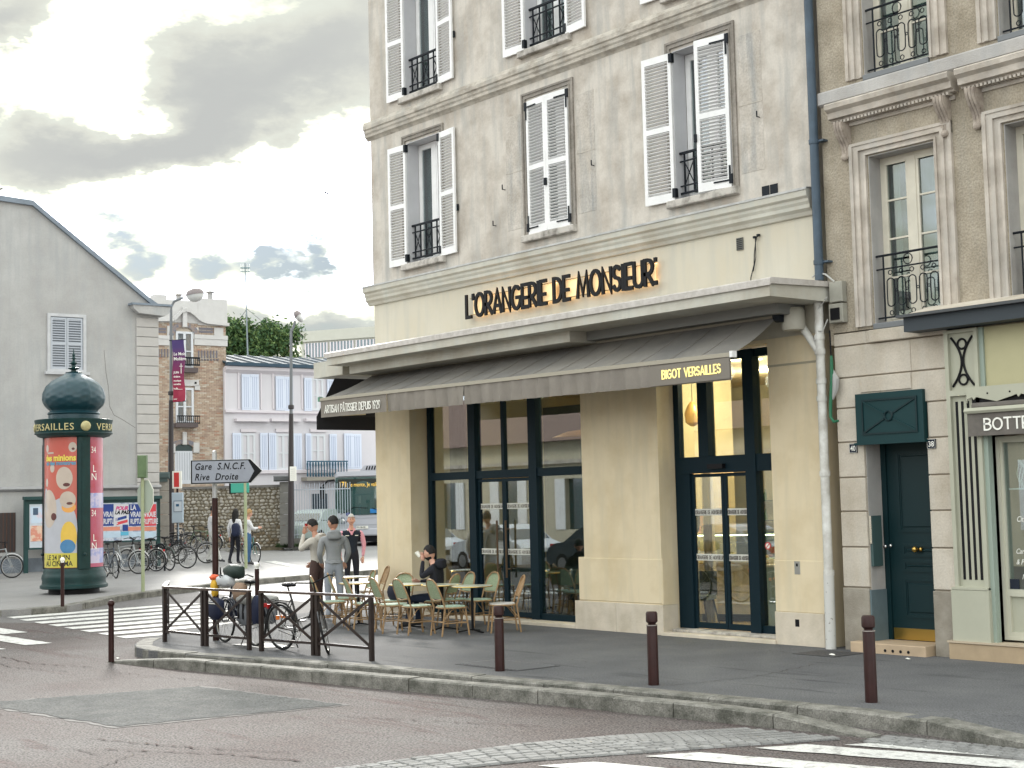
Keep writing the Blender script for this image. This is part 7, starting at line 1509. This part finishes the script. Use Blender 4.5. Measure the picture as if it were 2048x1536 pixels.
# pink-white house
F8 = Frame(600, 70, 36); ph = fe(F8, 'long pinkish-white house with pale blue shutters and zinc roof', 'building', 'shuttered_house')
M_PK = mat('pink_render', (.62, .60, .63), .9, var=.06, vscale=.6, streak=.1); M_PT = mat('pink_trim', (.64, .60, .63), .85); M_BS = mat('blue_white_shutter', (.62, .67, .78), .7)
h = lambda *a, **k: fb(*a, fr=F8, root=ph, **k)
x0, x1 = F8(449, 800)[0], F8(800, 800)[0]; z1 = F8(600, 740)[1]; zr0, zr1 = F8(600, 727)[1], F8(600, 711)[1]
mk('wall', MB().box((x0, .02, -.3), (x1, 9, z1)), M_PK, ph); mk('cornice', MB().extr([(0.02, z1-.25), (-.18, z1-.1), (-.22, z1+.05), (0.02, z1+.05)], x0, x1), M_PT, ph)
mk('gutter', MB().extr([(-.35, z1+.08), (-.40, z1+.22), (-.1, z1+.22), (-.1, z1+.05)], x0, x1), mat('gutter_dark', (.05, .09, .13), .5), ph)
rf = mk('roof', MB().extr([(-.2, z1+.20), (3.5, z1+.95), (9, z1+.2)], x0, x1), mat('zinc_dark', (.05, .075, .10), .75, var=.3, vscale=3), ph)
n = int((x1-x0)/.7)
for i in range(n): x = x0+.7*i; mk('roof_seam', MB().bar((x, -.18, z1+.24), (x, 3.4, z1+.97), .05, .05), mat('zinc_light', (.10, .13, .16), .8), rf)
zs = F8(600, 827)[1]; mk('string_course', MB().extr([(.02, zs+.12), (-.12, zs+.10), (-.12, zs), (.02, zs-.05)], x0, x1), M_PT, ph); zs = F8(600, 944)[1]; mk('string_course', MB().extr([(.02, zs+.12), (-.12, zs+.10), (-.12, zs-.05), (.02, zs-.1)], x0, x1), M_PT, ph)
for x in (449, 476, 521, 545, 603, 675, 727): h('pilaster_strip', x, x+2, 741, 818, M_PT, -.03)
def fsh(x0_, x1_, y0_, y1_):
    s_ = h('shutter', x0_, x1_, y0_, y1_, M_BS, -.08); 
    for k in (.25, .5, .75): a, b = F8(x0_+(x1_-x0_)*k-.3, y1_-3), F8(x0_+(x1_-x0_)*k+.3, y0_+3); mk('board_groove', MB().box((a[0], -.086, a[1]), (b[0], -.08, b[1])), mat('groove_blue', (.42, .47, .60), .7), s_)
    a, b = F8(x0_+3, y0_+(y1_-y0_)*.5), F8(x0_+6, y0_+(y1_-y0_)*.5-2); 
    for yy in (y0_+4, y1_-5): a, b = F8(x0_+.5, yy+1.2), F8(x1_-.5, yy); mk('ledge', MB().box((a[0], -.095, a[1]), (b[0], -.08, b[1])), M_BS, s_)
for s_ in ((483, 499, 749, 820), (500, 516, 749, 821), (551, 567, 753, 821), (568, 584, 754, 822), (608, 622, 756, 822), (654, 668, 757, 822), (687, 700, 757, 822), (702, 715, 758, 822),
           (465, 481, 866, 941), (520, 534, 866, 940), (537, 551, 866, 940), (587, 602, 867, 940), (611, 621, 867, 938), (659, 672, 868, 938), (688, 703, 867, 938), (704, 721, 868, 938)): fsh(*s_)
gd = mat('far_dark_pane', (.01, .045, .05), .2, spec=.8); gc = mat('green_curtain', (.12, .22, .05), .6)
fwin(F8, ph, 623, 646, 757, 821, dark=gd); fwin(F8, ph, 483, 510, 867, 941, dark=gd); fwin(F8, ph, 553, 580, 868, 940, dark=gd); fwin(F8, ph, 622, 650, 869, 930, dark=gc)
for a, b in ((469, 534), (539, 597), (608, 660)): h('window_hood', a, b, 838, 843, M_PT, -.25, th=.3)
for a, b in ((481, 512), (551, 582), (620, 652)): h('lintel_moulding', a, b, 858, 864, M_PT, -.06)
fb_ = h('balcony_slab', 603, 686, 954, 962, mat('stone_weathered', (.30, .28, .24), .9), -.55, th=.6)
h('balcony_rail', 604, 685, 922, 925, mat('balcony_blue', (.03, .09, .14), .5), -.52, th=.05)
for i in range(15): a = F8(605+i*5.6, 954); b = F8(605+i*5.6, 924); hh = b[1]-a[1]; mk('baluster', MB().lathe([(.03, 0), (.05, .08), (.03, hh*.3), (.03, hh*.6), (.05, hh*.85), (.03, hh)], 6, (a[0], -.5, a[1])), mat('balcony_blue', (.03, .09, .14), .5), ph)
h('door', 624, 655, 987, 1040, mat('door_night', (.02, .035, .05), .5), -.03)
# tree
def tree(p, H_, W_, label, seed, col_, n=11000):
    e = empty('tree', p, 0, label, 'tree'); rnd = random.Random(seed); mk('trunk', MB().tube([(0, 0, 0), (.1, 0, H_*.4), (0, .1, H_*.62)], [.28, .2, .12], 8).tube([(.05, 0, H_*.4), (W_*.25, 0, H_*.75)], [.12, .05], 6).tube([(.05, 0, H_*.45), (-W_*.25, 0, H_*.78)], [.12, .05], 6), mat('bark', (.08, .06, .045), .9), e)
    cs = [(rnd.uniform(-W_/2, W_/2), rnd.uniform(-1.5, 1.5), H_-.35-rnd.random()**1.4*2.6) for _ in range(34)]
    for k in range(3):
        mb = MB()
        for i in range(n//3):
            c = rnd.choice(cs); r_ = rnd.uniform(.15, .8)*(1.5 if rnd.random() < .12 else 1); v = Vector((rnd.gauss(0, 1), rnd.gauss(0, 1), rnd.gauss(0, 1))).normalized()*r_; o = Vector(c)+v; s_ = rnd.uniform(.08, .16); a, b = Vector((rnd.gauss(0, 1), rnd.gauss(0, 1), rnd.gauss(0, 1))).normalized()*s_, Vector((rnd.gauss(0, 1), rnd.gauss(0, 1), rnd.gauss(0, 1))).normalized()*s_
            mb.add([o-a, o+b*.6, o+a, o-b*.6], [(0, 1, 2, 3)])
        mk('crown', mb, mat('leaf_%d' % k, ((.06, .12, .035), (.035, .085, .03), (.11, .17, .05))[k], .7), e)
FT = Frame(505, 88, 0); 
for px, w_, yt, sd_, lb in ((485, 2.6, 654, 3, 'bushy green tree above the zinc roof, left of the antenna mast'), (543, 2.3, 662, 4, 'bushy green tree above the zinc roof, right of the antenna mast')):
    zz = FT(px, yt)[1]; p = Dp(px, 88); tree(p, zz+.2, w_, lb, sd_, None)
# antenna mast
F9 = Frame(494, 80, 0); am = fe(F9, 'tall thin antenna mast rising above the zinc roof', 'antenna', 'antenna_mast'); a, b = F9(497, 760), F9(490, 526); mk('mast', MB().tube([(a[0], 0, 0), (a[0], 0, a[1]), (b[0], 0, b[1])], [.06, .05, .03], 6), mat('mast_grey', (.20, .24, .26), .5), am)
c, d = F9(481, 536), F9(500, 536)
for px in (482, 486, 495, 499): p = F9(px, 540); mk('dipole', MB().tube([(p[0], 0, F9(px, 548)[1]), (p[0], 0, F9(px, 528)[1])], .015, 5), M_CHROME, am)
mk('boom', MB().tube([(c[0], 0, c[1]), (d[0], 0, d[1])], .03, 5).tube([(c[0], 0, c[1]-.2), (d[0], 0, d[1]-.2)], .02, 5), mat('boom_teal', (.03, .12, .14), .5), am)
p1, p2, p3 = F9(494, 618), F9(548, 662), F9(470, 650); mk('guy_wire', MB().tube([(p1[0], 0, p1[1]), (p2[0], 0, p2[1])], .012, 4).tube([(p1[0], 0, p1[1]), (p3[0], 0, p3[1])], .012, 4), M_IRON, am)
# modern block
F10 = Frame(700, 105, -22); mo_ = fe(F10, 'cream modern block with ribbon windows rising behind the zinc roof', 'building', 'office_block'); a, b = F10(603, 712), F10(800, 712); z1 = F10(603, 668)[1]
M_MB = mat('block_cream', (.50, .50, .44), .85, var=.05); mk('wall', MB().box((a[0], 0, -.5), (b[0], 14, z1)), M_MB, mo_); mk('parapet', MB().box((a[0]-.1, -.15, z1-.6), (b[0], 14, z1+.15)), M_MB, mo_)
for x0, x1 in ((612, 655), (662, 707), (714, 762)):
    zA, zB = z1-1.35, z1-.70; A_, B_ = F10(x0, 690)[0], F10(x1, 690)[0]; w = mk('ribbon_window', MB().box((A_, -.05, z1-1.75), (B_, .0, z1-.72)), mat('block_glass', (.16, .22, .25), .2, spec=.8), mo_); n = 7
    for i in range(n+1): x = A_+(B_-A_)*i/n; mk('mullion', MB().box((x-.05, -.1, z1-1.75), (x+.05, -.05, z1-.72)), M_PT, w)
    w = mk('ribbon_window', MB().box((A_, -.05, z1-3.4), (B_, .0, z1-2.3)), mat('block_glass', (.16, .22, .25), .2, spec=.8), mo_)
fb('stair_tower', 742, 770, 600, 700, mat('tower_pale', (.52, .52, .52), .85), 2, fr=F10, root=mo_, th=3)
F11 = Frame(570, 90, 0); cp = fe(F11, 'small red-brown chimney stack behind the zinc roof', 'chimney', 'chimney'); fbox(F11, cp, 'stack', 567, 581, 700, 730, mat('terracotta', (.25, .12, .09), .9), 0, .6); fbox(F11, cp, 'chimney_pot', 570, 574, 692, 700, mat('terracotta', (.25, .12, .09), .9), -.1, .3); fbox(F11, cp, 'chimney_pot', 576, 580, 693, 700, mat('terracotta', (.25, .12, .09), .9), -.1, .3)
# street lamps
def lamp(px, d, ytop, arm, head, label, banner=False):
    fr = Frame(px, d, 0); e = fe(fr, label, 'street lamp', 'street_lamp'); H_ = fr(px, ytop)[1]; M_LP = mat('lamp_brown', (.035, .028, .03), .4)
    x0 = fr(px, 1000)[0]; a = fr(px, 800)[0]; mk('pole', MB().tube([(0, 0, 0), (a*.5, 0, H_*.33), (a, 0, H_*.6)], [.13, .115, .09], 10), M_LP, e, smooth=True); hx, hz = fr(*head); ax_, az_ = fr(*arm)
    mk('upper_pole', MB().tube([(a, 0, H_*.6), (fr(px, ytop)[0], 0, H_-.25), (fr(px, ytop)[0]+.12, 0, H_-.02), (ax_, 0, az_)], [.07, .055, .055, .05], 8), mat('lamp_grey', (.16, .17, .18), .4), e, smooth=True)
    for z in (H_*.62,): mk('collar', MB().lathe([(.09, 0), (.12, .03), (.12, .15), (.09, .18)], 10, (a, 0, z)), M_LP, e)
    tl = math.atan2(hz-az_, hx-ax_); M_ = Matrix.Translation((hx, 0, hz)) @ Matrix.Rotation(-tl*.6, 4, 'Y'); L_ = abs(hx-ax_)+.12
    mk('lamp_hood', MB().sphere((0, 0, 0), (L_*.62, .30, .26), 16, 7, M_, 0, PI*.52), mat('hood_taupe', (.20, .17, .17), .4), e, smooth=True); mk('lamp_bowl', MB().sphere((0, 0, 0), (L_*.58, .28, .30), 16, 7, M_, PI*.50, PI), mat('bowl_glass', (.55, .55, .54), .15, spec=.8), e, smooth=True)
    return e, fr
e, fr = lamp(342, 60, 602, (366, 595), (390, 589), 'street lamp with purple and red banner in front of the brick house')
bn = empty('banner', e.location, e.rotation_euler.z, 'purple to crimson hanging banner reading Le Mois Molière on the left street lamp', 'banner')
rmp = bpy.data.materials.new('banner_cloth'); rmp.use_nodes = True; t_ = rmp.node_tree; tcb = t_.nodes.new('ShaderNodeTexCoord'); sx_ = t_.nodes.new('ShaderNodeSeparateXYZ'); mrb = t_.nodes.new('ShaderNodeMapRange'); mxb = t_.nodes.new('ShaderNodeMix'); mxb.data_type = 'RGBA'
t_.links.new(tcb.outputs['Object'], sx_.inputs[0]); t_.links.new(sx_.outputs[2], mrb.inputs[0]); zA, zB = fr(358, 804)[1], fr(358, 681)[1]; mrb.inputs[1].default_value = zA+.5; mrb.inputs[2].default_value = zB-.3; t_.links.new(mrb.outputs[0], mxb.inputs[0]); mxb.inputs[6].default_value = (.30, .015, .05, 1); mxb.inputs[7].default_value = (.045, .02, .12, 1); t_.links.new(mxb.outputs[2], t_.nodes['Principled BSDF'].inputs['Base Color'])
xa, xb = fr(347, 740)[0], fr(371, 740)[0]; mb = MB(); n = 16
for i in range(n+1):
    z = zA+(zB-zA)*i/n; w_ = .04*math.sin(i*.7); mb.v += [(xa+w_*.6, -.16, z), ((xa+xb)/2, -.20-w_, z), (xb+w_*.5, -.15+w_, z)]
for i in range(n): mb.f += [(i*3, i*3+1, i*3+4, i*3+3), (i*3+1, i*3+2, i*3+5, i*3+4)]
cl_ = mk('cloth', mb, rmp, bn, smooth=True)
for z in (zA, zB): mk('bracket', MB().tube([(xa-.15, -.05, z), (xb+.05, -.17, z+.02)], .02, 5), M_IRON, bn)
for t, py, s_, f_ in (('Le Mois', 712, .175, .85), ('Molière', 722, .19, .85), ('JUIN', 748, .12, .9), ('théâtre', 756, .10, .9), ('musique', 764, .10, .9), ('versailles', 771, .10, .8), ('la ville', 779, .08, .9), ('www', 800, .07, .9)):
    a = fr(350, py); text(t, s_, M_OFF, parent=bn, loc=(a[0], -.245, a[1]), sx=f_, off=.002, ext=.001)
a, b = fr(365, 748), fr(365, 728); mk('print_cross', MB().box((a[0]-.012, -.25, a[1]), (a[0]+.012, -.244, b[1])).box((a[0]-.07, -.25, b[1]-.12), (a[0]+.07, -.244, b[1]-.10)), M_OFF, bn); a, b = fr(352, 768+12), fr(368, 779); mk('print_line', MB().box((a[0], -.25, a[1]), (b[0], -.244, b[1])), M_OFF, bn)
e, fr = lamp(582, 61, 651, (590, 642), (597, 632), 'plain street lamp rising between the two shuttered windows of the pale house')
pn_ = empty('paper_notice', e.location, e.rotation_euler.z, 'white notice taped to the right street lamp', 'notice'); a, b = fr(581, 962), fr(594, 933); mk('sheet', MB().box((a[0], -.16, a[1]), (b[0], -.15, b[1])), M_OFF, pn_)
for i in range(6): z = a[1]+.07+i*.08; mk('print_line', MB().box((a[0]+.04, -.164, z), (b[0]-.05, -.16, z+.012)), mat('print_grey', (.3, .3, .3), .6), pn_)
# bus
F12 = Frame(728, 64, -12); bs = fe(F12, 'white and black city bus front emerging from behind the cafe corner', 'bus', 'city_bus')
q = lambda x, y, k=0: F12(x, y, k); a, b = q(670, 1066), q(788, 1066); X0, X1 = a[0], b[0]; zt = q(671, 953)[1]; zr = zt+.20; zw = q(700, 1031)[1]; BW = mat('bus_white', (.50, .51, .56), .25, coat=.5); BG_ = mat('bus_glass', (.015, .06, .055), .05, spec=1.0, coat=1.0)
def rr(x0, x1, z0, z1, c, n=4):
    o = []
    for cx, cz, t0 in ((x1-c, z1-c, 0), (x0+c, z1-c, PI/2), (x0+c, z0+c, PI), (x1-c, z0+c, 1.5*PI)): o += [(cx+c*math.cos(t0+PI/2*k/n), cz+c*math.sin(t0+PI/2*k/n)) for k in range(n+1)]
    return o
mk('body', MB().prism(rr(X0, X1, .30, zr, .16)[::-1], .12, 11.5), BW, bs); mk('nose', MB().prism(rr(X0+.02, X1-.02, .38, zw+.1, .14)[::-1], -.06, .2), BW, bs)
wsx = MB(); n = 10
for i in range(n+1):
    x = X0+.03+(X1-X0-.06)*i/n; cv = -.10*math.sin(PI*i/n)-.02; wsx.v += [(x, cv+.02, zw+.02), (x, cv+.03, zw+(zt-zw)*.5), (x, cv+.10, zt-.05)]
for i in range(n): wsx.f += [(i*3, i*3+3, i*3+4, i*3+1), (i*3+1, i*3+4, i*3+5, i*3+2)]
mk('windscreen', wsx, BG_, bs, smooth=True)
mk('destination_box', MB().box((X0+.18, -.035, zt-.55), (X1-.18, .06, zt-.13)), mat('bus_black', (.03, .035, .03), .3), bs)
am_ = mat('amber_led', (.9, .55, .1), .5, emit=(1.0, .60, .12), estr=.12); text('171', .34, am_, parent=bs, loc=(X0+.24, -.13, zt-.47), sx=.75, off=.002); text('Je monte, Je valide', .24, am_, parent=bs, loc=(X0+.72, -.13, zt-.45), sx=.78)
mk('roof_edge', MB().prism([(X0+.05, zt+.12), (X1-.05, zt+.12), (X1-.2, zt+.30), (X0+.9, zt+.30)], .0, 4)if False else MB().box((X0+.12, .02, zt), (X1-.12, 3, zt+.20)), BW, bs)
rp_ = mk('roof_pod', MB().prism([(X0+.95, zt+.2), (X1-.3, zt+.2), (X1-.4, zt+.52), (X0+1.15, zt+.45)], .6, 3.5), BW, bs)
for i in range(8): mk('roof_slot', MB().add([(X0+1.22+i*.12, .59, zt+.26), (X0+1.28+i*.12, .59, zt+.26), (X0+1.33+i*.12, .59, zt+.42), (X0+1.27+i*.12, .59, zt+.42)], [(0, 1, 2, 3)]), M_BLACK, rp_)
mk('bumper', MB().bev((X0+.02, -.10, .30), (X1-.02, .3, .62), .05), BW, bs); mk('underside', MB().box((X0+.1, .0, .05), (X1-.1, 10, .32)), M_BLACK, bs)
for s_, xx in ((1, X0+.34), (-1, X1-.34)):
    hl = mk('headlight', MB().prism([(xx-s_*.26, .95), (xx+s_*.05, 1.14), (xx+s_*.25, .90), (xx+s_*.10, .80), (xx-s_*.12, .82)][::s_], -.08, -.05), mat('bus_lamp', (.20, .22, .26), .2, spec=.8), bs); mk('bulb', MB().sphere((xx+s_*.04, -.09, .95), (.09, .03, .09), 12, 6), M_CHROME, hl, smooth=True)
    mk('wheel', MB().tube([(xx-s_*.26+.12, 2.4, .46), (xx-s_*.26-.14, 2.4, .46)], [.46, .46], 18), M_RUBBER, bs)
for dx in (.62, .84): mk('badge', MB().tube([(X0+dx, -.075, 1.22), (X0+dx, -.065, 1.22)], .085, 16), mat('badge_blue', (.02, .04, .25), .4), bs)
mk('crease', MB().box((X0+.55, -.070, 1.04), (X1-.55, -.062, 1.055)).box((X0+.15, -.112, .76), (X1-.15, -.10, .775)), mat('crease_grey', (.30, .31, .34), .5), bs)
npb = mk('number_plate', MB().box((X0+1.0, -.125, .60), (X0+1.52, -.112, .72)), M_OFF, bs); text('EY-748-ME', .095, M_BLACK, parent=npb, loc=(X0+1.02, -.128, .63), sx=.9)
for xx, s_ in ((X0, -1), (X1, 1)): mk('mirror', MB().bev((xx+s_*.42-.10, -.45, zt-.95), (xx+s_*.42+.10, -.25, zt-.42), .03).tube([(xx, 0, zt-.15), (xx+s_*.2, -.3, zt-.18), (xx+s_*.42, -.35, zt-.42)], .04, 6), M_BLACK, bs)
mk('wiper', MB().tube([(X0+.3, -.14, zw+.05), (X0+.9, -.16, zw+.35), (X0+1.5, -.17, zw+.30)], .015, 5).tube([(X1-.3, -.14, zw+.05), (X1-.9, -.16, zw+.3)], .015, 5), M_BLACK, bs)
mk('blue_label', MB().bev((X0+1.62, -.15, zw+.08), (X0+1.98, -.125, zw+.26), .02), mat('label_blue', (.03, .2, .5), .4), bs); mk('dashboard', MB().sphere((X0+1.6, .5, zw+.0), (.9, .3, .3), 14, 6), M_BLACK, bs)
# parked cars
def car(p, rz, label, paint, L_=4.1, group='parked cars'):
    e = empty('parked_car', p, rz, label, 'car', group); prof = [(-.50, .28), (-.50, .62), (-.47, .80), (-.40, .92), (-.30, .96), (-.20, 1.28), (-.10, 1.44), (.12, 1.46), (.24, 1.30), (.33, .98), (.44, .88), (.49, .72), (.50, .45), (.49, .25)]
    W_ = .86; mb = MB(); n = len(prof)
    for y_, k in ((-W_, 1), (-W_*.93, 0), (W_*.93, 0), (W_, 1)): pass
    secs = [(-W_, 1.0), (-W_*.86, 1.0), (W_*.86, 1.0), (W_, 1.0)]
    def sec(y_, up_): return [(x*L_, y_*(.80 if (z > 1.0 and abs(y_) > .8) else 1), z) for x, z in prof]
    for y_ in (-W_, -W_*.6, 0, W_*.6, W_): mb.v += [(x*L_, y_*(.80 if z > 1.0 else .97 if z > .7 else 1), z+(.02 if abs(y_) < .6 else 0)) for x, z in prof]
    for j in range(4):
        for i in range(n): mb.f.append((j*n+i, j*n+(i+1) % n, (j+1)*n+(i+1) % n, (j+1)*n+i))
    mb.f += [tuple(range(n))[::-1], tuple(range(4*n, 5*n))]; mk('body', mb, paint, e, smooth=True)
    gl = mat('car_glass', (.02, .03, .035), .05, spec=1, coat=1)
    for s_ in (-1, 1): mk('side_window', MB().add([(x*L_, s_*(W_*(.965 if z < 1.02 else .81)), z) for x, z in ((-.29, .99), (.29, .99), (.20, 1.30), (.10, 1.40), (-.10, 1.40), (-.19, 1.28))], [(0, 1, 2, 3, 4, 5)]), gl, e)
    mk('windscreen', MB().add([(.325*L_, -.74, 1.01), (.325*L_, .74, 1.01), (.245*L_, .64, 1.31), (.245*L_, -.64, 1.31)], [(0, 1, 2, 3)], Matrix.Translation((.012, 0, .012))), gl, e); mk('rear_window', MB().add([(-.295*L_, -.7, 1.0), (-.295*L_, .7, 1.0), (-.205*L_, .64, 1.29), (-.205*L_, -.64, 1.29)], [(0, 1, 2, 3)], Matrix.Translation((-.012, 0, .012))), gl, e)
    for x in (-.31, .31):
        for s_ in (-1, 1): w = mk('wheel', MB().tube([(x*L_, s_*.70, .31), (x*L_, s_*.875, .31)], .31, 20), M_RUBBER, e); mk('rim', MB().tube([(x*L_, s_*.87, .31), (x*L_, s_*.885, .31)], .20, 14), M_RIM, w)
    for s_ in (-1, 1): mk('headlight', MB().sphere((.475*L_, s_*.62, .74), (.10, .17, .08), 10, 6), M_CHROME, e, smooth=True); mk('tail_light', MB().box((-.49*L_, s_*.62-.12, .74), (-.46*L_, s_*.62+.12, .90)), mat('reflector_red', (.5, .02, .02), .3), e)
    mk('grille', MB().box((.495*L_, -.4, .45), (.505*L_, .4, .62)), M_BLACK, e)
    return e
p = G(622, 1067); car(Dp(634, 64), RANG+R(70), 'silver-green parked car behind the bicycles at the iron railings', mat('car_silver', (.35, .42, .40), .3, coat=.6))
# the other side of the street, behind the viewpoint: mirrored in the shop glass
car((-24.5, -13.4, RZ), R(4), 'white hatchback parked across the street, mirrored in the cafe windows', mat('car_white', (.65, .66, .68), .25, coat=.6)); car((-30.0, -13.6, RZ), R(0), 'second white car parked across the street, mirrored at the left of the cafe windows', mat('car_white', (.65, .66, .68), .25, coat=.6), L_=4.6); car((-19.3, -13.2, RZ), R(2), 'dark hatchback parked across the street, mirrored in the cafe windows', mat('car_dark', (.02, .03, .04), .2, coat=.8)); car((-14.2, -13.0, RZ), R(183), 'grey car parked across the street, mirrored in the cafe entrance', mat('car_grey', (.30, .31, .33), .25, coat=.6))
ob_ = empty('opposite_house', (0, 0, 0), 0, 'cream rendered house across the street, mirrored in the cafe glass', 'building'); hl_ = []
for i in range(11):
    hl_.append((-44+i*4.2, -42.8+i*4.2, .9, 2.9))
w_ = wall(-46, 1.5, -.14, 4.4, hl_, 0, .4); w_.v = [(x, -22-y, z) for x, y, z in w_.v]; mk('wall', w_, mat('opposite_cream', (.55, .50, .38), .9, streak=.2, var=.1), ob_); mk('string_course', MB().box((-46, -22, 3.5), (1.5, -21.85, 3.65)), M_TRIM, ob_)
mk('roof', MB().extr([(-21.6, 4.4), (-27, 7.0), (-32, 4.4)], -46, 1.5), mat('red_tiles', (.20, .13, .11), .85, var=.2), ob_)
for a, b, c, d in hl_: mk('window', MB().box((a, -22.25, c), (b, -22.2, d)), M_DGLASS, ob_); mk('shutter', MB().box((a-.6, -22.0, c), (a-.02, -21.96, d)).box((b+.02, -22.0, c), (b+.6, -21.96, d)), M_WHITE, ob_)
# distant bird
bd = Vector(CAM)+Vector(ray(653, 386))*60; bird = tag(mk('bird', MB().sphere((0, 0, 0), (.10, .035, .04), 10, 6).add([(.03, 0, .01), (-.06, 0, .01), (-.09, .16, .07)], [(0, 1, 2)]).add([(.03, 0, .01), (-.06, 0, .01), (-.09, -.16, .05)], [(0, 1, 2)]).add([(-.08, .02, 0), (-.08, -.02, 0), (-.15, 0, -.02)], [(0, 1, 2)]), M_BLACK, None, bd, (0, .4, .9)), 'small dark bird high in the bright sky between the gable and the cafe building', 'bird')
